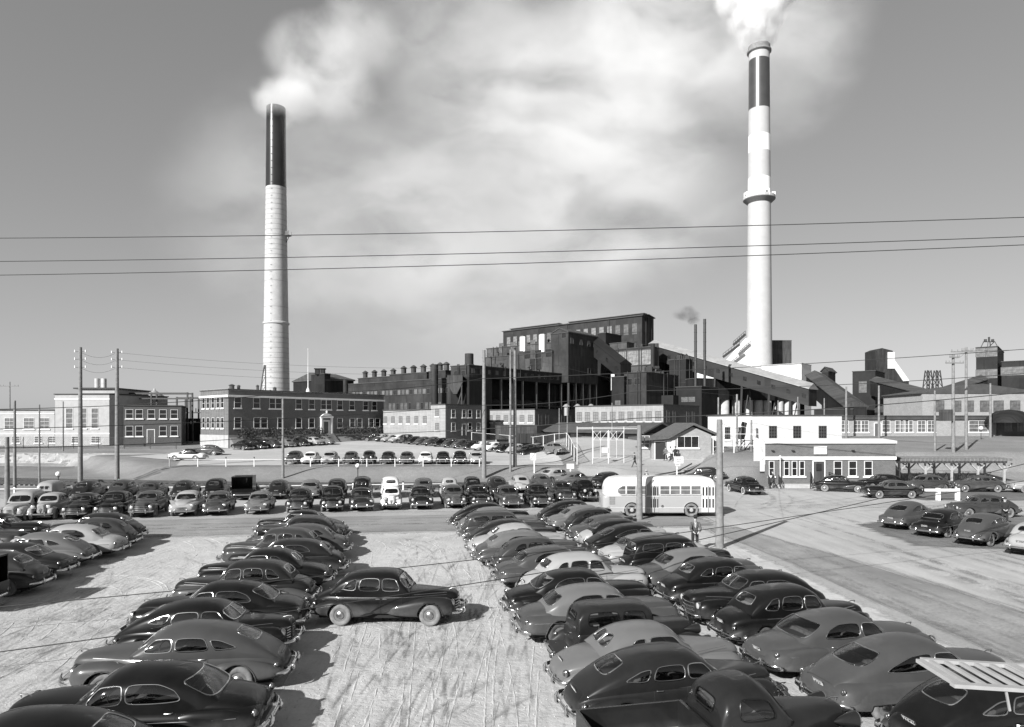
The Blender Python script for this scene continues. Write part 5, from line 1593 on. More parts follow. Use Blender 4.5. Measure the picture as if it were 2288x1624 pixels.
def mill():
    # a: long high mill
    P0 = atd(1434, 200); zt = zat(706, 200)
    root, L_, R_, lu, lv, zt, M = block3('mill_building', 'long dark mill building crowning the works, two roof monitors', P0, GU, GV, reach(P0, GU, 1460), reach(P0, GV, 1124), 4, zt, CLAD)
    gable(root, M, lu, lv, zt+.15, .55, 'v')
    for t0, t1 in ((.02, .52), (.60, .98)):
        a, b = lv*t0, lv*t1
        mb = MB(); mb.box(lu/2-.8, lu/2+.8, a, b, zt+.4, zt+1.15, M); mb.box(lu/2-1.1, lu/2+1.1, a-.3, b+.3, zt+1.15, zt+1.35, M)
        mb.build('roof_monitor', [ROOFD], root, 0)
    rr = random.Random(4)
    for i in range(18):
        t = 2.5+i*(lv-5)/17
        L_.window(t, zt-5.2, 1.6, 3.2, 'bright' if rr.random() < .55 else 'dusty')
    clutter(root, M, lu, lv, zt, 1, 0, 3, 20)
    for i in range(12):
        L_.window(lv-2-i*3.0, zt-9.5+rr.uniform(-.3, .3), .8, .8, 'hole')
    # c: stepped lit blocks below it
    root, L_, R_, lu, lv, zt, M = block('step_block', 'grey clad stepped block left of the gabled tower, upper tier', 1231, 172, 1087, 1262, 766, 4, CLADM)
    for X in (1120, 1146, 1163, 1190, 1209): L_.window(lv-reach(atd(1231, 172), GV, X), zat(790, 185), 1.6, 2.6, 'dusty')
    clutter(root, M, lu, lv, zt, 2, 7, 3, 8)
    for X, y0, y1 in ((1172, 753, 793), (1215, 748, 787)):
        tt = reach(atd(1231, 172), GV, X); p = atd(X, 172, 0)
        mbx = MB(); dd = 172+GV.y*tt
        mbx.box(-1.0, -.05, tt-.85, tt+.85, zat(y1, dd), zat(y0, dd), M)
        mbx.build('white_duct', [WHITEP], root, 0)
    root, L_, R_, lu, lv, zt, M = block('lower_block', 'grey clad lower tier with small dark windows behind the trestle gallery', 1233, 167.5, 1078, 1245, 787, 4, CLADM)
    for X in (1178, 1202, 1226): L_.window(lv-reach(atd(1233, 167.5), GV, X), zat(801, 172), 2.0, 2.0, 'hole')
    for X in (1190, 1203): L_.window(lv-reach(atd(1233, 167.5), GV, X), zat(828, 172), 2.0, 3.0, 'hole')
    clutter(root, M, lu, lv, zt, 3, 6, 2, 8)
    # b: gabled tower on legs
    P0 = atd(1269.4, 165); zb = zat(854, 165)
    root, L_, R_, lu, lv, zt, M = block3('gabled_tower', 'tall dark gabled tower raised on steel legs in the middle of the works', P0, GU, GV, reach(P0, GU, 1335), reach(P0, GV, 1231), zb+1.5, zat(743, 165), CLAD)
    gable(root, M, lu, lv, zt+.15, 1.1, 'u', over=.15, mat=CLADM)
    for f in (.12, .42, .68, .9): R_.window(lu*f, zt-2.6, 1.2, 1.4, 'hole')
    R_.window(lu*.7, zb+2.6, 1.2, 1.4, 'hole'); L_.window(lv*.75, zt-1.2, 1.4, 1.2, 'hole')
    mb = MB()
    for i in range(5):
        u = .4+(lu-.8)*i/4
        for v in (.3, lv-.3): mb.bar(M @ Vector((u, v, 3)), M @ Vector((u, v, zb)), .45)
        if i < 4:
            u2 = .4+(lu-.8)*(i+1)/4
            mb.bar(M @ Vector((u, .3, 3.5)), M @ Vector((u2, .3, zb)), .22); mb.bar(M @ Vector((u2, .3, 3.5)), M @ Vector((u, .3, zb)), .22)
    mb.build('steel_legs', [STEEL], root, 0)
    # wall of black plant behind the legs
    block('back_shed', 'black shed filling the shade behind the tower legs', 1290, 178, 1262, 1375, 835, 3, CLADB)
    # d: raised gallery on columns
    P0 = atd(1048, 141); zt = zat(816, 141); zb = zat(842, 141)
    root, L_, R_, lu, lv, zt, M = block3('raised_gallery', 'long dark gallery raised on a row of columns above black plant', P0, GU, GV, reach(P0, GU, 1266), reach(P0, GV, 1007), zb+1.5, zt, CLAD)
    GAL = (root, M, lu, lv, zt)
    n = 14
    for i in range(n): R_.window(lu*(i+.5)/n, zb+.9, .9, .9, 'hole' if i % 3 else 'dusty')
    for f in (.3, .7): L_.window(lv*f, zt-2.2, 1.2, 1.2, 'hole')
    mb = MB()
    for X in (1098, 1121, 1144, 1169, 1199.5, 1227.6, 1255):
        u = reach(P0, GU, X)
        for v in (.3, lv-.3): mb.bar(M @ Vector((u, v, 3)), M @ Vector((u, v, zb)), .5)
        mb.bar(M @ Vector((u, .3, 8.5)), M @ Vector((u, lv-.3, 8.5)), .25)
    mb.bar(M @ Vector((4, .2, 10.6)), M @ Vector((lu-1, .2, 10.6)), .3); mb.bar(M @ Vector((4, .2, 6.2)), M @ Vector((lu-1, .2, 6.2)), .22)
    mb.build('columns', [STEEL], root, 0)
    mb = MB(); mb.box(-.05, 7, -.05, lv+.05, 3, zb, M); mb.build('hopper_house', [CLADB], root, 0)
    # chute at its near corner
    mb = MB(); q = (M @ Vector((-1.6, 2.5, 0)))+P0; zz = zb
    mb.prism([(q.x-1.6, zz+.3), (q.x+1.6, zz+.3), (q.x+1.6, zz-1.2), (q.x+.4, zz-3.6), (q.x-.4, zz-3.6), (q.x-1.6, zz-1.2)], q.y-1.2, q.y+1.2)
    mb.bar((q.x-1.4, q.y-1, 3), (q.x-1.4, q.y-1, zz), .25); mb.bar((q.x+1.4, q.y-1, 3), (q.x+1.4, q.y-1, zz), .25); mb.bar((q.x-1.4, q.y-1, 4), (q.x+1.4, q.y-1, zz-3), .2)
    tag(mb.build('chute', [CLADM], smooth=0), 'grey steel hopper chute under the corner of the raised gallery', 'chute')
    # row of drums in its shade
    for i, u in enumerate(np.linspace(11, lu-4, 6)):
        p = (M @ Vector((u, 3.2, 0)))+P0
        mb = MB(); mb.ball((0, 0, 11.2), (1.7, 1.7, 1.0), 14, 8)
        o = mb.build('dust_bin', [CLADM], loc=(p.x, p.y, 0)); tag(o, 'rounded grey dust bin in the shade under the raised gallery', 'dust bin', 'dust bins under the gallery')
    block('dark_backdrop', 'black plant wall in the shade beneath the raised gallery', 1075, 150, 1060, 1262, 846, 3, CLADB)  # black box added as a backdrop, standing in for the open dark below
    clutter(*GAL, 4, 8, 0, 17)
    # smoke pipe on the gallery
    p = atd(1048, 146)
    mb = MB(); mb.tube([(0, 0, zt), (0, 0, zat(790, 146))], .95, 14); mb.lathe([(1.5, zt), (1.0, zt+.7)], 14)
    tag(mb.build('vent_stack', [CLAD], loc=(p.x, p.y, 0)), 'short thick vent pipe on the roof of the raised gallery', 'vent stack')
    # e: long shed with roof ventilators
    P0 = atd(1007, 147); zt = zat(845, 147)
    root, L_, R_, lu, lv, zt, M = block3('smelter_shed', 'long dark smelter shed with rows of small windows behind the offices', P0, GU, GV, 12, reach(P0, GV, 770), 3, zt, CLAD)
    for i in range(26):
        L_.window(lv*(i+.6)/26.5, zt-3.1, 1.0, 1.1, 'hole' if i % 4 == 1 else ('dusty' if i % 2 else 'bright'))
    for i in range(18):
        if i % 7 != 3: L_.window(lv*.32+lv*.66*i/18, zt-7.4, .95, 2.3, 'dusty' if i % 3 else 'hole')
    def clerestory(nm, lab, Xc, d, XL, Yt, lu_, z0):
        P1 = atd(Xc, d); r2, L2, R2, a, b, z2, M2 = block3(nm, lab, P1, GU, GV, lu_, reach(P1, GV, XL), z0, zat(Yt, d), CLAD)
        return r2, L2, R2, a, b, z2, M2, P1
    r1, *_, z1, M1, P1 = clerestory('clerestory', 'dark raised roof section with four ventilators nearest the gallery', 953, 158, 870, 832, 7, 15)
    r2, *_, z2, M2, P2 = clerestory('clerestory', 'middle raised roof section lower than its neighbour on the smelter shed', 872, 170, 800, 841, 7, 15)
    r3, *_, z3, M3, P3 = clerestory('clerestory', 'short raised roof section beside the tall pipe on the shed', 995, 152, 958, 828, 7, 15)
    for X, P_, rt, zz in ((881, P1, r1, z1), (903, P1, r1, z1), (925, P1, r1, z1), (946, P1, r1, z1), (795.5, P2, r2, z2), (816, P2, r2, z2), (837, P2, r2, z2), (858, P2, r2, z2), (976, P3, r3, z3), (962, P3, r3, z3)):
        t = max(.8, reach(P_, GV, X)); p = P_+GV*t+GU*3
        ventilator(rt, (p.x, p.y, zz+.3), .8, 2.3)
    p = atd(971, 146)
    mb = MB(); mb.tube([(0, 0, 4), (0, 0, zat(814, 146))], .75, 12); tag(mb.build('exhaust_pipe', [CLAD], loc=(p.x, p.y, 0)), 'tall dark pipe running up the face of the smelter shed', 'exhaust pipe')
    p = atd(772, 160)
    mb = MB(); mb.tube([(0, 0, 4), (0, 0, zat(848, 160))], .6, 12); tag(mb.build('exhaust_pipe', [CLAD], loc=(p.x, p.y, 0)), 'dark pipe at the left end of the smelter shed, nearest the white flagpole', 'exhaust pipe')
    root, L_, R_, lu, lv, zt, M = block('roaster_shed', 'black shed with a sloping roof just right of the left chimney', 735, 200, 655, 790, 848, 3, CLADB)
    mb = MB(); mb.prism([(-.4, zt), (-.4, zt+.4), (lv*.5, zt+2.6), (lv+.4, zt+.3), (lv+.4, zt)], -.3, lu+.3, M @ Matrix(((0, 1, 0, 0), (1, 0, 0, 0), (0, 0, 1, 0), (0, 0, 0, 1)))); mb.build('sloping_roof', [ROOFD], root, 0)
    root, L_, R_, lu, lv, zt, M = block('roaster_tower', 'small black tower with two stub vents above the black shed', 725, 198, 695, 738, 835, 3, CLADB)
    for X in (709, 721):
        p = atd(X, 200)
        mb = MB(); mb.box(-.6, .6, -.6, .6, zt, zt+1.5, Matrix.Translation((p.x-root.location.x, p.y-root.location.y, 0))); mb.box(-.8, .8, -.8, .8, zt+1.5, zt+1.8, Matrix.Translation((p.x-root.location.x, p.y-root.location.y, 0)))
        mb.build('stub_vent', [CLADB], root, 0)

    # h, i, j: centre blocks
    root, L_, R_, lu, lv, zt, M = block('bright_window_block', 'grey block with three large whitened windows right of the gabled tower', 1456, 178, 1372, 1472, 775, 4, CLADM)
    P0 = atd(1456, 178)
    for X in (1386, 1412, 1440): L_.window(lv-reach(P0, GV, X), zat(818, 184), 4.6, 3.9, 'bright')
    mb = MB()
    for k in (0, .33, .66, 1): t = lv*k; mb.box(-.12, -.02, t-.12, t+.12, 6, zt, M)
    for z in (zt-4.6, zt-.1): mb.box(-.14, -.02, 0, lv, z-.2, z, M)
    mb.build('framing', [CLAD], root, 0)
    clutter(root, M, lu, lv, zt, 5, 5, 0)
    p = atd(1458, 176); mb = MB(); mb.tube([(0, 0, zat(820, 176)), (0, 0, zat(768, 176))], .55, 12); mb.tube([(0, 0, zat(820, 176)), (.4, 0, zat(822, 176)), (1.6, 0, zat(822, 176))], .55, 12)
    tag(mb.build('downpipe', [CLAD], loc=(p.x, p.y, 0)), 'fat bent duct on the right edge of the bright windowed block', 'duct')
    root, L_, R_, lu, lv, zt, M = block('crusher_house', 'dark weathered two tone crusher house below the bright windows', 1443.7, 152, 1394, 1515, 832, 3, CLAD)
    for X in (1405, 1424): L_.window(lv-reach(atd(1443.7, 152), GV, X), zt-2.7, 1.6, 1.5, 'hole')
    clutter(root, M, lu, lv, zt, 6, 6, 2, 5)
    mb = MB(); mb.box(7.2, lu+.3, -3, .1, 3, zt-5, M); mb.build('lean_to', [CLADB], root, 0)
    root, L_, R_, lu, lv, zt, M = block('stair_house', 'narrow black house left of the crusher house', 1394, 154.5, 1366, 1400, 842, 3, CLADB)
    L_.window(lv*.5, zt-7.2, 1.4, 1.8, 'dusty')
    mb = MB(); a = Vector(pw(1367, 868, 162)); mb.box(a.x-.2, a.x+.6, a.y, a.y+.5, zat(872, 162), zat(836, 162)); tag(mb.build('white_chute', [WHITEP], smooth=0), 'narrow white vertical chute between tower and crusher house', 'chute')
    root, L_, R_, lu, lv, zt, M = block('filter_house', 'dark block with roof pipes right of the bright windowed block', 1532, 176, 1495, 1556, 803, 3, CLADB)
    clutter(root, M, lu, lv, zt, 7, 7, 2, 5)
    root, L_, R_, lu, lv, zt, M = block('pump_house', 'low dark pump house carrying the pair of thin stacks', 1567, 154, 1510, 1604, 864, 3, CLADB)
    P0 = atd(1567, 154)
    for X in (1529, 1545): L_.window(lv-reach(P0, GV, X), zt-3.4, 1.6, 1.1, 'dusty')
    fr, _, _, flu, flv, fzt, FM = block('feed_house', 'dark mass of plant between mill and sloping conveyor', 1500, 190, 1455, 1545, 795, 3, CLAD)
    clutter(fr, FM, flu, flv, fzt, 8, 7, 3, 6)
    block('hoist_room', 'small dark flat roofed room in front of the high mill wall', 1353, 186, 1335, 1388, 744, 20, CLADB)
    block('transfer_house', 'low dark roof between high mill and bright windowed block', 1400, 183, 1362, 1416, 765, 10, CLADM)
    for X, Yt, lab in ((1553.5, 725, 'thin dark steel stack, the shorter of the pair by the conveyor'), (1574, 713, 'thin dark steel stack, the taller of the pair by the conveyor')):
        p = atd(X, 158)
        mb = MB(); mb.tube([(0, 0, zt-1), (0, 0, zat(Yt, 158))], .33, 12); z = zt+2
        while z < zat(Yt, 158): mb.lathe([(.33, z-.08), (.38, z-.05), (.38, z+.05), (.33, z+.08)], 12); z += 2.2
        tag(mb.build('steel_stack', [STEEL], loc=(p.x, p.y, 0)), lab, 'stack', 'thin steel stacks')
    # sloping conveyor galleries
    def gallery(nm, lab, A, B, w, h, mat, roofm, nwin=0, legs=()):
        root = empty(nm, (0, 0, 0), 0, lab, 'conveyor')
        A = Vector(A); B = Vector(B); d = (B-A); Lh = Vector((d.x, d.y, 0)); n = Vector((Lh.y, -Lh.x, 0)).normalized()
        if n.y > 0: n = -n
        def P(t, s, z): return A+d*t+n*(s*w/2)+Vector((0, 0, z))
        mb = MB(); v = [P(t, s, z) for t in (0, 1) for s in (1, -1) for z in (-h, 0)]
        mb.add(v, [(0, 1, 3, 2), (4, 6, 7, 5), (0, 4, 5, 1), (2, 3, 7, 6), (0, 2, 6, 4), (1, 5, 7, 3)]); mb.build('side_wall', [mat], root, 0)
        mb = MB(); v = []
        for t in (-.005, 1.005): v += [P(t, 1.15, .02), P(t, 0, w*.28), P(t, -1.15, .02), P(t, -1.15, -.2), P(t, 1.15, -.2)]
        mb.add(v, [(0, 5, 6, 1), (1, 6, 7, 2), (2, 7, 8, 3), (3, 8, 9, 4), (4, 9, 5, 0), (0, 1, 2, 3, 4), (5, 9, 8, 7, 6)]); mb.build('roof', [roofm], root, 0)
        for i in range(nwin):
            t = (i+.7)/nwin
            mb = MB(); c = P(t, 1.01, -h*.5); u = d.normalized()
            mb.add([c-u*.5+Vector((0, 0, -.5)), c+u*.5+Vector((0, 0, -.5)), c+u*.5+Vector((0, 0, .5)), c-u*.5+Vector((0, 0, .5)), c-u*.5-n*.1+Vector((0, 0, -.5)), c+u*.5-n*.1+Vector((0, 0, -.5)), c+u*.5-n*.1+Vector((0, 0, .5)), c-u*.5-n*.1+Vector((0, 0, .5))], [(0, 1, 2, 3), (4, 7, 6, 5), (0, 4, 5, 1), (1, 5, 6, 2), (2, 6, 7, 3), (3, 7, 4, 0)])
            mb.build('window', [PANE], root, 0)
        if legs:
            mb = MB()
            for t in legs:
                for s in (-1, 1): mb.bar(P(t, s*.9, -h), Vector((P(t, s*1.3, 0).x, P(t, s*1.3, 0).y, 3)), .4)
                mb.bar(Vector((P(t, .9, 0).x, P(t, .9, 0).y, 4)), P(t, -.9, -h), .2)
            mb.build('trestle_legs', [STEEL], root, 0)
        return root
    gallery('conveyor_gallery', 'long dark conveyor gallery sloping down to the right past the thin stacks', pw(1462, 770, 190), pw(1815, 868, 158), 4.5, 4.2, CLAD, ROOFL, 12, (.45, .62, .78, .9))
    gallery('conveyor_gallery', 'short dark gallery sloping down right from the gabled tower', pw(1330, 758, 176), pw(1398, 812, 168), 4, 4, CLADB, CLADB, 3)
    gallery('conveyor_gallery', 'short steep conveyor gallery dropping right behind the long one', pw(1820, 838, 185), pw(1912, 908, 150), 4.5, 4.5, CLADB, CLADM, 0)
    gallery('conveyor_gallery', 'dark gallery sloping down right from the black headhouse', pw(1958, 850, 188), pw(2090, 884, 168), 4, 4.2, CLADB, CLADM, 4, (.5,))
    gallery('conveyor_gallery', 'faint dark gallery rising right to the far right tower', pw(1960, 920, 165), pw(2190, 848, 172), 4, 3.2, CLADB, CLADM, 0, (.3, .6))
    # long low black shed with bins under the conveyor
    P0 = atd(1556, 172); U = (atd(1822, 188)-P0); lu = U.length; U = U.normalized(); V = Vector((-U.y, U.x, 0))
    root, L_, R_, lu, lv, zt, M = block3('ore_shed', 'long black ore shed on round concrete bins under the conveyor', P0, U, V, lu, 14, 14.2, zat(846, 172), CLADB)
    mb = MB(); mb.box(0, lu, 4, 12, 2, 12.6, M); mb.build('dark_core', [CLADB], root, 0)
    for X in (1626, 1653, 1679, 1701, 1721, 1748, 1765, 1785):
        t = reach(P0, U, X); p = M @ Vector((t, 1.4, 0))
        mb = MB(); mb.lathe([(1.25, 2), (1.25, 12.9)], 18, Matrix.Translation(p)); mb.build('concrete_bin', [CONC], root)
    # white houses round the chimney foot
    block('white_house', 'white sheet metal house at the foot of the banded chimney', 1790, 262, 1700, 1812, 812, 3, WHITEP, roof=ROOFL)
    block('white_house', 'low white building under the conveyor behind the thin stacks', 1640, 235, 1555, 1700, 815, 3, WHITEP, roof=ROOFL)
    block('dust_tower', 'square dark tower just right of the banded chimney', 1764, 300, 1712, 1768, 766, 3, CLADM, dirs=(Vector((.3, .95, 0)).normalized(), Vector((-1, 0, 0))))
    # right hand cluster
    root, L_, R_, lu, lv, zt, M = block('headhouse', 'black flat roofed headhouse between the two conveyor galleries at right', 1955, 188, 1904, 1976, 829, 3, CLADB)
    P0 = atd(1955, 188); L_.window(lv-reach(P0, GV, 1927), zt-6, 2.0, 3.2, 'dusty'); L_.window(lv-reach(P0, GV, 1927), zt-11, 2.2, 1.4, 'dusty')
    root, L_, R_, lu, lv, zt, M = block('hoist_house', 'small dark gabled house peeping over the steep gallery', 1850, 205, 1835, 1866, 832, 3, CLADB)
    gable(root, M, lu, lv, zt+.25, 1.3, 'u', mat=CLADM)
    block('low_plant', 'low dark plant roofs behind the whitewashed building', 1905, 150, 1818, 2050, 915, 3, CLADB)
    root = empty('shaft_tower', (0, 0, 0), 0, 'dark mine headframe with one sloping white flank on the right skyline', 'headframe')
    d = 270
    pts = [(1958, 860), (1958, 783), (1970, 778), (1994, 784), (1996, 804), (2030, 852), (2030, 860)]
    mb = MB(); mb.prism([(pw(X, Y, d)[0], pw(X, Y, d)[2]) for X, Y in pts], d, d+9); mb.build('frame', [CLAD], root, 0)
    mb = MB(); a, b, c = Vector(pw(1983, 784, d)), Vector(pw(1996.5, 804, d)), Vector(pw(2031, 852, d))
    mb.add([b+Vector((0, -.3, 0)), c+Vector((0, -.3, 0)), c+Vector((-2.6, -.3, 0)), b+Vector((-2.2, -.3, 0)), b+Vector((.3, 9, .2)), c+Vector((.3, 9, .2)), c+Vector((-2.6, 9, 0)), b+Vector((-2.2, 9, 0))], [(0, 1, 2, 3), (4, 7, 6, 5), (0, 4, 5, 1), (1, 5, 6, 2), (2, 6, 7, 3), (3, 7, 4, 0)])
    mb.box(b.x-2.6, b.x+.1, d-.4, d-.05, b.z-3.6, a.z-.6); mb.build('sloping_flank', [WHITEP], root, 0)
    root, L_, R_, lu, lv, zt, M = block('tower_house', 'tall dark square tower with a beacon frame at the far right', 2228, 178, 2180, 2242, 775, 4, CLADB)
    P0 = atd(2228, 178)
    for X in (2192, 2214):
        for Y in (798, 846): L_.window(lv-reach(P0, GV, X), zat(Y, 180), 2.6, 2.4, 'dusty')
    mb = MB()
    for x in (-1, 1):
        for y in (-1, 1): mb.bar((x*1.5, y*1.5, zt), (x*.9, y*.9, zt+2.0), .18)
    mb.bar((-1.6, 0, zt+2.0), (1.6, 0, zt+2.0), .2); mb.bar((-1.5, -1.5, zt), (.9, -.9, zt+2), .14); mb.tube([(-1.0, 0, zt+2), (-1.0, 0, zt+2.7)], .35, 8); mb.tube([(1.0, 0, zt+2), (1.0, 0, zt+2.7)], .35, 8); mb.tube([(0, 0, zt+2), (0, 0, zt+3.3)], .25, 8)
    p = atd(2209, 184); mb.build('beacon_frame', [STEEL], root, 0, loc=(p.x-root.location.x, p.y-root.location.y, 0))
    root, L_, R_, lu, lv, zt, M = block('tower_wing', 'black lower wing at the right photo edge beside the square tower', 2310, 172, 2237, 2330, 806, 4, CLADB)
    P0 = atd(2310, 172)
    for X in (2248, 2274): L_.window(lv-reach(P0, GV, X), zt-3.6, 2.4, 2.2, 'dusty')
    for i, X in enumerate((2073, 2093)):
        p = atd(X, 300); mb = MB(); zt2 = zat(828, 300)
        for sx in (-1, 1):
            for sy in (-1, 1): mb.bar((sx*3, sy*3, 4), (sx*.8, sy*.8, zt2), .35)
        for k in range(7):
            t = k/7; w = 3-2.2*t; z = 4+(zt2-4)*t; w2 = 3-2.2*(k+1)/7; z2 = 4+(zt2-4)*(k+1)/7
            for sy in (-1, 1): mb.bar((-w, sy*w, z), (w2, sy*w2, z2), .22); mb.bar((w, sy*w, z), (-w2, sy*w2, z2), .22)
        tag(mb.build('pylon', [STEEL], loc=(p.x, p.y, 0), smooth=0), ('distant lattice pylon nearer the white flanked headframe', 'distant lattice pylon nearer the far right tower')[i], 'pylon', 'lattice pylons')
mill()

def low_buildings():
    X1, Y1 = Vector((1, 0, 0)), Vector((0, 1, 0))
    # pale brick office wing f
    P0 = atd(994.7, 130)
    root, L_, R_, lu, lv, zt, M = block3('pale_brick_house', 'two storey brick house with one sunlit pale side near the flat lot', P0, GU, GV, reach(P0, GU, 1086), reach(P0, GV, 962), 2.5, zat(904, 130), BRICKP)
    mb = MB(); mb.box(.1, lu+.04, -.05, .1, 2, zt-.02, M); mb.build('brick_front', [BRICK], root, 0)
    R2 = Face(root, P0-GV*.05, GU, 0)
    for X in (1012, 1036, 1049, 1068): R2.window(reach(P0, GU, X), zt-2.4, 1.05, 1.5, 'sash'); R2.window(reach(P0, GU, X), zt-5.0, 1.05, 1.5, 'sash') if X != 1036 else R2.door(reach(P0, GU, X), zt-6.0, 1.0, 2.2)
    L_.window(lv*.45, zt-2.2, 1.0, 1.45, 'shut'); L_.window(lv*.45, zt-5.0, 1.0, 1.45, 'shut')
    P1 = P0+GV*(lv+.02)
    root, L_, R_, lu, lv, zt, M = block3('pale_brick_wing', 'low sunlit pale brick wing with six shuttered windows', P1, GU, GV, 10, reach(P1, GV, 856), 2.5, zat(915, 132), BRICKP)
    for X in (861, 878, 895, 912, 930, 949): L_.window(lv-reach(P1, GV, X), zt-2.7, 1.0, 1.45, 'shut')
    for tag_, Xc, d, XL, XR, Yt, n, lab in (('machine_shop', 1481, 124, 1285, 1561, 905, 10, 'long sunlit brick machine shop with a row of shuttered windows'), ('carpenter_shop', 1194, 138, 1087, 1287, 915, 6, 'sunlit brick shop left of the long machine shop, behind wagons')):
        P0 = atd(Xc, d)
        root, L_, R_, lu, lv, zt, M = block3(tag_, lab, P0, GU, GV, reach(P0, GU, XR), reach(P0, GV, XL), 2.5, zat(Yt, d), BRICKP)
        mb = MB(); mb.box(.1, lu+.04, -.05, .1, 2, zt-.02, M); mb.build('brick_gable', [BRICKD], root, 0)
        R2 = Face(root, P0-GV*.05, GU, 0)
        for i in range(n): L_.window(lv*(i+.5)/n, zt-(3.0 if n > 6 else 2.6), 1.15, 1.85 if n > 6 else 1.5, 'shut')
        for f in (.12, .28, .66, .82): R2.window(lu*f, zt-3.2, 1.1, 2.2, 'dusty')
        R2.door(lu*.47, 2.8, 3.0, 3.2, CLADM, False)
    for X, lab in ((1305, 'roof ventilator on the brick shops, the leftmost'), (1330, 'roof ventilator on the brick shops, second along'), (1360, 'tall roof ventilator on the brick shops')):
        p = atd(X-40, 142); mb = MB(); zz = zat(918, 142)
        mb.lathe([(.5, zz-1), (.5, zz+.8), (.85, zz+.9), (.3, zz+1.4), (.01, zz+1.5)], 10)
        tag(mb.build('roof_vent', [ROOFL], loc=(p.x, p.y, 0)), lab, 'ventilator', 'ventilators on the brick shops')
    # railway wagons and the low shed
    def wagon(nm, lab, X0, X1, d, zfl, ztp, mat, openw):
        a, b = atd(X0, d), atd(X1, d); L = (b-a).length; z0 = zg(a.x, a.y)
        root = empty(nm, (a.x, a.y, z0), math.atan2(b.y-a.y, b.x-a.x), lab, 'wagon', 'railway wagons by the shops')
        mb = MB()
        if openw:
            for y in (-1.4, 1.4): mb.box(0, L, y-.06, y+.06, zfl, ztp)
            mb.box(0, .1, -1.34, 1.34, zfl, ztp); mb.box(L-.1, L, -1.34, 1.34, zfl, ztp); mb.box(.1, L-.1, -1.34, 1.34, zfl, zfl+.15)
            for i in range(9): x = L*(i+.5)/9; mb.box(x-.08, x+.08, -1.54, -1.46, zfl, ztp)
        else:
            mb.box(0, L, -1.45, 1.45, zfl, ztp); mb.prism([(-.1, 0), (L+.1, 0), (L+.1, .1), (-.1, .1)], -1.55, 1.55, Matrix.Translation((0, 0, ztp)))
            mb.box(L*.4, L*.6, -1.52, -1.46, zfl+.1, ztp-.2)
        mb.build('wagon_body', [mat], root, 0)
        for x in (1.4, L-1.4):
            mb = MB(); mb.box(x-1.2, x+1.2, -.9, .9, .35, zfl)
            for dx in (-.8, .8):
                for y in (-.8, .8): mb.lathe([(.001, -.06), (.42, -.06), (.42, .06), (.001, .06)], 14, Matrix.Translation((x+dx, y, .42)) @ Matrix.Rotation(PI/2, 4, 'X'))
            mb.build('bogie', [STEEL], root)
    wagon('box_wagon', 'pale box wagon standing before the brick shops', 1107, 1198, 126, 1.0, 3.6, CLADM, False)
    wagon('gondola_wagon', 'long low open gondola wagon parked beside the dark shed', 1150, 1292, 116, 1.0, 2.6, CLAD, True)
    p = atd(1215, 128); q = atd(1438, 106)
    U = (q-p).normalized(); V = Vector((-U.y, U.x, 0))
    root, L_, R_, lu, lv, zt, M = block3('scale_shed', 'low dark shed with a black gabled roof behind the pipe gate', p, U, V, (q-p).length, 7.5, 2, zat(971, 108), CLADB)
    gable(root, M, lu, lv, zt+.25, 1.5, 'u', mat=ROOFD, wall=CLADB)
    # right hand brick ranges
    P0 = atd(2060, 134)
    root, L_, R_, lu, lv, zt, M = block3('brick_range', 'long two storey brick range with paired windows at the right', P0, X1, Y1, reach(P0, X1, 2330), 14, 4, zat(880, 134), BRICKP)
    mb = MB(); mb.prism([(-.5, zt), (lu+.5, zt), (lu+.5, zt+.2), (lu*.5, zt+2.0), (-.5, zt+.2)], 0, 14, M); mb.build('low_gable', [ROOFD], root, 0)
    for X in (2099, 2137, 2165, 2200, 2230, 2267):
        for z in (zt-3.6, zt-7.4): R_.window(reach(P0, X1, X), z, 2.0 if X > 2180 else 1.7, 2.2, 'dusty')
    P0 = atd(1880, 113)
    root, L_, R_, lu, lv, zt, M = block3('dry_house', 'long single storey pale brick dry house above the grass slope', P0, X1, Y1, reach(P0, X1, 2234), 8, 3.5, zat(931, 113), BRICKP)
    mb = MB(); mb.box(-.2, lu+.2, -.3, 8, zt-.5, zt-.1, M); mb.build('eaves', [ROOFD], root, 0)
    for X in (1886, 1915, 1931, 1979, 2008, 2020, 2030, 2058, 2080): R_.window(reach(P0, X1, X), zt-2.6, 1.3, 1.9, 'pale')
    R_.window(reach(P0, X1, 2185), zt-2.6, 3.2, 1.9, 'pale'); R_.door(reach(P0, X1, 1960), 4.3, 1.0, 2.2, WIND)
    P0 = atd(2235, 112)
    root, L_, R_, lu, lv, zt, M = block3('dark_lodge', 'dark brick lodge with bushes at the right photo edge', P0, X1, Y1, reach(P0, X1, 2340), 8, 3.5, zat(931, 112), BRICKD)
    for X in (2252, 2280): R_.window(reach(P0, X1, X), zt-2.5, 1.4, 1.5, 'dusty')
    mb = MB(); p = atd(2253, 111); mb.lathe([(3.4, 0), (3.0, 1.0), (1.8, 1.9), (.01, 2.2)], 18); tag(mb.build('round_canopy', [CLADB], loc=(p.x, p.y, zat(945, 111))), 'rounded dark canopy over the lodge entrance', 'canopy')
low_buildings()
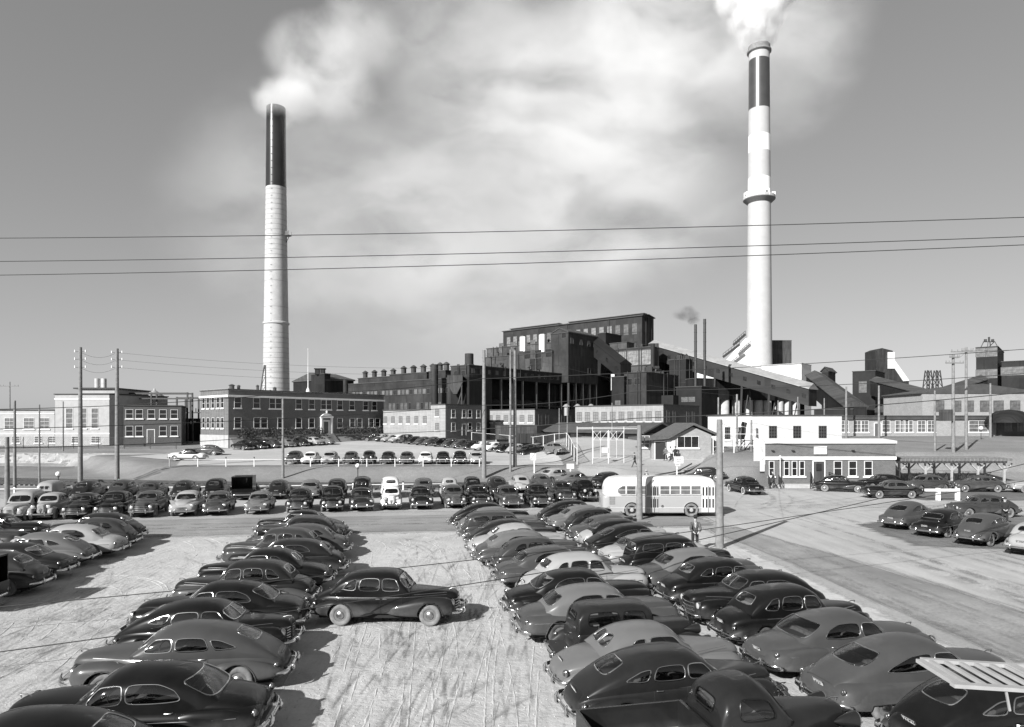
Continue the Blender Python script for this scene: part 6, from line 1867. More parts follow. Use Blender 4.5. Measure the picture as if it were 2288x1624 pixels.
# ------------------------------------------------------------------ gate end of the lot
X1, Y1 = Vector((1, 0, 0)), Vector((0, 1, 0))
def text_mesh(txt, size, mat, depth=.01):
    cu = bpy.data.curves.new('lettering', 'FONT'); cu.body = txt; cu.size = size; cu.extrude = depth; cu.align_x = 'CENTER'; cu.align_y = 'CENTER'
    o = bpy.data.objects.new('tmp', cu); COL.objects.link(o)
    me = bpy.data.meshes.new_from_object(o.evaluated_get(bpy.context.evaluated_depsgraph_get()))
    bpy.data.objects.remove(o); me.materials.clear(); me.materials.append(mat); me.name = 'lettering'
    return me
BLACKP = simple('black_paint', .02, .6, 0, .2, 4)
def lettering(parent, txt, size, loc, rz=0.0, mat=None):
    o = bpy.data.objects.new('lettering', text_mesh(txt, size, mat or BLACKP)); o.location = loc; o.rotation_euler = (PI/2, 0, rz)
    return link(o, parent)

def gate_buildings():
    # whitewashed two storey building
    P0 = atd(1679, 89)
    V = Vector((-.8, .6, 0))
    root, L_, R_, lu, lv, zt, M = block3('whitewashed_building', 'large whitewashed building with three barred windows', P0, X1, V, reach(P0, X1, 1880), reach(P0, V, 1581), 1.2, zat(930, 89), WHITEW, over=.12)
    for X in (1726, 1780, 1837): R_.window(reach(P0, X1, X), zat(979, 89), 1.0, 1.6, 'grid')
    for X in (1625, 1656): L_.window(lv-reach(P0, V, X), zat(981, 91), .7, 1.6, 'grid')
    # stair with railing on its left
    st = empty('outside_stair', (0, 0, 0), 0, 'dark wooden stair and railing at the corner of the whitewashed building', 'stair')
    a = Vector(pw(1640, 1040, 84)); b = Vector(pw(1672, 1000, 86.5))
    mb = MB()
    for i in range(9): p = a.lerp(b, i/8); mb.box(p.x-.5, p.x+.5, p.y, p.y+.3, p.z-.05, p.z)
    mb.build('steps', [WOOD], st, 0)
    mb = MB()
    for x0 in (-.5, .5):
        mb.bar(a+Vector((x0, 0, 1)), b+Vector((x0, 0, 1)), .08); mb.bar(a+Vector((x0, 0, .5)), b+Vector((x0, 0, .5)), .06)
        for i in range(5): p = a.lerp(b, i/4)+Vector((x0, 0, 0)); mb.bar(p+Vector((0, 0, -.6)), p+Vector((0, 0, 1)), .08)
    p = Vector(pw(1655, 1000, 86)); mb.bar(p+Vector((0, 0, .9)), p+Vector((1.6, 0, .9)), .08); mb.bar(p, p+Vector((0, 0, .9)), .08)
    mb.build('railing', [STEEL], st, 0)
    # pay office: brick, white band, white parapet
    P0 = atd(1709, 69.5); zt = zat(993, 69.5); zr = .0
    lu = reach(P0, X1, 2000)
    root, L_, R_, lu, lv, zt, M = block3('pay_office', 'low brick office with white band, blank sign over its door', P0, X1, Vector((.38, .925, 0)), lu, 11, .2, zt, BRICK, over=.05)
    zb = zat(1023, 69.5)
    mb = MB(); mb.box(-.10, lu+.10, -.10, 11.1, zb-.2, zb+.12, M); mb.build('white_band', [TRIMW], root, 0)
    mb = MB(); mb.box(-.14, lu+.14, -.14, 11.1, zt+.1, zt+.36, M); mb.build('coping', [TRIMW], root, 0)
    # a raking white wall on its left, against the whitewashed building
    mb = MB(); mb.prism([(-1.5, .5), (-.03, .5), (-.03, zt-.02), (-1.5, zt+.72)], 6.2, 6.7, M); mb.build('raking_wall', [WHITEW], root, 0)
    z0 = zat(1063, 69.5)
    for X in (1723, 1756.5, 1774, 1791): R_.window(reach(P0, X1, X), z0, .5, 1.5, 'sash')
    for X in (1871, 1904, 1939): R_.window(reach(P0, X1, X), z0, .8, 1.5, 'sash')
    R_.door(reach(P0, X1, 1828.5), .35, 1.1, 2.25, CLADM)
    mb = MB(); mb.box(-.28, .28, -.045, -.031, 1.25, 2.0); R_.put(mb.mesh('door_glass', [PANE], 0), 'door_glass', reach(P0, X1, 1828.5), .35)
    for X in (1725, 1770, 1904): 
        mb = MB(); mb.box(-.12, .12, -.25, 0, 0, .12); R_.put(mb.mesh('scupper', [STEEL], 0), 'scupper', reach(P0, X1, X), zat(1008, 69.5))
    # sidewalk / low wall
    mb = MB(); mb.box(.4, lu+3, -1.4, -.02, -.2, .30, M); mb.build('front_walk', [CONC], root, 0)
    # hand rails
    for X, lab in ((1828, 'r'),):
        t = reach(P0, X1, X)
        for s in (-1, 1):
            mb = MB()
            p0 = Vector((P0.x+t+s*.95, P0.y-.3, .3)); q = Vector((P0.x+t+s*1.9, P0.y-2.4, 0))
            for h in (.25, .6, .95): mb.bar(p0+Vector((0, 0, h+.25)), q+Vector((0, 0, h)), .07)
            for k in (0, .5, 1): r_ = p0.lerp(q, k); mb.bar(r_, r_+Vector((0, 0, 1.25-.3*k)), .07)
            o = mb.build('hand_rail', [BLACKP], root, 0, loc=(-root.location.x, -root.location.y, 0))
    for X in (1712, 1735):
        t = reach(P0, X1, X); mb = MB()
        p0 = Vector((P0.x+t, P0.y-.5, .3)); q = Vector((P0.x+t-.5, P0.y-2.2, 0))
        for h in (.25, .6, .95): mb.bar(p0+Vector((0, 0, h)), q+Vector((0, 0, h)), .06)
        for k in (0, .5, 1): r_ = p0.lerp(q, k); mb.bar(r_, r_+Vector((0, 0, .98)), .06)
        mb.build('hand_rail', [BLACKP], root, 0, loc=(-root.location.x, -root.location.y, 0))
    s = empty('office_sign', (P0.x+reach(P0, X1, 1831), P0.y-.12, 0), 0, 'white notice board on the parapet above the office door', 'sign')
    mb = MB(); mb.box(-.66, .66, -.05, .05, zat(1015, 69.5), zat(997, 69.5)); mb.build('board', [WHITEP], s, 0)
    s = empty('wall_sign', (P0.x-.35, P0.y-.1, 0), 0, 'tall narrow white sign on the left corner of the brick office', 'sign')
    za, zc = zat(1053, 69.5), zat(1012, 69.5)
    mb = MB(); mb.box(-.22, .22, -.06, .06, za, zc); mb.build('board', [WHITEP], s, 0)
    mb = MB(); mb.box(-.22, .22, -.062, .06, za-.2, za); mb.build('foot', [BLACKP], s, 0)
    mb = MB(); rr = random.Random(2)
    for i in range(7):   # lettering too faint to read
        z = zc-.5-i*.17; mb.bar((rr.uniform(-.1, 0), -.066, z), (rr.uniform(0, .12), -.066, z+rr.uniform(-.06, .06)), .03)
    mb.build('lettering', [BLACKP], s, 0)
    mb = MB()
    for X in (1739,):
        t = reach(P0, X1, X); mb.tube([(P0.x+t, P0.y-.4, 0), (P0.x+t, P0.y-.4, 3.0)], .035, 6); mb.bar((P0.x+t-.3, P0.y-.4, 3.0), (P0.x+t+.3, P0.y-.4, 3.0), .05); mb.ball((P0.x+t, P0.y-.4, 3.1), .14)
    tag(mb.build('door_lamp', [TRIMW]), 'slim white lamp post before the left windows of the brick office', 'lamp')
    # gatehouse
    d = 87.0; zb = 1.85
    a = atd(1456, d); b = atd(1589, d); pk = atd(1547, d)
    ze = zat(977, d); zp = zat(948, d); ze2 = zat(969, d)
    root = empty('gatehouse', (a.x, d, 0), 0, 'small brick gatehouse with a gabled shingle roof, men at its door', 'gatehouse')
    wl = b.x-a.x; pkx = pk.x-a.x
    mb = MB(); mb.prism([(0, zb-1), (wl, zb-1), (wl, ze2-.1), (pkx, zp-.35), (2.2, ze-.15), (0, ze-.1)], 0, 9); mb.build('wall', [BRICKP], root, 0)
    lw = atd(1438, d).x-a.x
    mb = MB(); mb.box(lw, -.01, 1.2, 4, zb-1, ze-.3); mb.build('side_room', [BRICKP], root, 0)
    mb = MB(); T = .3
    mb.prism([(lw-.4, ze-.45), (lw-.4, ze-.45+T), (2.0, ze-.2+T), (pkx, zp+T-.1), (wl+.9, ze2+T-.35), (wl+.9, ze2-.35), (pkx, zp-.1), (2.0, ze-.2)], -.6, 9.6); mb.build('roof', [SHINGLE], root, 0)
    Fc = Face(root, Vector((a.x, d, 0)), X1, zb)
    def t(X): return (X-CX)*d/F-a.x
    Fc.door(t(1475), zb+.05, 1.35, 2.25, BLACKP); Fc.door(t(1497), zb+.05, 1.0, 2.3, WINF)
    Fc.window(t(1536.5), zat(1000, d), 2.75, 1.45, 'trio')
    Fc2 = Face(root, Vector((a.x, d+1.2, 0)), X1, zb); Fc2.window(t(1444), zat(1000, d), 1.2, 1.5, 'pale')
    mb = MB(); mb.box(-.1, wl+.1, -.12, 9, zb-1.2, zb+.05); mb.build('plinth', [CONC], root, 0)
    mb = MB(); mb.box(wl+.02, wl+1.0, 1, 4, zb-1, zb+2.3); mb.build('porch', [WIND], root, 0)
gate_buildings()

def pergola():
    root = empty('bicycle_shelter', (0, 0, 0), 0, 'open timber bicycle shelter with slatted flat roof', 'shelter')
    y0, y1 = 72.5, 75.5
    xa, xb = atd(2003, y0).x, atd(2248, y0).x
    zt = zat(1030, y0)
    mb = MB()
    for y in (y0, y1): mb.box(xa, xb, y-.1, y+.1, zt-.25, zt)
    mb.build('beam', [WOODP], root, 0)
    n = 30
    mb = MB()
    for i in range(n):
        x = xa+(xb-xa)*i/(n-1); mb.box(x-.05, x+.05, y0-.9, y1+.6, zt+.005, zt+.28)
    mb.build('roof_slats', [WOOD], root, 0)
    mb = MB(); mb.box(xa, xb, y0+.4, y1+.5, zt+.285, zt+.33); mb.build('roof_boards', [WOOD], root, 0)
    for y in (y0, y1):
        for i in range(5):
            x = xa+.25+(xb-xa-.5)*i/4
            mb = MB(); mb.bar((x, y, zg(x, y)-.3), (x, y, zt-.25), .18)
            for s in (-1, 1): mb.bar((x, y, zt-1.1), (x+s*.85, y, zt-.28), .12)
            mb.build('post', [WOODP], root, 0)
    rr = random.Random(5)
    for i in range(11):
        x = xa+1+(xb-xa-2)*i/10+rr.uniform(-.3, .3); y = 73.8; z = zg(x, y)
        b = empty('bicycle', (x, y, z), math.radians(75+rr.uniform(-12, 12)), 'dark bicycle parked under the timber shelter', 'bicycle', 'bicycles under the shelter')
        mb = MB()
        for cx in (-.52, .52): mb.tube([(cx+.33*math.cos(2*PI*k/18), 0, .34+.33*math.sin(2*PI*k/18)) for k in range(18)], .02, 5, True)
        mb.build('wheels', [RUBBER], b)
        mb = MB(); mb.tube([(-.52, 0, .34), (-.1, 0, .34), (.38, 0, .85), (-.2, 0, .85), (-.1, 0, .34)], .016, 5); mb.tube([(.52, 0, .34), (.36, 0, 1.0)], .016, 5); mb.tube([(-.52, 0, .34), (-.2, 0, .85), (-.22, 0, .95)], .014, 5)
        mb.tube([(.30, -.26, 1.02), (.36, 0, 1.03), (.30, .26, 1.02)], .014, 5); mb.ball((-.22, 0, .97), (.13, .07, .04), 8, 5)
        mb.build('bike_frame', [STEEL], b)
    # white bar barrier on the lot side
    p = atd(2066, 57); q = atd(2142, 57)
    root = empty('bar_barrier', (p.x, p.y, 0), 0, 'white timber bar barrier on two stout posts by the shelter', 'barrier')
    L = q.x-p.x
    mb = MB(); mb.box(0, L, -.10, .10, .78, 1.0); mb.build('bar', [WHITEP], root, 0)
    for x in (L*.38, L*.95):
        mb = MB(); mb.box(x-.10, x+.10, -.20, -.10, 0, 1.05); mb.box(x-.10, x+.10, .10, .20, 0, 1.05); mb.build('post', [WHITEP], root, 0)
pergola()

# ------------------------------------------------------------------ gate, fences, rails, signs, lamps
def pole_bar(mb, p, h, w): mb.box(p[0]-w/2, p[0]+w/2, p[1]-w/2, p[1]+w/2, p[2]-.3, p[2]+h)
def gate():
    d = 85.0
    root = empty('yard_gate', (0, 0, 0), 0, 'tall white pipe gateway with two braced gate leaves', 'gate')
    def pt(X, Y): p = pw(X, Y, d); return Vector(p)
    mb = MB()
    mb.tube([(pt(1359, 1030).x, d, 1.3), (pt(1359, 1030).x, d, zat(961, d))], .06, 8)
    for X in (1289, 1323.5, 1393.5, 1425): mb.tube([(pt(X, 1030).x, d, 1.3), (pt(X, 1030).x, d, zat(953, d))], .042, 8)
    mb.tube([pt(1289, 958), pt(1425, 958)], .04, 8); mb.tube([pt(1289, 955.5), pt(1425, 954)], .03, 8)
    mb.build('gate_frame', [WHITEP], root)
    for X0, X2, lab in ((1325, 1357, ''), (1361.5, 1392.5, '')):
        a, b = pt(X0, 963).x, pt(X2, 963).x; z0, z1 = zat(1023, d), zat(963, d); zm = zat(983, d)
        mb = MB(); y = d-.05
        for seg in (((a, z0), (a, z1)), ((b, z0), (b, z1)), ((a, z1), (b, z1)), ((a, z0), (b, z0)), ((a, zm), (b, zm)), ((a, z1), ((a+b)/2, zm)), (((a+b)/2, zm), (b, z1)), ((a, zm), ((a+b)/2, z1)), (((a+b)/2, z1), ((a+b)/2, z0))):
            mb.tube([(seg[0][0], y, seg[0][1]), (seg[1][0], y, seg[1][1])], .025, 6)
        mb.build('gate_leaf', [WHITEP], root)
    mb = MB(); p, q = pt(1343.5, 1011), pt(1358, 1000); mb.box(p.x, q.x, d-.14, d-.11, p.z, q.z); mb.build('gate_sign', [WHITEP], root, 0)
gate()
def fence_run(name, label, pts, h, post, rails, mat, wires=0, step=3.6, cap=None, w=.12):
    root = empty(name, (0, 0, 0), 0, label, 'fence')
    P = [Vector((x, y, 0)) for x, y in pts]
    posts = []
    for a, b in zip(P, P[1:]):
        n = max(1, round((b-a).length/step))
        for i in range(n): posts.append(a.lerp(b, i/n))
    posts.append(P[-1])
    posts = [Vector((p.x, p.y, zg(p.x, p.y))) for p in posts]
    for p in posts:
        mb = MB(); pole_bar(mb, p, h, w)
        if cap: mb.mat(1); mb.box(p.x-w*.55, p.x+w*.55, p.y-w*.55, p.y+w*.55, p.z+h, p.z+h+cap)
        mb.build('post', [mat, STEEL], root, 0)
    for r, t in rails:
        mb = MB()
        for a, b in zip(posts, posts[1:]): mb.bar(a+Vector((0, -w/2-t/2-.002, r)), b+Vector((0, -w/2-t/2-.002, r)), t, t)
        mb.build('rail', [mat], root, 0)
    if wires:
        mb = MB()
        for a, b in zip(posts, posts[1:]):
            L = (b-a).length; n = int(L/.30)
            for i in range(n):
                p = a.lerp(b, i/n); q = a.lerp(b, min(1, (i+4)/n)); mb.bar(p+Vector((0, 0, .05)), q+Vector((0, 0, h*.92)), .012); mb.bar(p+Vector((0, 0, h*.92)), q+Vector((0, 0, .05)), .012)
        o = mb.build('wire_mesh', [STEEL], root, 0)
    return root
fence_run('lot_fence', 'low white rail fence along the top of the grass bank', [(-42, 82.4), (-4, 82.4)], .95, None, [(.85, .045)], WHITEP, 0, 3.55, .22, .10)
fence_run('guard_rail', 'white guard rail behind the second row of cars', [(-62, 60.2), (-30, 64.0), (-6, 67.2)], .72, None, [(.56, .07)], WHITEP, 0, 5.0, .12, .14)
fence_run('yard_fence', 'white posted wire fence along the yard from the brick house to the gate', [(-8, 133), (2, 118), (8.2, 101), (8.25, 85.2)], 2.0, None, [(1.95, .05)], WHITEP, 1, 4.2, None, .10)
fence_run('side_fence', 'white posted wire fence between gatehouse and brick office', [(25.9, 86.5), (26.6, 80.5), (29.5, 80)], 2.3, None, [(2.25, .05), (.9, .04)], WHITEP, 1, 2.6, None, .11)
fence_run('powerhouse_fence', 'fine dark wire fence in front of the pale powerhouse', [(-104, 119), (-72, 117), (-58, 116)], 2.0, None, [(1.95, .04)], STEEL, 1, 4.5, None, .08)

def rails():
    line = [(-96, 88), (-66, 79.5), (-40, 74.2), (-20, 71.4), (0, 71.8), (12, 74.6), (22, 80.2)]
    line2 = [(-96, 84.6), (-66, 76), (-40, 70.6), (-20, 68), (-4, 68.2), (6, 69.5), (14, 72.4)]
    for k, ln in enumerate((line, line2)):
        P = [Vector((x, y, 0)) for x, y in ln]
        dense = []
        for i in range(len(P)-1):
            p0 = P[max(0, i-1)]; p1 = P[i]; p2 = P[i+1]; p3 = P[min(len(P)-1, i+2)]
            for j in range(14):
                t = j/14
                dense.append(.5*((2*p1)+(p2-p0)*t+(2*p0-5*p1+4*p2-p3)*t*t+(3*p1-p0-3*p2+p3)*t**3))
        dense.append(P[-1])
        root = empty('railway_track', (0, 0, 0), 0, ('railway track nearer the foot of the bank', 'railway track nearer the parked cars')[k], 'railway track')
        for s in (-.72, .72):
            pts = []
            for i, p in enumerate(dense):
                tt = (dense[min(i+1, len(dense)-1)]-dense[max(i-1, 0)]).normalized(); n = Vector((-tt.y, tt.x, 0))
                q = p+n*s; pts.append(Vector((q.x, q.y, zg(p.x, p.y)+.17)))
            mb = MB()
            for a, b in zip(pts, pts[1:]): mb.bar(a, b, .08, .14)
            mb.build('rail', [CHROME2 if False else STEEL], root, 0)
        mb = MB(); acc = 0
        for a, b in zip(dense, dense[1:]):
            L = (b-a).length; tt = (b-a)/L; n = Vector((-tt.y, tt.x, 0))
            m = int(L/.62)
            for i in range(m):
                p = a.lerp(b, i/max(1, m)); z = zg(p.x, p.y)+.02
                mb.bar(Vector((p.x, p.y, z))-n*1.25, Vector((p.x, p.y, z))+n*1.25, .22, .14)
        o = mb.build('sleepers', [WOOD], root, 0)
rails()

def poles():
    def wood_pole(X, d, Ytop, label, r=.17, ins=None, cross=None, base=None, lean=0, mat=None):
        p = atd(X, d); z0 = zg(p.x, p.y) if base is None else base; zt = zat(Ytop, d)
        root = empty('utility_pole', (p.x, p.y, 0), 0, label, 'pole')
        mb = MB(); n = 8
        mb.tube([(lean*i/n, 0, z0-.4+(zt-z0+.4)*i/n) for i in range(n+1)], [r*(1-.35*i/n) for i in range(n+1)], 12)
        mb.build('pole', [mat or WOOD], root)
        if ins:
            for s, Y in ins:
                z = zat(Y, d)
                mb = MB(); mb.bar((0, 0, z), (s*(r+.35), 0, z), .05); mb.mat(1); mb.tube([(s*(r+.33), 0, z-.05), (s*(r+.33), 0, z+.2)], .07, 8)
                mb.build('insulator', [STEEL, TRIMW], root)
        if cross:
            for Y, w in cross:
                z = zat(Y, d)
                mb = MB(); mb.box(-w/2, w/2, -r-.12, -r+.02, z-.06, z+.08)
                for t in (-.95, -.6, .6, .95): mb.tube([(t*w/2, -r-.05, z+.08), (t*w/2, -r-.05, z+.3)], .05, 6)
                mb.build('crossarm', [WOOD], root)
        return root
    wood_pole(179.5, 74.5, 775, 'tall thick pole with bracket insulators, the left of the two by the pale powerhouse', .26, [(s, Y) for s in (1, -1) for Y in (785, 802, 820)])
    wood_pole(261.5, 76.5, 778, 'tall thick pole with bracket insulators, the right of the two by the dark annex', .26, [(s, Y) for s in (1, -1) for Y in (787, 803, 820)])
    wood_pole(33, 68, 894, 'slim pole left of the lamp globe near the left edge', .16)
    wood_pole(88, 70, 903, 'thin pole with a pale foot beside the tracks at the left', .10)
    wood_pole(16, 47, 975, 'stout dark pole among the cars at the left photo edge', .19)
    wood_pole(141, 112, 896, 'thin dark post standing before the pale powerhouse', .13)
    wood_pole(22, 150, 852, 'distant pole with one crossarm above the low pale wing', .16, cross=[(862, 4.2)])
    wood_pole(632, 77.5, 890, 'grey pole in front of the brick office with a pale conduit', .17)
    wood_pole(1081, 77.5, 782, 'tall pole rising over the raised gallery, left of the close pair', .27)
    wood_pole(1140, 79.5, 781, 'tall slim pole, the left of the close pair', .14)
    wood_pole(1150, 82, 783, 'tall thick pole, the right of the close pair', .24)
    wood_pole(1428, 46.0, 950, 'thick stub pole standing in front of the pale bus', .23)
    wood_pole(1607, 35.6, 937, 'thick stub pole beside the nose of the bus, its shadow on the road', .23)
    wood_pole(1604.5, 92, 888, 'slim pole rising beside the whitewashed building, behind the thick stub pole', .16)
    wood_pole(1646, 83, 881, 'dark pole standing before the left corner of the whitewashed building', .18)
    wood_pole(1890, 108, 864, 'bare pole at the right corner of the whitewashed building', .2)
    wood_pole(1963, 108, 862, 'bare pole in front of the dry house, left of its dark door', .2)
    wood_pole(2088, 84, 873, 'plain pole on the grass slope left of the transformer pole', .16)
    r = wood_pole(2129, 82, 792, 'pole with crossarm carrying a transformer box on the grass slope', .22, cross=[(812, 2.2), (799, 1.2)])
    mb = MB(); z = zat(941, 82); mb.box(-1.5, -.3, -.4, .4, z, z+1.4); mb.build('transformer', [CLADM], r, 0)
    wood_pole(2158, 86, 776, 'tall pole with long top crossarms right of the transformer pole', .2, cross=[(787, 4.2), (784, 1.5)])
    wood_pole(2212, 108, 857, 'plain pole in front of the dry house near the lodge', .2)
    wood_pole(1738, 118, 895, 'short pole above the whitewashed roof, left', .15); wood_pole(1782, 118, 887, 'short pole above the whitewashed roof, middle', .15); wood_pole(1841, 118, 890, 'short pole above the whitewashed roof, right', .15)
    wood_pole(1678, 82, 938, 'short dark post at the corner of the whitewashed building with a lamp', .15)
    wood_pole(1367, 108, 900, 'thin pole behind the pipe gate', .1); wood_pole(1249, 112, 912, 'thin pole by the open gondola wagon, left', .1); wood_pole(1267, 110, 902, 'thin pole by the open gondola wagon, right', .1)
    # globe lamps
    for X, Yg, d, lab in ((130, 1058, 66, 'white globe lamp on a dark standard by the left tracks'), (799, 1040, 70, 'white globe lamp on a dark standard below the lot fence')):
        p = atd(X, d); root = empty('globe_lamp', (p.x, p.y, 0), 0, lab, 'lamp')
        z = zat(Yg, d)
        mb = MB(); mb.tube([(0, 0, -.2), (0, 0, z-.22)], [.06, .045], 8); mb.tube([(0, 0, z-.3), (0, 0, z-.2)], .12, 8); mb.build('lamp_standard', [STEEL], root)
        mb = MB(); mb.ball((0, 0, z), .24, 16, 10); mb.build('lamp_globe', [TRIMW], root)
    p = atd(440, 108); 
    # round bell lamp on the right of the brick lodge
    c = atd(2191, 104); mb = MB(); mb.tube([(0, 0, 3), (0, 0, zat(957, 104)-.2)], .05, 6); mb.mat(1); mb.ball((0, 0, zat(957, 104)), .3)
    tag(mb.build('globe_lamp', [STEEL, TRIMW], loc=(c.x, c.y, 0)), 'white globe lamp at the corner of the dry house and the lodge', 'lamp')
    # signs
    def board(X, d, X0, X2, Y0, Y2, lab, post=True, lines=()):
        p = atd(X, d); z0 = zg(p.x, p.y); root = empty('notice_sign', (p.x, p.y, 0), 0, lab, 'sign')
        a, b = (X0-CX)*d/F-p.x, (X2-CX)*d/F-p.x
        if post:
            mb = MB(); mb.box(-.07, .07, .03, .15, z0-.2, zat(Y2, d)+.2); mb.build('post', [WHITEP], root, 0)
        mb = MB(); mb.box(a, b, -.03, .03, zat(Y2, d), zat(Y0, d)); mb.build('board', [WHITEP], root, 0)
        if lines == 'marks':
            mb = MB(); rr = random.Random(9); zb, zt_ = zat(Y2, d), zat(Y0, d)
            for k, nn in ((.82, 2), (.52, 5), (.28, 5)):
                for q in range(nn):
                    x = a+(b-a)*(.2+.6*(q+.5)/nn); z = zb+(zt_-zb)*k; mb.box(x-.05, x+rr.uniform(.0, .06), -.036, -.031, z-.04, z+.05)
            mb.build('lettering', [BLACKP], root, 0)
            mb = MB(); mb.box(a*.5, b*.5, -.03, .029, zb-.32, zb-.03); mb.mat(1)
            for q in range(4): x = a*.4+(b-a)*.4*(q+.5)/4; mb.box(x-.05, x+.04, -.035, -.0305, zb-.22, zb-.14)
            mb.build('lower_board', [WHITEP, BLACKP], root, 0); lines = ()
        for txt, sz, Y in lines: lettering(root, txt, sz, ((a+b)/2, -.035, zat(Y, d)))
    board(1193, 79, 1184, 1197, 1012, 1028, 'blank white notice board on a post at the lot entrance')
    board(1512, 77, 1505, 1526, 1020, 1035, 'white notice with faint dark lettering on a post before the gatehouse', True, 'marks')
    board(1274, 74, 1265.5, 1282, 1036, 1047, 'small low white notice beside the track crossing', True)
    # bell and siren on the whitewashed building's left
    p = atd(1655, 85); mb = MB(); zz = zat(965, 85)
    mb.tube([(0, 0, zz-.9), (.1, 0, zz-.2), (.35, 0, zz+.6)], [.42, .5, .3], 10); mb.tube([(.3, 0, zz+.7), (.45, 0, zz+1.2)], .35, 10); mb.tube([(0, 0, 1.4), (0, 0, zz-.8)], .08, 6)
    tag(mb.build('crossing_bell', [STEEL], loc=(p.x, p.y, 0)), 'dark signal horn hanging by the whitewashed building', 'signal')
poles()

def cable(name, label, pts, r=.025, sag=None, group=None):
    """pts 3d end points; hangs between them"""
    mb = MB(); P = []
    for a, b in zip(pts, pts[1:]):
        a = Vector(a); b = Vector(b); L = (b-a).length; s = sag if sag is not None else L*.01
        n = 24
        for i in range(n):
            t = i/n; p = a.lerp(b, t); p.z -= 4*s*t*(1-t); P.append(p)
    P.append(Vector(pts[-1]))
    mb.tube(P, r, 5, caps=False)
    tag(mb.build(name, [CABLE]), label, 'cable', group)
CABLE = simple('cable', .02, .7, 0, .1, 3)
def wires():
    for Ya, Yb, lab in ((533, 483, 'highest of the three long wires crossing both chimneys'), (586, 525, 'middle one of the three long wires crossing both chimneys'), (618, 542, 'lowest of the three long wires crossing both chimneys')):
        a = pw(-260, Ya-1, 46); b = pw(2560, Yb-6, 40)
        cable('power_line', lab, [a, b], .026, .35)
    # wires to the street poles
    for pts, lab, r, s in (
        ([pw(-200, 915, 50), pw(620, 880, 58), pw(1075, 846, 70), pw(2500, 765, 60)], 'dark cable running over the office roof and past the conveyor', .03, .35),
        ([pw(-200, 962, 46), pw(1081, 905, 77), pw(1428, 873, 64), pw(2500, 818, 56)], 'dark cable sweeping across the brick shops', .028, .4),
        ([pw(-200, 1002, 40), pw(632, 972, 70), pw(1428, 934, 46.2), pw(2500, 855, 40)], 'dark cable sweeping over the upper lot toward the stub pole', .028, .3),
        ([pw(-240, 1375, 20), pw(1250, 1228, 27), pw(2500, 1040, 34)], 'slack dark cable sagging low above the sandy lot, the upper of two', .016, .10),
        ([pw(-240, 1487, 17), pw(1290, 1266, 24), pw(2500, 985, 30)], 'slack dark cable sagging low above the sandy lot, the lower of two', .016, .08),
        ([pw(179, 785, 74.5), pw(261, 787, 76.5), pw(1081, 822, 77.5)], 'thin wire strung from the top brackets of the tall left poles', .012, .6),
        ([pw(179, 802, 74.5), pw(261, 803, 76.5), pw(1081, 836, 77.5)], 'thin wire strung from the middle brackets of the tall left poles', .012, .6),
        ([pw(179, 820, 74.5), pw(261, 820, 76.5), pw(1081, 850, 77.5)], 'thin wire strung from the bottom brackets of the tall left poles', .012, .6),
        ([pw(1604, 942, 35.6), pw(1678, 945, 82), pw(2129, 990, 82)], 'thin wire drooping from the stub pole to the slope poles', .012, .5),
        ([pw(2129, 799, 82), pw(2158, 784, 86), pw(2500, 760, 90)], 'thin wire joining the crossarm poles at the right', .014, .4),
        ([pw(1081, 790, 77.5), pw(1150, 790, 82), pw(1646, 884, 83)], 'thin wire from the close pole pair toward the gatehouse', .013, .8)):
        cable('power_line', lab, pts, r, s)
wires()

# the blurred white slatted tray on an arm just below the camera, bottom right
def tray():
    p = Vector(pw(2190, 1507, 5.2))
    root = empty('slatted_tray', p, math.radians(-2), 'white slatted tray on an arm close to the camera at bottom right', 'tray')
    Mx = Matrix.Rotation(math.radians(3), 4, 'Y')
    mb = MB()
    mb.box(-.38, .42, -.30, -.24, -.014, .014, Mx); mb.box(-.30, .42, .24, .29, -.014, .014, Mx); mb.box(-.36, -.30, -.24, .24, -.014, .014, Mx)
    mb.box(.36, .44, -.24, .24, -.019, .019, Mx)
    mb.build('frame', [TRAYP], root, 0)
    for i in range(6):
        x = -.26+.12*i; mb = MB(); mb.box(x, x+.035, -.24, .24, -.012, .012, Mx); mb.build('slat', [TRAYP], root, 0)
    mb = MB(); mb.bar((.0, -.28, -.02), (.04, -.26, -.17), .014); mb.bar((.40, .28, -.03), (2.2, .30, -.05), .04); mb.bar((.40, -.29, -.03), (2.2, -.2, -.05), .04); mb.build('arm', [TRAYP], root, 0)
TRAYP = simple('tray_paint', .3, .7, 0, .15, 6)
tray()
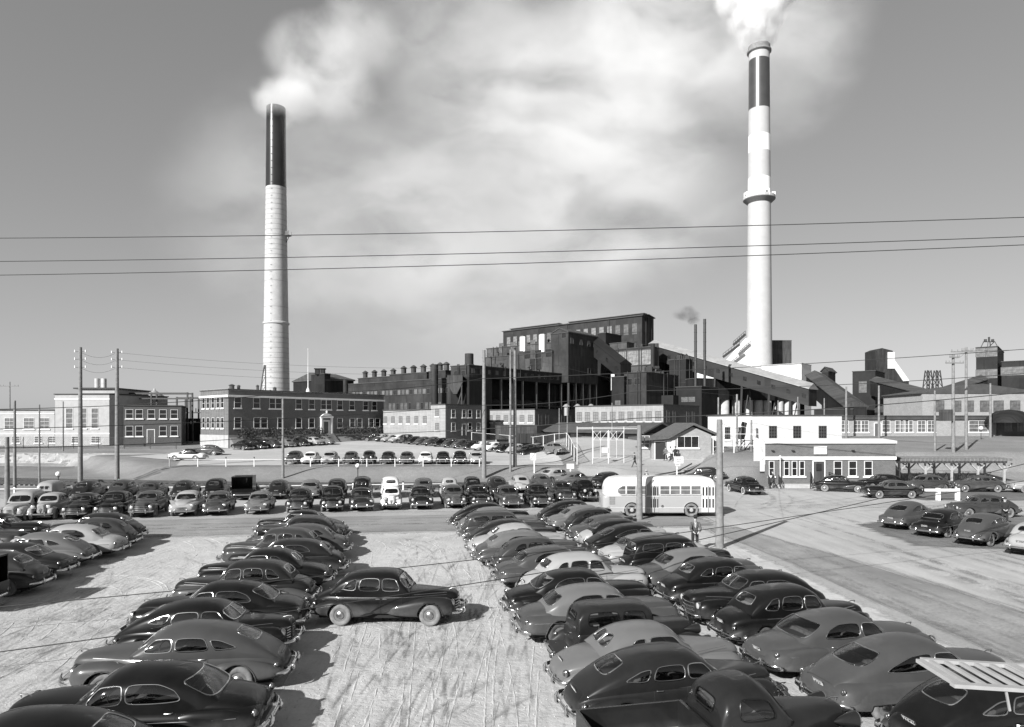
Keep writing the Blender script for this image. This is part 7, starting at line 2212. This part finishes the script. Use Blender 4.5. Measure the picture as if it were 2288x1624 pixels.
# ------------------------------------------------------------------ bus
def bus():
    d = 47.1; cx = (1476.5-CX)*d/F
    root = empty('bus', (cx, d+1.225, 0), 0, 'pale two tone bus with white roof parked side on', 'bus')
    cream = paint_mat('bus_cream', .30, .3, .12); white = paint_mat('bus_white', .6, .3, .05)
    greyd = simple('bus_door_grey', .20, .5, 0, .15, 3); bglass = pane_mat('bus_glass', .12, .12)
    def LX(X): return (X-1476.5)*d/F
    def LZ(Y): return zat(Y, d)
    xr, xf = LX(1350), LX(1603)
    arch = .56
    def cut(x, y, z): return abs(y) > .7 and ((x-LX(1411))**2+(z-.5)**2 < arch**2 or (x-LX(1544))**2+(z-.5)**2 < arch**2)
    low = Hull([(xr-.10, .95, .40, 1.40), (xr, 1.12, .32, 1.48), (xr+.35, 1.21, .26, 1.50), (0, 1.225, .25, 1.50), (xf-.4, 1.215, .26, 1.50), (xf-.05, 1.12, .30, 1.49), (xf+.04, .95, .36, 1.44)], 16, 14)
    mb = MB(); low.grid(mb, 70, 40); mb.build('lower_body', [cream], root, 35)
    up = Hull([(xr+.10, .80, 1.38, 2.05), (xr+.24, 1.06, 1.36, 2.40), (xr+.6, 1.19, 1.35, 2.68), (xr+1.4, 1.222, 1.35, 2.80), (0, 1.222, 1.35, 2.82), (xf-1.0, 1.222, 1.35, 2.80), (xf-.4, 1.20, 1.35, 2.70), (xf-.12, 1.1, 1.36, 2.45), (xf-.02, .9, 1.38, 2.1)], 9, 3.4)
    mb = MB(); up.grid(mb, 64, 44); mb.build('upper_body', [white], root, 35)
    mb = MB()
    for wx in (LX(1411), LX(1544)):
        for sg in (-1, 1):
            mb.mat(1); mb.prism([(wx+arch*math.cos(a), max(.27, .5+arch*math.sin(a))) for a in np.linspace(-.42, PI+.42, 26)], sg*1.2, sg*1.2285)
            mb.mat(0); mb.tube([(wx+arch*math.cos(a), sg*1.225, .5+arch*math.sin(a)) for a in np.linspace(-.35, PI+.35, 24)], .03, 6)
    mb.build('wheel_arch', [cream, UNDER], root)
    mb = MB(); mb.box(xr+.3, xf-.4, -1.0, 1.0, .3, .6); mb.build('chassis', [UNDER], root)
    y = -1.2275
    def win(X0, X2, Y0=1085.5, Y2=1105, rnd=False, nm='window'):
        a, b, z0, z1 = LX(X0), LX(X2), LZ(Y2), LZ(Y0)
        mb = MB(); mb.mat(0)
        pts = [(a, z0), (b, z0), (b, z1), (a, z1)]
        if rnd: pts = [(a+.25, z0), (b, z0), (b, z1), (a+.35, z1), (a+.05, z1-.2), (a, (z0+z1)/2), (a+.06, z0+.12)]
        mb.prism(pts, y-.002, y+.02)
        mb.mat(1)
        n = len(pts)
        for i in range(n):
            p, q = pts[i], pts[(i+1) % n]; mb.bar((p[0], y-.012, p[1]), (q[0], y-.012, q[1]), .03)
        zz = (z0+z1)/2+.02; mb.bar((a+.02, y-.010, zz), (b-.02, y-.010, zz), .025)
        mb.build(nm, [bglass, WINF], root, 0)
    win(1378.5, 1397, rnd=True); win(1399.5, 1420); win(1422, 1443)
    for i in range(5): win(1474+i*23.2, 1495.5+i*23.2) if i < 4 else None
    mb = MB(); mb.prism([(LX(1444.5), .27), (LX(1451.5), .27), (LX(1451.5), 2.2), (LX(1461), 2.62), (LX(1455), 2.62), (LX(1444.5), 2.25)], y-.018, y+.02); mb.build('dark_stripe', [greyd], root, 0)
    for X0, X2 in ((1452, 1471), (1567, 1596)):
        a, b = LX(X0), LX(X2)
        mb = MB(); mb.box(a, b, y-.015, y+.02, .34, LZ(1085)); mb.mat(1)
        n = 4
        for i in range(n):
            xa = a+(b-a)*(i+.25)/n; xb = a+(b-a)*(i+.75)/n
            for z0, z1 in ((.62, 1.28), (1.5, 2.1)): mb.box(xa, xb, y-.022, y, z0, z1)
        mb.mat(2); mb.box((a+b)/2-.02, (a+b)/2+.02, y-.026, y, .34, LZ(1085))
        mb.build('bus_door', [white if X0 > 1500 else cream, PANE, UNDER], root, 0)
    mb = MB()
    for X0, Y0 in ((1361, 1110), (1361, 1119)):
        mb.box(LX(X0), LX(X0+12), y-.012, y+.02, LZ(Y0+7.5), LZ(Y0)); 
    mb.build('engine_vent', [greyd], root, 0)
    mb = MB(); mb.lathe([(.001, .02), (.09, .02), (.10, 0)], 14, Matrix.Translation((LX(1479.5), y, LZ(1131))) @ Matrix.Rotation(PI/2, 4, 'X')); mb.build('fuel_cap', [CHROME2], root)
    mb = MB(); mb.bar((xr+.3, y-.01, .64), (xf-.3, y-.01, .64), .03); mb.bar((xr+.25, y-.01, 1.47), (xf-.2, y-.01, 1.47), .045); mb.build('moulding', [WHITEP], root, 0)
    for wx in (LX(1411), LX(1544)):
        for sg in (-1, 1):
            wr = .49; w = .28; prof = [(wr*.62, -w*.4), (wr*.75, -w*.5), (wr*.9, -w*.5), (wr, -w*.2), (wr, w*.2), (wr*.9, w*.5), (wr*.75, w*.5), (wr*.62, w*.4)]
            mb = MB(); M = Matrix.Rotation(-PI/2 if sg > 0 else PI/2, 4, 'X')
            mb.lathe(prof, 30, M); mb.mat(1); mb.lathe([(wr*.64, w*.4), (wr*.6, w*.1), (wr*.3, w*.2), (wr*.25, w*.45), (.001, w*.5)], 24, M)
            for k in range(6):
                a = 2*PI*k/6; mb.mat(2); mb.ball((wr*.45*math.cos(a), sg*w*.17, wr*.45*math.sin(a)), .05, 6, 4)
            o = mb.build('wheel', [DUSTY, simple('bus_rim', .3, .6), UNDER], root); o.location = (wx, sg*1.13, wr)
    for sg in (-1, 1):
        mb = MB(); mb.ball((xf+.0, sg*.8, .8), (.1, .11, .11), 12, 8); mb.build('headlight', [LAMP], root)
    mb = MB(); mb.prism([(xf-.15, 1.5), (xf+.03, 1.5), (xf-.16, 2.35), (xf-.3, 2.35)], -1.0, 1.0); mb.build('windscreen', [PANE], root)
    mb = MB(); mb.box(xf-.05, xf+.18, -1.15, 1.15, .36, .58); mb.build('front_bumper', [CHROME2], root)
    mb = MB(); mb.box(xr-.18, xr+.05, -1.15, 1.15, .36, .58); mb.build('rear_bumper', [cream], root)
bus()

# ------------------------------------------------------------------ people
SKIN = simple('skin', .36, .6, 0, .1, 6)
def cloth_mat(name, v, check=False):
    m, nt, bs = newmat(name); vec = coords(nt, 'Object')
    if check:
        ch = nt.node('ShaderNodeTexChecker', ins={'Scale': 22.0, 'Color1': g3(v*1.6), 'Color2': g3(v*.5)}); nt.lk(vec, ch.inputs['Vector']); nt.lk(ch.outputs['Color'], bs.inputs['Base Color'])
    else: nt.lk(ramp(nt, noise(nt, vec, 7, 4, .6), [(.3, v*.7), (.7, v*1.3)]), bs.inputs['Base Color'])
    bs.inputs['Roughness'].default_value = .95
    return m
CL = {'k': cloth_mat('black_cloth', .018), 'd': cloth_mat('dark_cloth', .045), 'g': cloth_mat('grey_cloth', .12), 'l': cloth_mat('light_cloth', .42), 'c': cloth_mat('checked_cloth', .07, True)}
HAIR = simple('dark_hair', .03, .8, 0, .3, 9)
HAIRL = simple('fair_hair', .30, .8, 0, .3, 9)
def person(loc, rz, label, jacket='d', trousers='d', hat='cap', pose='stand', group=None, h=1.74, coat=False, shirt=False):
    root = empty('person', loc, rz, label, 'person', group)
    k = h/1.74
    st = {'stand': .06, 'walk': .34, 'bend': .12}[pose]; ln = {'stand': 0, 'walk': .03, 'bend': .16}[pose]
    # x forward, y left
    J = {'pel': (0, 0, .95), 'spi': (ln*.3, 0, 1.12), 'che': (ln, 0, 1.33), 'nec': (ln*1.3, 0, 1.47), 'hd0': (ln*1.5+.02, 0, 1.57), 'hd1': (ln*1.6+.02, 0, 1.70)}
    arms = {'stand': ((.05, .24, 1.14), (.26, .10, 1.03)), 'walk': ((.10, .25, 1.16), (.24, .22, .95)), 'bend': ((.22, .26, 1.12), (.38, .14, 1.02))}[pose]
    for s, n in ((1, 'l'), (-1, 'r')):
        J['sh'+n] = (ln, s*.19, 1.40)
        e, w = arms
        if pose == 'walk' and s < 0: e, w = (-.12, .25, 1.15), (-.16, .23, .90)
        J['el'+n] = (e[0]+ln, s*e[1], e[2]); J['wr'+n] = (w[0]+ln, s*w[1], w[2])
        J['hi'+n] = (0, s*.095, .90); f = s*st
        J['kn'+n] = (f*.5+.04, s*.105, .50); J['an'+n] = (f-(.06 if f < 0 else 0), s*.11, .09 if f > -.2 else .16); J['to'+n] = (f+.15, s*.125, .035 if f > -.2 else .05)
    names = list(J); idx = {n: i for i, n in enumerate(names)}
    V = [Vector(J[n])*k for n in names]
    E = [('pel', 'spi'), ('spi', 'che'), ('che', 'nec'), ('nec', 'hd0'), ('hd0', 'hd1')]
    for n in 'lr': E += [('che', 'sh'+n), ('sh'+n, 'el'+n), ('el'+n, 'wr'+n), ('pel', 'hi'+n), ('hi'+n, 'kn'+n), ('kn'+n, 'an'+n), ('an'+n, 'to'+n)]
    rad = dict(pel=.15, spi=.145, che=.155, nec=.06, hd0=.085, hd1=.085)
    for n in 'lr': rad.update({'sh'+n: .085, 'el'+n: .06, 'wr'+n: .036, 'hi'+n: .11, 'kn'+n: .075, 'an'+n: .05, 'to'+n: .04})
    E2 = [(idx[a], idx[b]) for a, b in E]; Rr = [rad[n]*k for n in names]
    # palm and five fingers each
    for n, s in (('l', 1), ('r', -1)):
        w = V[idx['wr'+n]]; dirv = (w-V[idx['el'+n]]).normalized()
        pm = w+dirv*.07; V.append(pm); Rr.append(.034); ip = len(V)-1; E2.append((idx['wr'+n], ip))
        side = dirv.cross(Vector((0, 0, 1))).normalized()
        for q in range(4):
            b = pm+side*((q-1.5)*.019)+dirv*.03; t = b+dirv*(.05+.008*(1.5-abs(q-1.5)))+Vector((.01, 0, -.015))
            V += [b, t]; Rr += [.010, .008]; E2 += [(ip, len(V)-2), (len(V)-2, len(V)-1)]
        t = pm+side*.05*s+dirv*.02; V.append(t); Rr.append(.010); E2.append((ip, len(V)-1))
    me = bpy.data.meshes.new('body'); me.from_pydata(V, E2, [])
    o = bpy.data.objects.new('tmp', me); COL.objects.link(o)
    o.modifiers.new('s', 'SKIN'); sv = me.skin_vertices[0].data
    for i, r in enumerate(Rr): sv[i].radius = (r, r*(1.0 if i != idx['che'] else 1.15))
    sv[0].use_root = True
    ss = o.modifiers.new('b', 'SUBSURF'); ss.levels = 2; ss.render_levels = 2
    m2 = bpy.data.meshes.new_from_object(o.evaluated_get(bpy.context.evaluated_depsgraph_get()))
    bpy.data.objects.remove(o)
    m2.name = 'body'
    m2.materials.clear()
    for mm in (SKIN, CL[jacket], CL[trousers], BLACKP, CL['l']): m2.materials.append(mm)
    hands = [V[idx['wrl']], V[idx['wrr']]]
    for p in m2.polygons:
        c = p.center; p.use_smooth = True
        if c.z > 1.50*k or min((c-hh).length for hh in hands) < .0 or any((c-hh).dot((hh-V[idx['el'+n]]).normalized()) > .0 and (c-hh).length < .2 for hh, n in zip(hands, 'lr')): p.material_index = 0
        elif c.z < .085*k: p.material_index = 3
        elif c.z < (.62 if coat else .93)*k: p.material_index = 2
        else: p.material_index = 4 if (shirt and c.x > ln*k+.05 and abs(c.y) < .05 and c.z > 1.1) else 1
    b = bpy.data.objects.new('body', m2); link(b, root)
    hd = V[idx['hd1']]
    mb = MB(); mb.ball(hd+Vector((-.015, 0, .03)), (.105, .095, .10), 14, 8)
    mb.build('hair', [HAIRL if hat == 'fair' else HAIR], root)
    mb = MB()   # face: nose, brow, ears
    mb.ball(hd+Vector((.105, 0, -.045)), (.02, .014, .022), 6, 5)
    for s in (-1, 1): mb.ball(hd+Vector((0, s*.088, -.04)), (.02, .012, .03), 6, 5)
    mb.mat(1)
    for s in (-1, 1): mb.ball(hd+Vector((.085, s*.034, -.015)), (.012, .014, .008), 6, 4)
    mb.ball(hd+Vector((.088, 0, -.088)), (.010, .024, .006), 6, 4)
    mb.build('face', [SKIN, HAIR], root)
    if hat in ('cap', 'hat', 'white'):
        mb = MB(); c = hd+Vector((0, 0, .06))
        if hat == 'hat': mb.lathe([(.17, 0), (.165, .015), (.11, .02), (.10, .10), (.05, .115), (.001, .11)], 18, Matrix.Translation(c))
        else:
            mb.lathe([(.10, -.01), (.105, .03), (.125, .06), (.10, .085), (.001, .09)], 16, Matrix.Translation(c)); mb.mat(1); mb.box(c.x+.07, c.x+.17, c.y-.07, c.y+.07, c.z-.005, c.z+.01)
        mb.build('hat', [CL['l'] if hat == 'white' else CL['k'], CL['k']], root)
    return root
DN = -PI/2
def people():
    person((9.5, 34.9, 0), DN-.15, 'man in checked jacket and dark hat standing at the car noses, looking down', 'c', 'k', 'hat', 'bend', shirt=True)
    person((13.6, 68.0, 0), DN, 'man with a white topped cap and open collar behind the bus roof', 'k', 'k', 'white', 'stand', shirt=True)
    person((14.15, 61.8, 0), DN+.4, 'man of whom only a dark cap shows above the bus roof', 'k', 'k', 'cap', 'stand')
    person((15.0, 82.0, zg(15, 82)), PI, 'man in dark suit walking left before the pipe gate', 'd', 'd', 'bare', 'walk')
    z = zg(19.7, 85.6)
    person((19.6, 85.7, z+.1), PI/2, 'man in grey jacket stepping up to the gatehouse doorway', 'g', 'k', 'cap', 'walk')
    person((20.35, 85.5, z+.1), PI/2+.5, 'man in light jacket at the white gatehouse door', 'l', 'k', 'cap', 'bend')
    person((20.95, 86.2, z+.1), PI/2, 'man in dark coat between the gatehouse door and its wide window', 'k', 'k', 'cap', 'stand', coat=True)
    person((26.3, 67.6, 0), PI-.3, 'person in dark coat walking by the brick office hand rail', 'd', 'k', 'bare', 'walk', coat=True)
    person((31.7, 43.2, 0), DN-.5, 'person in long black coat at the right photo edge', 'k', 'k', 'bare', 'stand', coat=True)
people()

# ------------------------------------------------------------------ car positions
TYPE = dict(fast40='fastback sedan', notch40='humpbacked sedan', tall40='upright sedan', wagon40='long roofed wagon', panel40='panel van', sedan40='rounded sedan', coupe40='long tailed coupe', prewar36='upright old sedan', pon49='wide sedan', ponfast='wide fastback', big49='long sedan', boxy32='boxy old sedan', pickup40='pickup truck', boxtruck='box truck')
ORD = ['nearest', 'second', 'third', 'fourth', 'fifth', 'sixth', 'seventh', 'eighth', 'ninth', 'tenth', 'eleventh', 'twelfth', 'thirteenth', 'fourteenth', 'fifteenth', 'sixteenth', 'seventeenth', 'eighteenth', 'nineteenth', 'twentieth']
LORD = ['first']+ORD[1:]
LITE = ('door_handle', 'trim_strip', 'hood_ornament', 'licence_plate', 'door_seam', 'underbody', 'seats', 'wheel_arch')
MID = ('door_handle', 'hood_ornament', 'door_seam')
HL = {'pon49': 2.55, 'big49': 2.6, 'boxy32': 2.05}
def look(proto, body, roof, extra=''):
    c = PNAME[body]
    if roof and roof != body: return '%s topped %s %s' % (PNAME[roof].split()[0], c, TYPE[proto])
    return '%s %s' % (c, TYPE[proto])
def put(proto, x, y, deg, body, label, roof=None, fender=None, group=None, wheel='dusty', skip=(), ref='c', dz=0.0, caps=True, jit=True):
    a = math.radians(deg+(R.uniform(-1.8, 1.8) if jit else 0))
    hl = HL.get(proto, 2.5)
    if ref == 'rear': x, y = x+hl*math.cos(a), y+hl*math.sin(a)
    elif ref == 'front': x, y = x-hl*math.cos(a), y-hl*math.sin(a)
    cat = 'truck' if proto in ('pickup40', 'boxtruck') else ('van' if proto == 'panel40' else 'car')
    nm = 'pickup_truck' if proto == 'pickup40' else 'panel_van' if proto == 'panel40' else ('box_truck' if proto == 'boxtruck' else 'parked_car')
    r = place_car(proto, (x, y, zg(x, y)+dz), a, body, roof, fender, label, cat, group, nm, wheel, skip=skip, caps=caps)
    # follow the slope of the ground
    ux, uy = math.cos(a), math.sin(a)
    sl = math.atan2(zg(x+1.4*ux, y+1.4*uy)-zg(x-1.4*ux, y-1.4*uy), 2.8)
    if abs(sl) > .002: r.rotation_euler = (Matrix.Rotation(a, 3, 'Z') @ Matrix.Rotation(-sl, 3, 'Y')).to_euler()
    s = 1+R.uniform(-.025, .02)
    r.scale = (s, s, s*(1+R.uniform(-.03, .045)))
    return r
def row(lst, deg, ref, where, group, skip=(), caps=True, first=ORD):
    for i, it in enumerate(lst):
        proto, x, y, body = it[:4]
        roof = it[4] if len(it) > 4 else None; fender = it[5] if len(it) > 5 else None; dd = it[6] if len(it) > 6 else deg; rf = it[7] if len(it) > 7 else ref
        put(proto, x, y, dd, body, '%s, %s %s' % (look(proto, body, roof), first[i], where), roof, fender, group, skip=skip, ref=rf, caps=caps, wheel='dusty' if i % 3 else 'dark')
def cars():
    centre = put('tall40', -4.16, 22.6, -1, 'K', 'black four door sedan standing alone side on in the sandy aisle', fender='D', group='cars in the sandy lot', jit=False)
    centre.scale = (1.0, 1.0, 1.0)
    row([('fast40', 1.15, 14.6, 'D'), ('coupe40', .98, 16.45, 'G'), ('boxy32', 1.15, 18.35, 'D'), ('pon49', .15, 20.4, 'M', 'G'), ('big49', -.2, 22.75, 'K'), ('tall40', .33, 24.9, 'L'), ('pon49', -.7, 26.95, 'M'), ('prewar36', -1.1, 29.0, 'C'), ('sedan40', -1.75, 31.0, 'M', 'G'), ('coupe40', -2.1, 33.05, 'L'), ('fast40', -2.4, 35.2, 'D'), ('wagon40', -2.9, 37.3, 'C'), ('notch40', -3.2, 39.4, 'G'), ('fast40', -3.8, 41.5, 'K')],
        12, 'rear', 'from the camera in the double row, left file', 'cars in the sandy lot')
    row([('fast40', 7.55, 13.0, 'K'), ('ponfast', 7.0, 15.3, 'M'), ('big49', 6.4, 17.6, 'M'), ('tall40', 6.05, 19.9, 'K'), ('sedan40', 5.6, 22.0, 'K', None, None, 192, 'front'), ('notch40', 5.4, 24.2, 'K'), ('pon49', 4.95, 26.3, 'M', 'G'), ('wagon40', 4.65, 28.4, 'K'), ('pon49', 4.05, 30.5, 'L', 'G'), ('ponfast', 3.65, 32.6, 'K'), ('sedan40', 3.4, 34.7, 'L', 'K'), ('pon49', 3.1, 36.8, 'M'), ('prewar36', 2.8, 38.9, 'D'), ('pon49', 2.2, 41.1, 'G'), ('fast40', 1.7, 43.4, 'K')],
        12, 'rear', 'from the camera in the double row, right file', 'cars in the sandy lot')
    truck = put('pickup40', 1.75, 12.0, 12, 'D', 'dark pickup truck with an empty plank bed at the bottom of the photo', group='cars in the sandy lot', ref='rear', wheel='dark', jit=False)
    truck.scale = (1.08, 1.04, 1.15)
    row([('fast40', -5.95, 11.75, 'K'), ('big49', -5.2, 14.3, 'K'), ('fast40', -5.75, 17.2, 'M'), ('fast40', -6.2, 19.5, 'K', None, None, 7, 'front'), ('big49', -6.7, 21.75, 'K'), ('tall40', -7.1, 24.4, 'D', None, 'M'), ('coupe40', -7.3, 26.9, 'K'), ('sedan40', -7.2, 29.2, 'D'), ('tall40', -8.3, 31.3, 'C'), ('notch40', -8.1, 33.4, 'M'), ('prewar36', -8.7, 35.5, 'D'), ('pon49', -9.1, 37.5, 'C'), ('coupe40', -9.9, 39.5, 'K')],
        187, 'rear', 'from the camera in the row left of the aisle', 'cars in the sandy lot')
    row([('boxtruck', -18.3, 23.6, 'K'), ('sedan40', -18.2, 26.4, 'C'), ('big49', -19.0, 28.9, 'D'), ('fast40', -19.5, 31.3, 'G'), ('pon49', -19.4, 33.5, 'L'), ('prewar36', -19.7, 35.6, 'C'), ('sedan40', -20.6, 37.6, 'D')],
        187, 'rear', 'from the camera in the far left row', 'cars in the far left row')
    put('pon49', -28.6, 37.4, 7, 'K', 'black open topped looking sedan at the left photo edge facing right', group='cars in the far left row')
    put('sedan40', -27.6, 34.6, 7, 'C', 'charcoal rounded sedan nose to nose with the far left row', group='cars in the far left row')
    A = [(16, 'panel40', 'L', None), (84, 'prewar36', 'L', None), (160, 'sedan40', 'D', None), (233, 'tall40', 'K', None), (312, 'sedan40', 'M', None), (404, 'pon49', 'L', None), (477, 'pon49', 'C', 'M'), (570, 'pon49', 'G', None), (662, 'notch40', 'D', None), (741, 'tall40', 'K', None), (808, 'pon49', 'D', None), (874, 'prewar36', 'W', None), (942, 'pon49', 'K', None), (1020, 'notch40', 'M', None), (1076, 'sedan40', 'K', None), (1146, 'pon49', 'C', None), (1213, 'tall40', 'K', None), (1268, 'sedan40', 'D', None), (1322, 'prewar36', 'K', None)]
    for i, (X, pr, b, rf) in enumerate(A):
        u = (X-CX)/F; d = 52.3/(1-.227*u)
        if X > 1100: d = {1146: 51.4, 1213: 51.6, 1268: 54.6, 1322: 55.4}[X]
        put(pr, u*d, d, -73.5-8*X/1322, b, '%s facing the camera, %s from left beyond the cross road' % (look(pr, b, rf), LORD[i]), rf, None, 'cars facing the camera', skip=MID, ref='front', caps=False)
    B = [(95, 'panel40', 'D', 'L'), (173, 'fast40', 'D', None), (255, 'notch40', 'C', None), (325, 'sedan40', 'C', None), (398, 'fast40', 'D', None), (473, 'tall40', 'K', None), (541, 'boxtruck', 'K', None), (616, 'fast40', 'D', None), (689, 'pon49', 'G', None), (750, 'sedan40', 'K', None), (808, 'panel40', 'K', None), (874, 'tall40', 'W', None), (949, 'sedan40', 'M', None), (1007, 'pickup40', 'L', None), (1058, 'boxy32', 'K', None), (1117, 'fast40', 'D', None), (1171, 'fast40', 'L', None), (1219, 'fast40', 'M', None)]
    for i, (X, pr, b, rf) in enumerate(B):
        u = (X-CX)/F; d = 59.9/(1-.115*u)
        if X > 1100: d = {1117: 60.5, 1171: 62.6, 1219: 64.2}[X]
        put(pr, u*d, d, 106-7*X/1322, b, '%s showing its tail, %s from left by the guard rail' % (look(pr, b, rf), LORD[i]), rf, None, 'cars showing their tails', skip=MID, ref='rear', caps=False)
    put('fast40', 6.6, 69.3, 32, 'G', 'grey fastback parked slantwise beyond the tail row, left of the bus', group='cars by the track crossing')
    put('sedan40', 10.0, 68.6, 40, 'D', 'dark rounded sedan parked slantwise just left of the bus roof', group='cars by the track crossing')
    put('pon49', 4.9, 73.0, 32, 'L', 'light grey sedan half hidden behind the slantwise grey fastback', group='cars by the track crossing', dz=.15)
    U = [(647, 'notch40', 'C'), (685, 'pon49', 'W'), (730, 'pon49', 'L'), (778, 'sedan40', 'M'), (819, 'prewar36', 'C'), (861, 'notch40', 'D'), (904, 'pon49', 'M'), (949, 'pon49', 'W'), (988.5, 'sedan40', 'K'), (1028, 'notch40', 'K'), (1065, 'pon49', 'L')]
    for i, (X, pr, b) in enumerate(U):
        d = 84.2; put(pr, (X-CX)*d/F, d, -86, b, '%s facing the white rail, %s from the left on the upper lot' % (look(pr, b, None), LORD[i]), None, None, 'cars along the white rail', skip=LITE, ref='front', caps=False)
    P0 = atd(510, 118)
    V = [(541, 'sedan40', 'K'), (574, 'notch40', 'K'), (604, 'fast40', 'C'), (636, 'pon49', 'G'), (668, 'sedan40', 'D'), (697, 'pon49', 'L'), (724, 'fast40', 'G')]
    for i, (X, pr, b) in enumerate(V):
        Q = P0-GV*5.6; t = reach(Q, GU, X); p = Q+GU*t
        put(pr, p.x, p.y, 142, b, '%s nosed in at the brick office, %s from its lit corner' % (look(pr, b, None), LORD[i]), None, None, 'cars nosed in at the office', skip=LITE, caps=False)
    W = [('pon49', 'M', 'L'), ('pon49', 'L', None), ('pon49', 'L', 'W'), ('boxy32', 'C', None), ('sedan40', 'D', None), ('fast40', 'M', None), ('fast40', 'M', None), ('sedan40', 'K', None), ('notch40', 'C', None), ('sedan40', 'M', None), ('pon49', 'D', None), ('ponfast', 'W', None), ('pon49', 'W', None), ('pon49', 'K', None), ('fast40', 'L', None), ('big49', 'K', None)]
    for i, (pr, b, rf) in enumerate(W):
        t = (i+1)/16; x = -27.6+30.6*t; y = 138-33*t
        put(pr, x, y, 46, b, '%s, %s from the far end of the slanting row' % (look(pr, b, rf), LORD[i]), rf, None, 'cars in the slanting row', skip=LITE, caps=False)
    put('sedan40', -27.9, 136.6, 182, 'K', 'black sedan facing left before the office shrubs', group='cars in the slanting row', skip=LITE, caps=False)
    put('sedan40', 6.1, 95.5, -66, 'G', 'grey rounded sedan facing the camera at the end of the slanting row', group='cars in the slanting row', skip=LITE, caps=False)
    put('pon49', -44.6, 92.5, 179, 'W', 'white sedan with a dark top facing left at the end of the white rail', roof='K', group='cars at the lot corner', skip=MID)
    put('sedan40', -47.0, 103.5, 178, 'M', 'grey rounded sedan facing left on the road behind the white sedan', group='cars at the lot corner', skip=MID)
    put('pon49', 21.9, 63.4, 96, 'K', 'glossy black sedan with whitewall tyres driving off past the bus', group='cars near the offices', wheel='white')
    put('sedan40', 20.6, 72.6, 168, 'D', 'dark rounded sedan half hidden behind the front of the bus', group='cars near the offices')
    put('notch40', 31.6, 64.6, -24, 'K', 'black humpbacked sedan nose out before the office door', group='cars near the offices')
    put('pon49', 33.4, 59.2, 180, 'K', 'dark sedan with grey roof side on near the white bar barrier', roof='M', group='cars near the offices', jit=False)
    put('sedan40', 36.6, 66.6, 188, 'K', 'black rounded sedan behind the dark side on sedan', group='cars near the offices', skip=MID)
    put('fast40', 39.6, 64.3, 196, 'M', 'grey fastback behind the white bar barrier, left of its posts', group='cars near the offices', skip=MID)
    put('fast40', 44.6, 64.4, 176, 'M', 'grey fastback before the timber shelter, right of the bar barrier', group='cars near the offices', skip=MID)
    put('pon49', 49.6, 63.4, 170, 'L', 'light grey sedan before the right end of the timber shelter', group='cars near the offices', skip=MID)
    put('sedan40', 53.8, 66.0, 180, 'D', 'dark sedan at the right photo edge beside the timber shelter', group='cars near the offices', skip=MID)
    put('ponfast', 23.3, 41.4, 34, 'M', 'grey slab sided fastback, farthest of the four tails beside the gravel road', group='cars beside the gravel road', ref='rear')
    put('pon49', 23.6, 38.5, 34, 'K', 'black sedan, second farthest of the four tails beside the gravel road', group='cars beside the gravel road', ref='rear')
    put('fast40', 24.2, 35.8, 34, 'M', 'grey fastback, third of the four tails beside the gravel road', group='cars beside the gravel road', ref='rear')
    put('notch40', 25.0, 33.1, 34, 'L', 'light grey sedan cut by the right photo edge beside the gravel road', group='cars beside the gravel road', ref='rear')
    put('fast40', 33.0, 47.2, 184, 'C', 'charcoal fastback side on behind the four tails at the right', group='cars beside the gravel road')
cars()
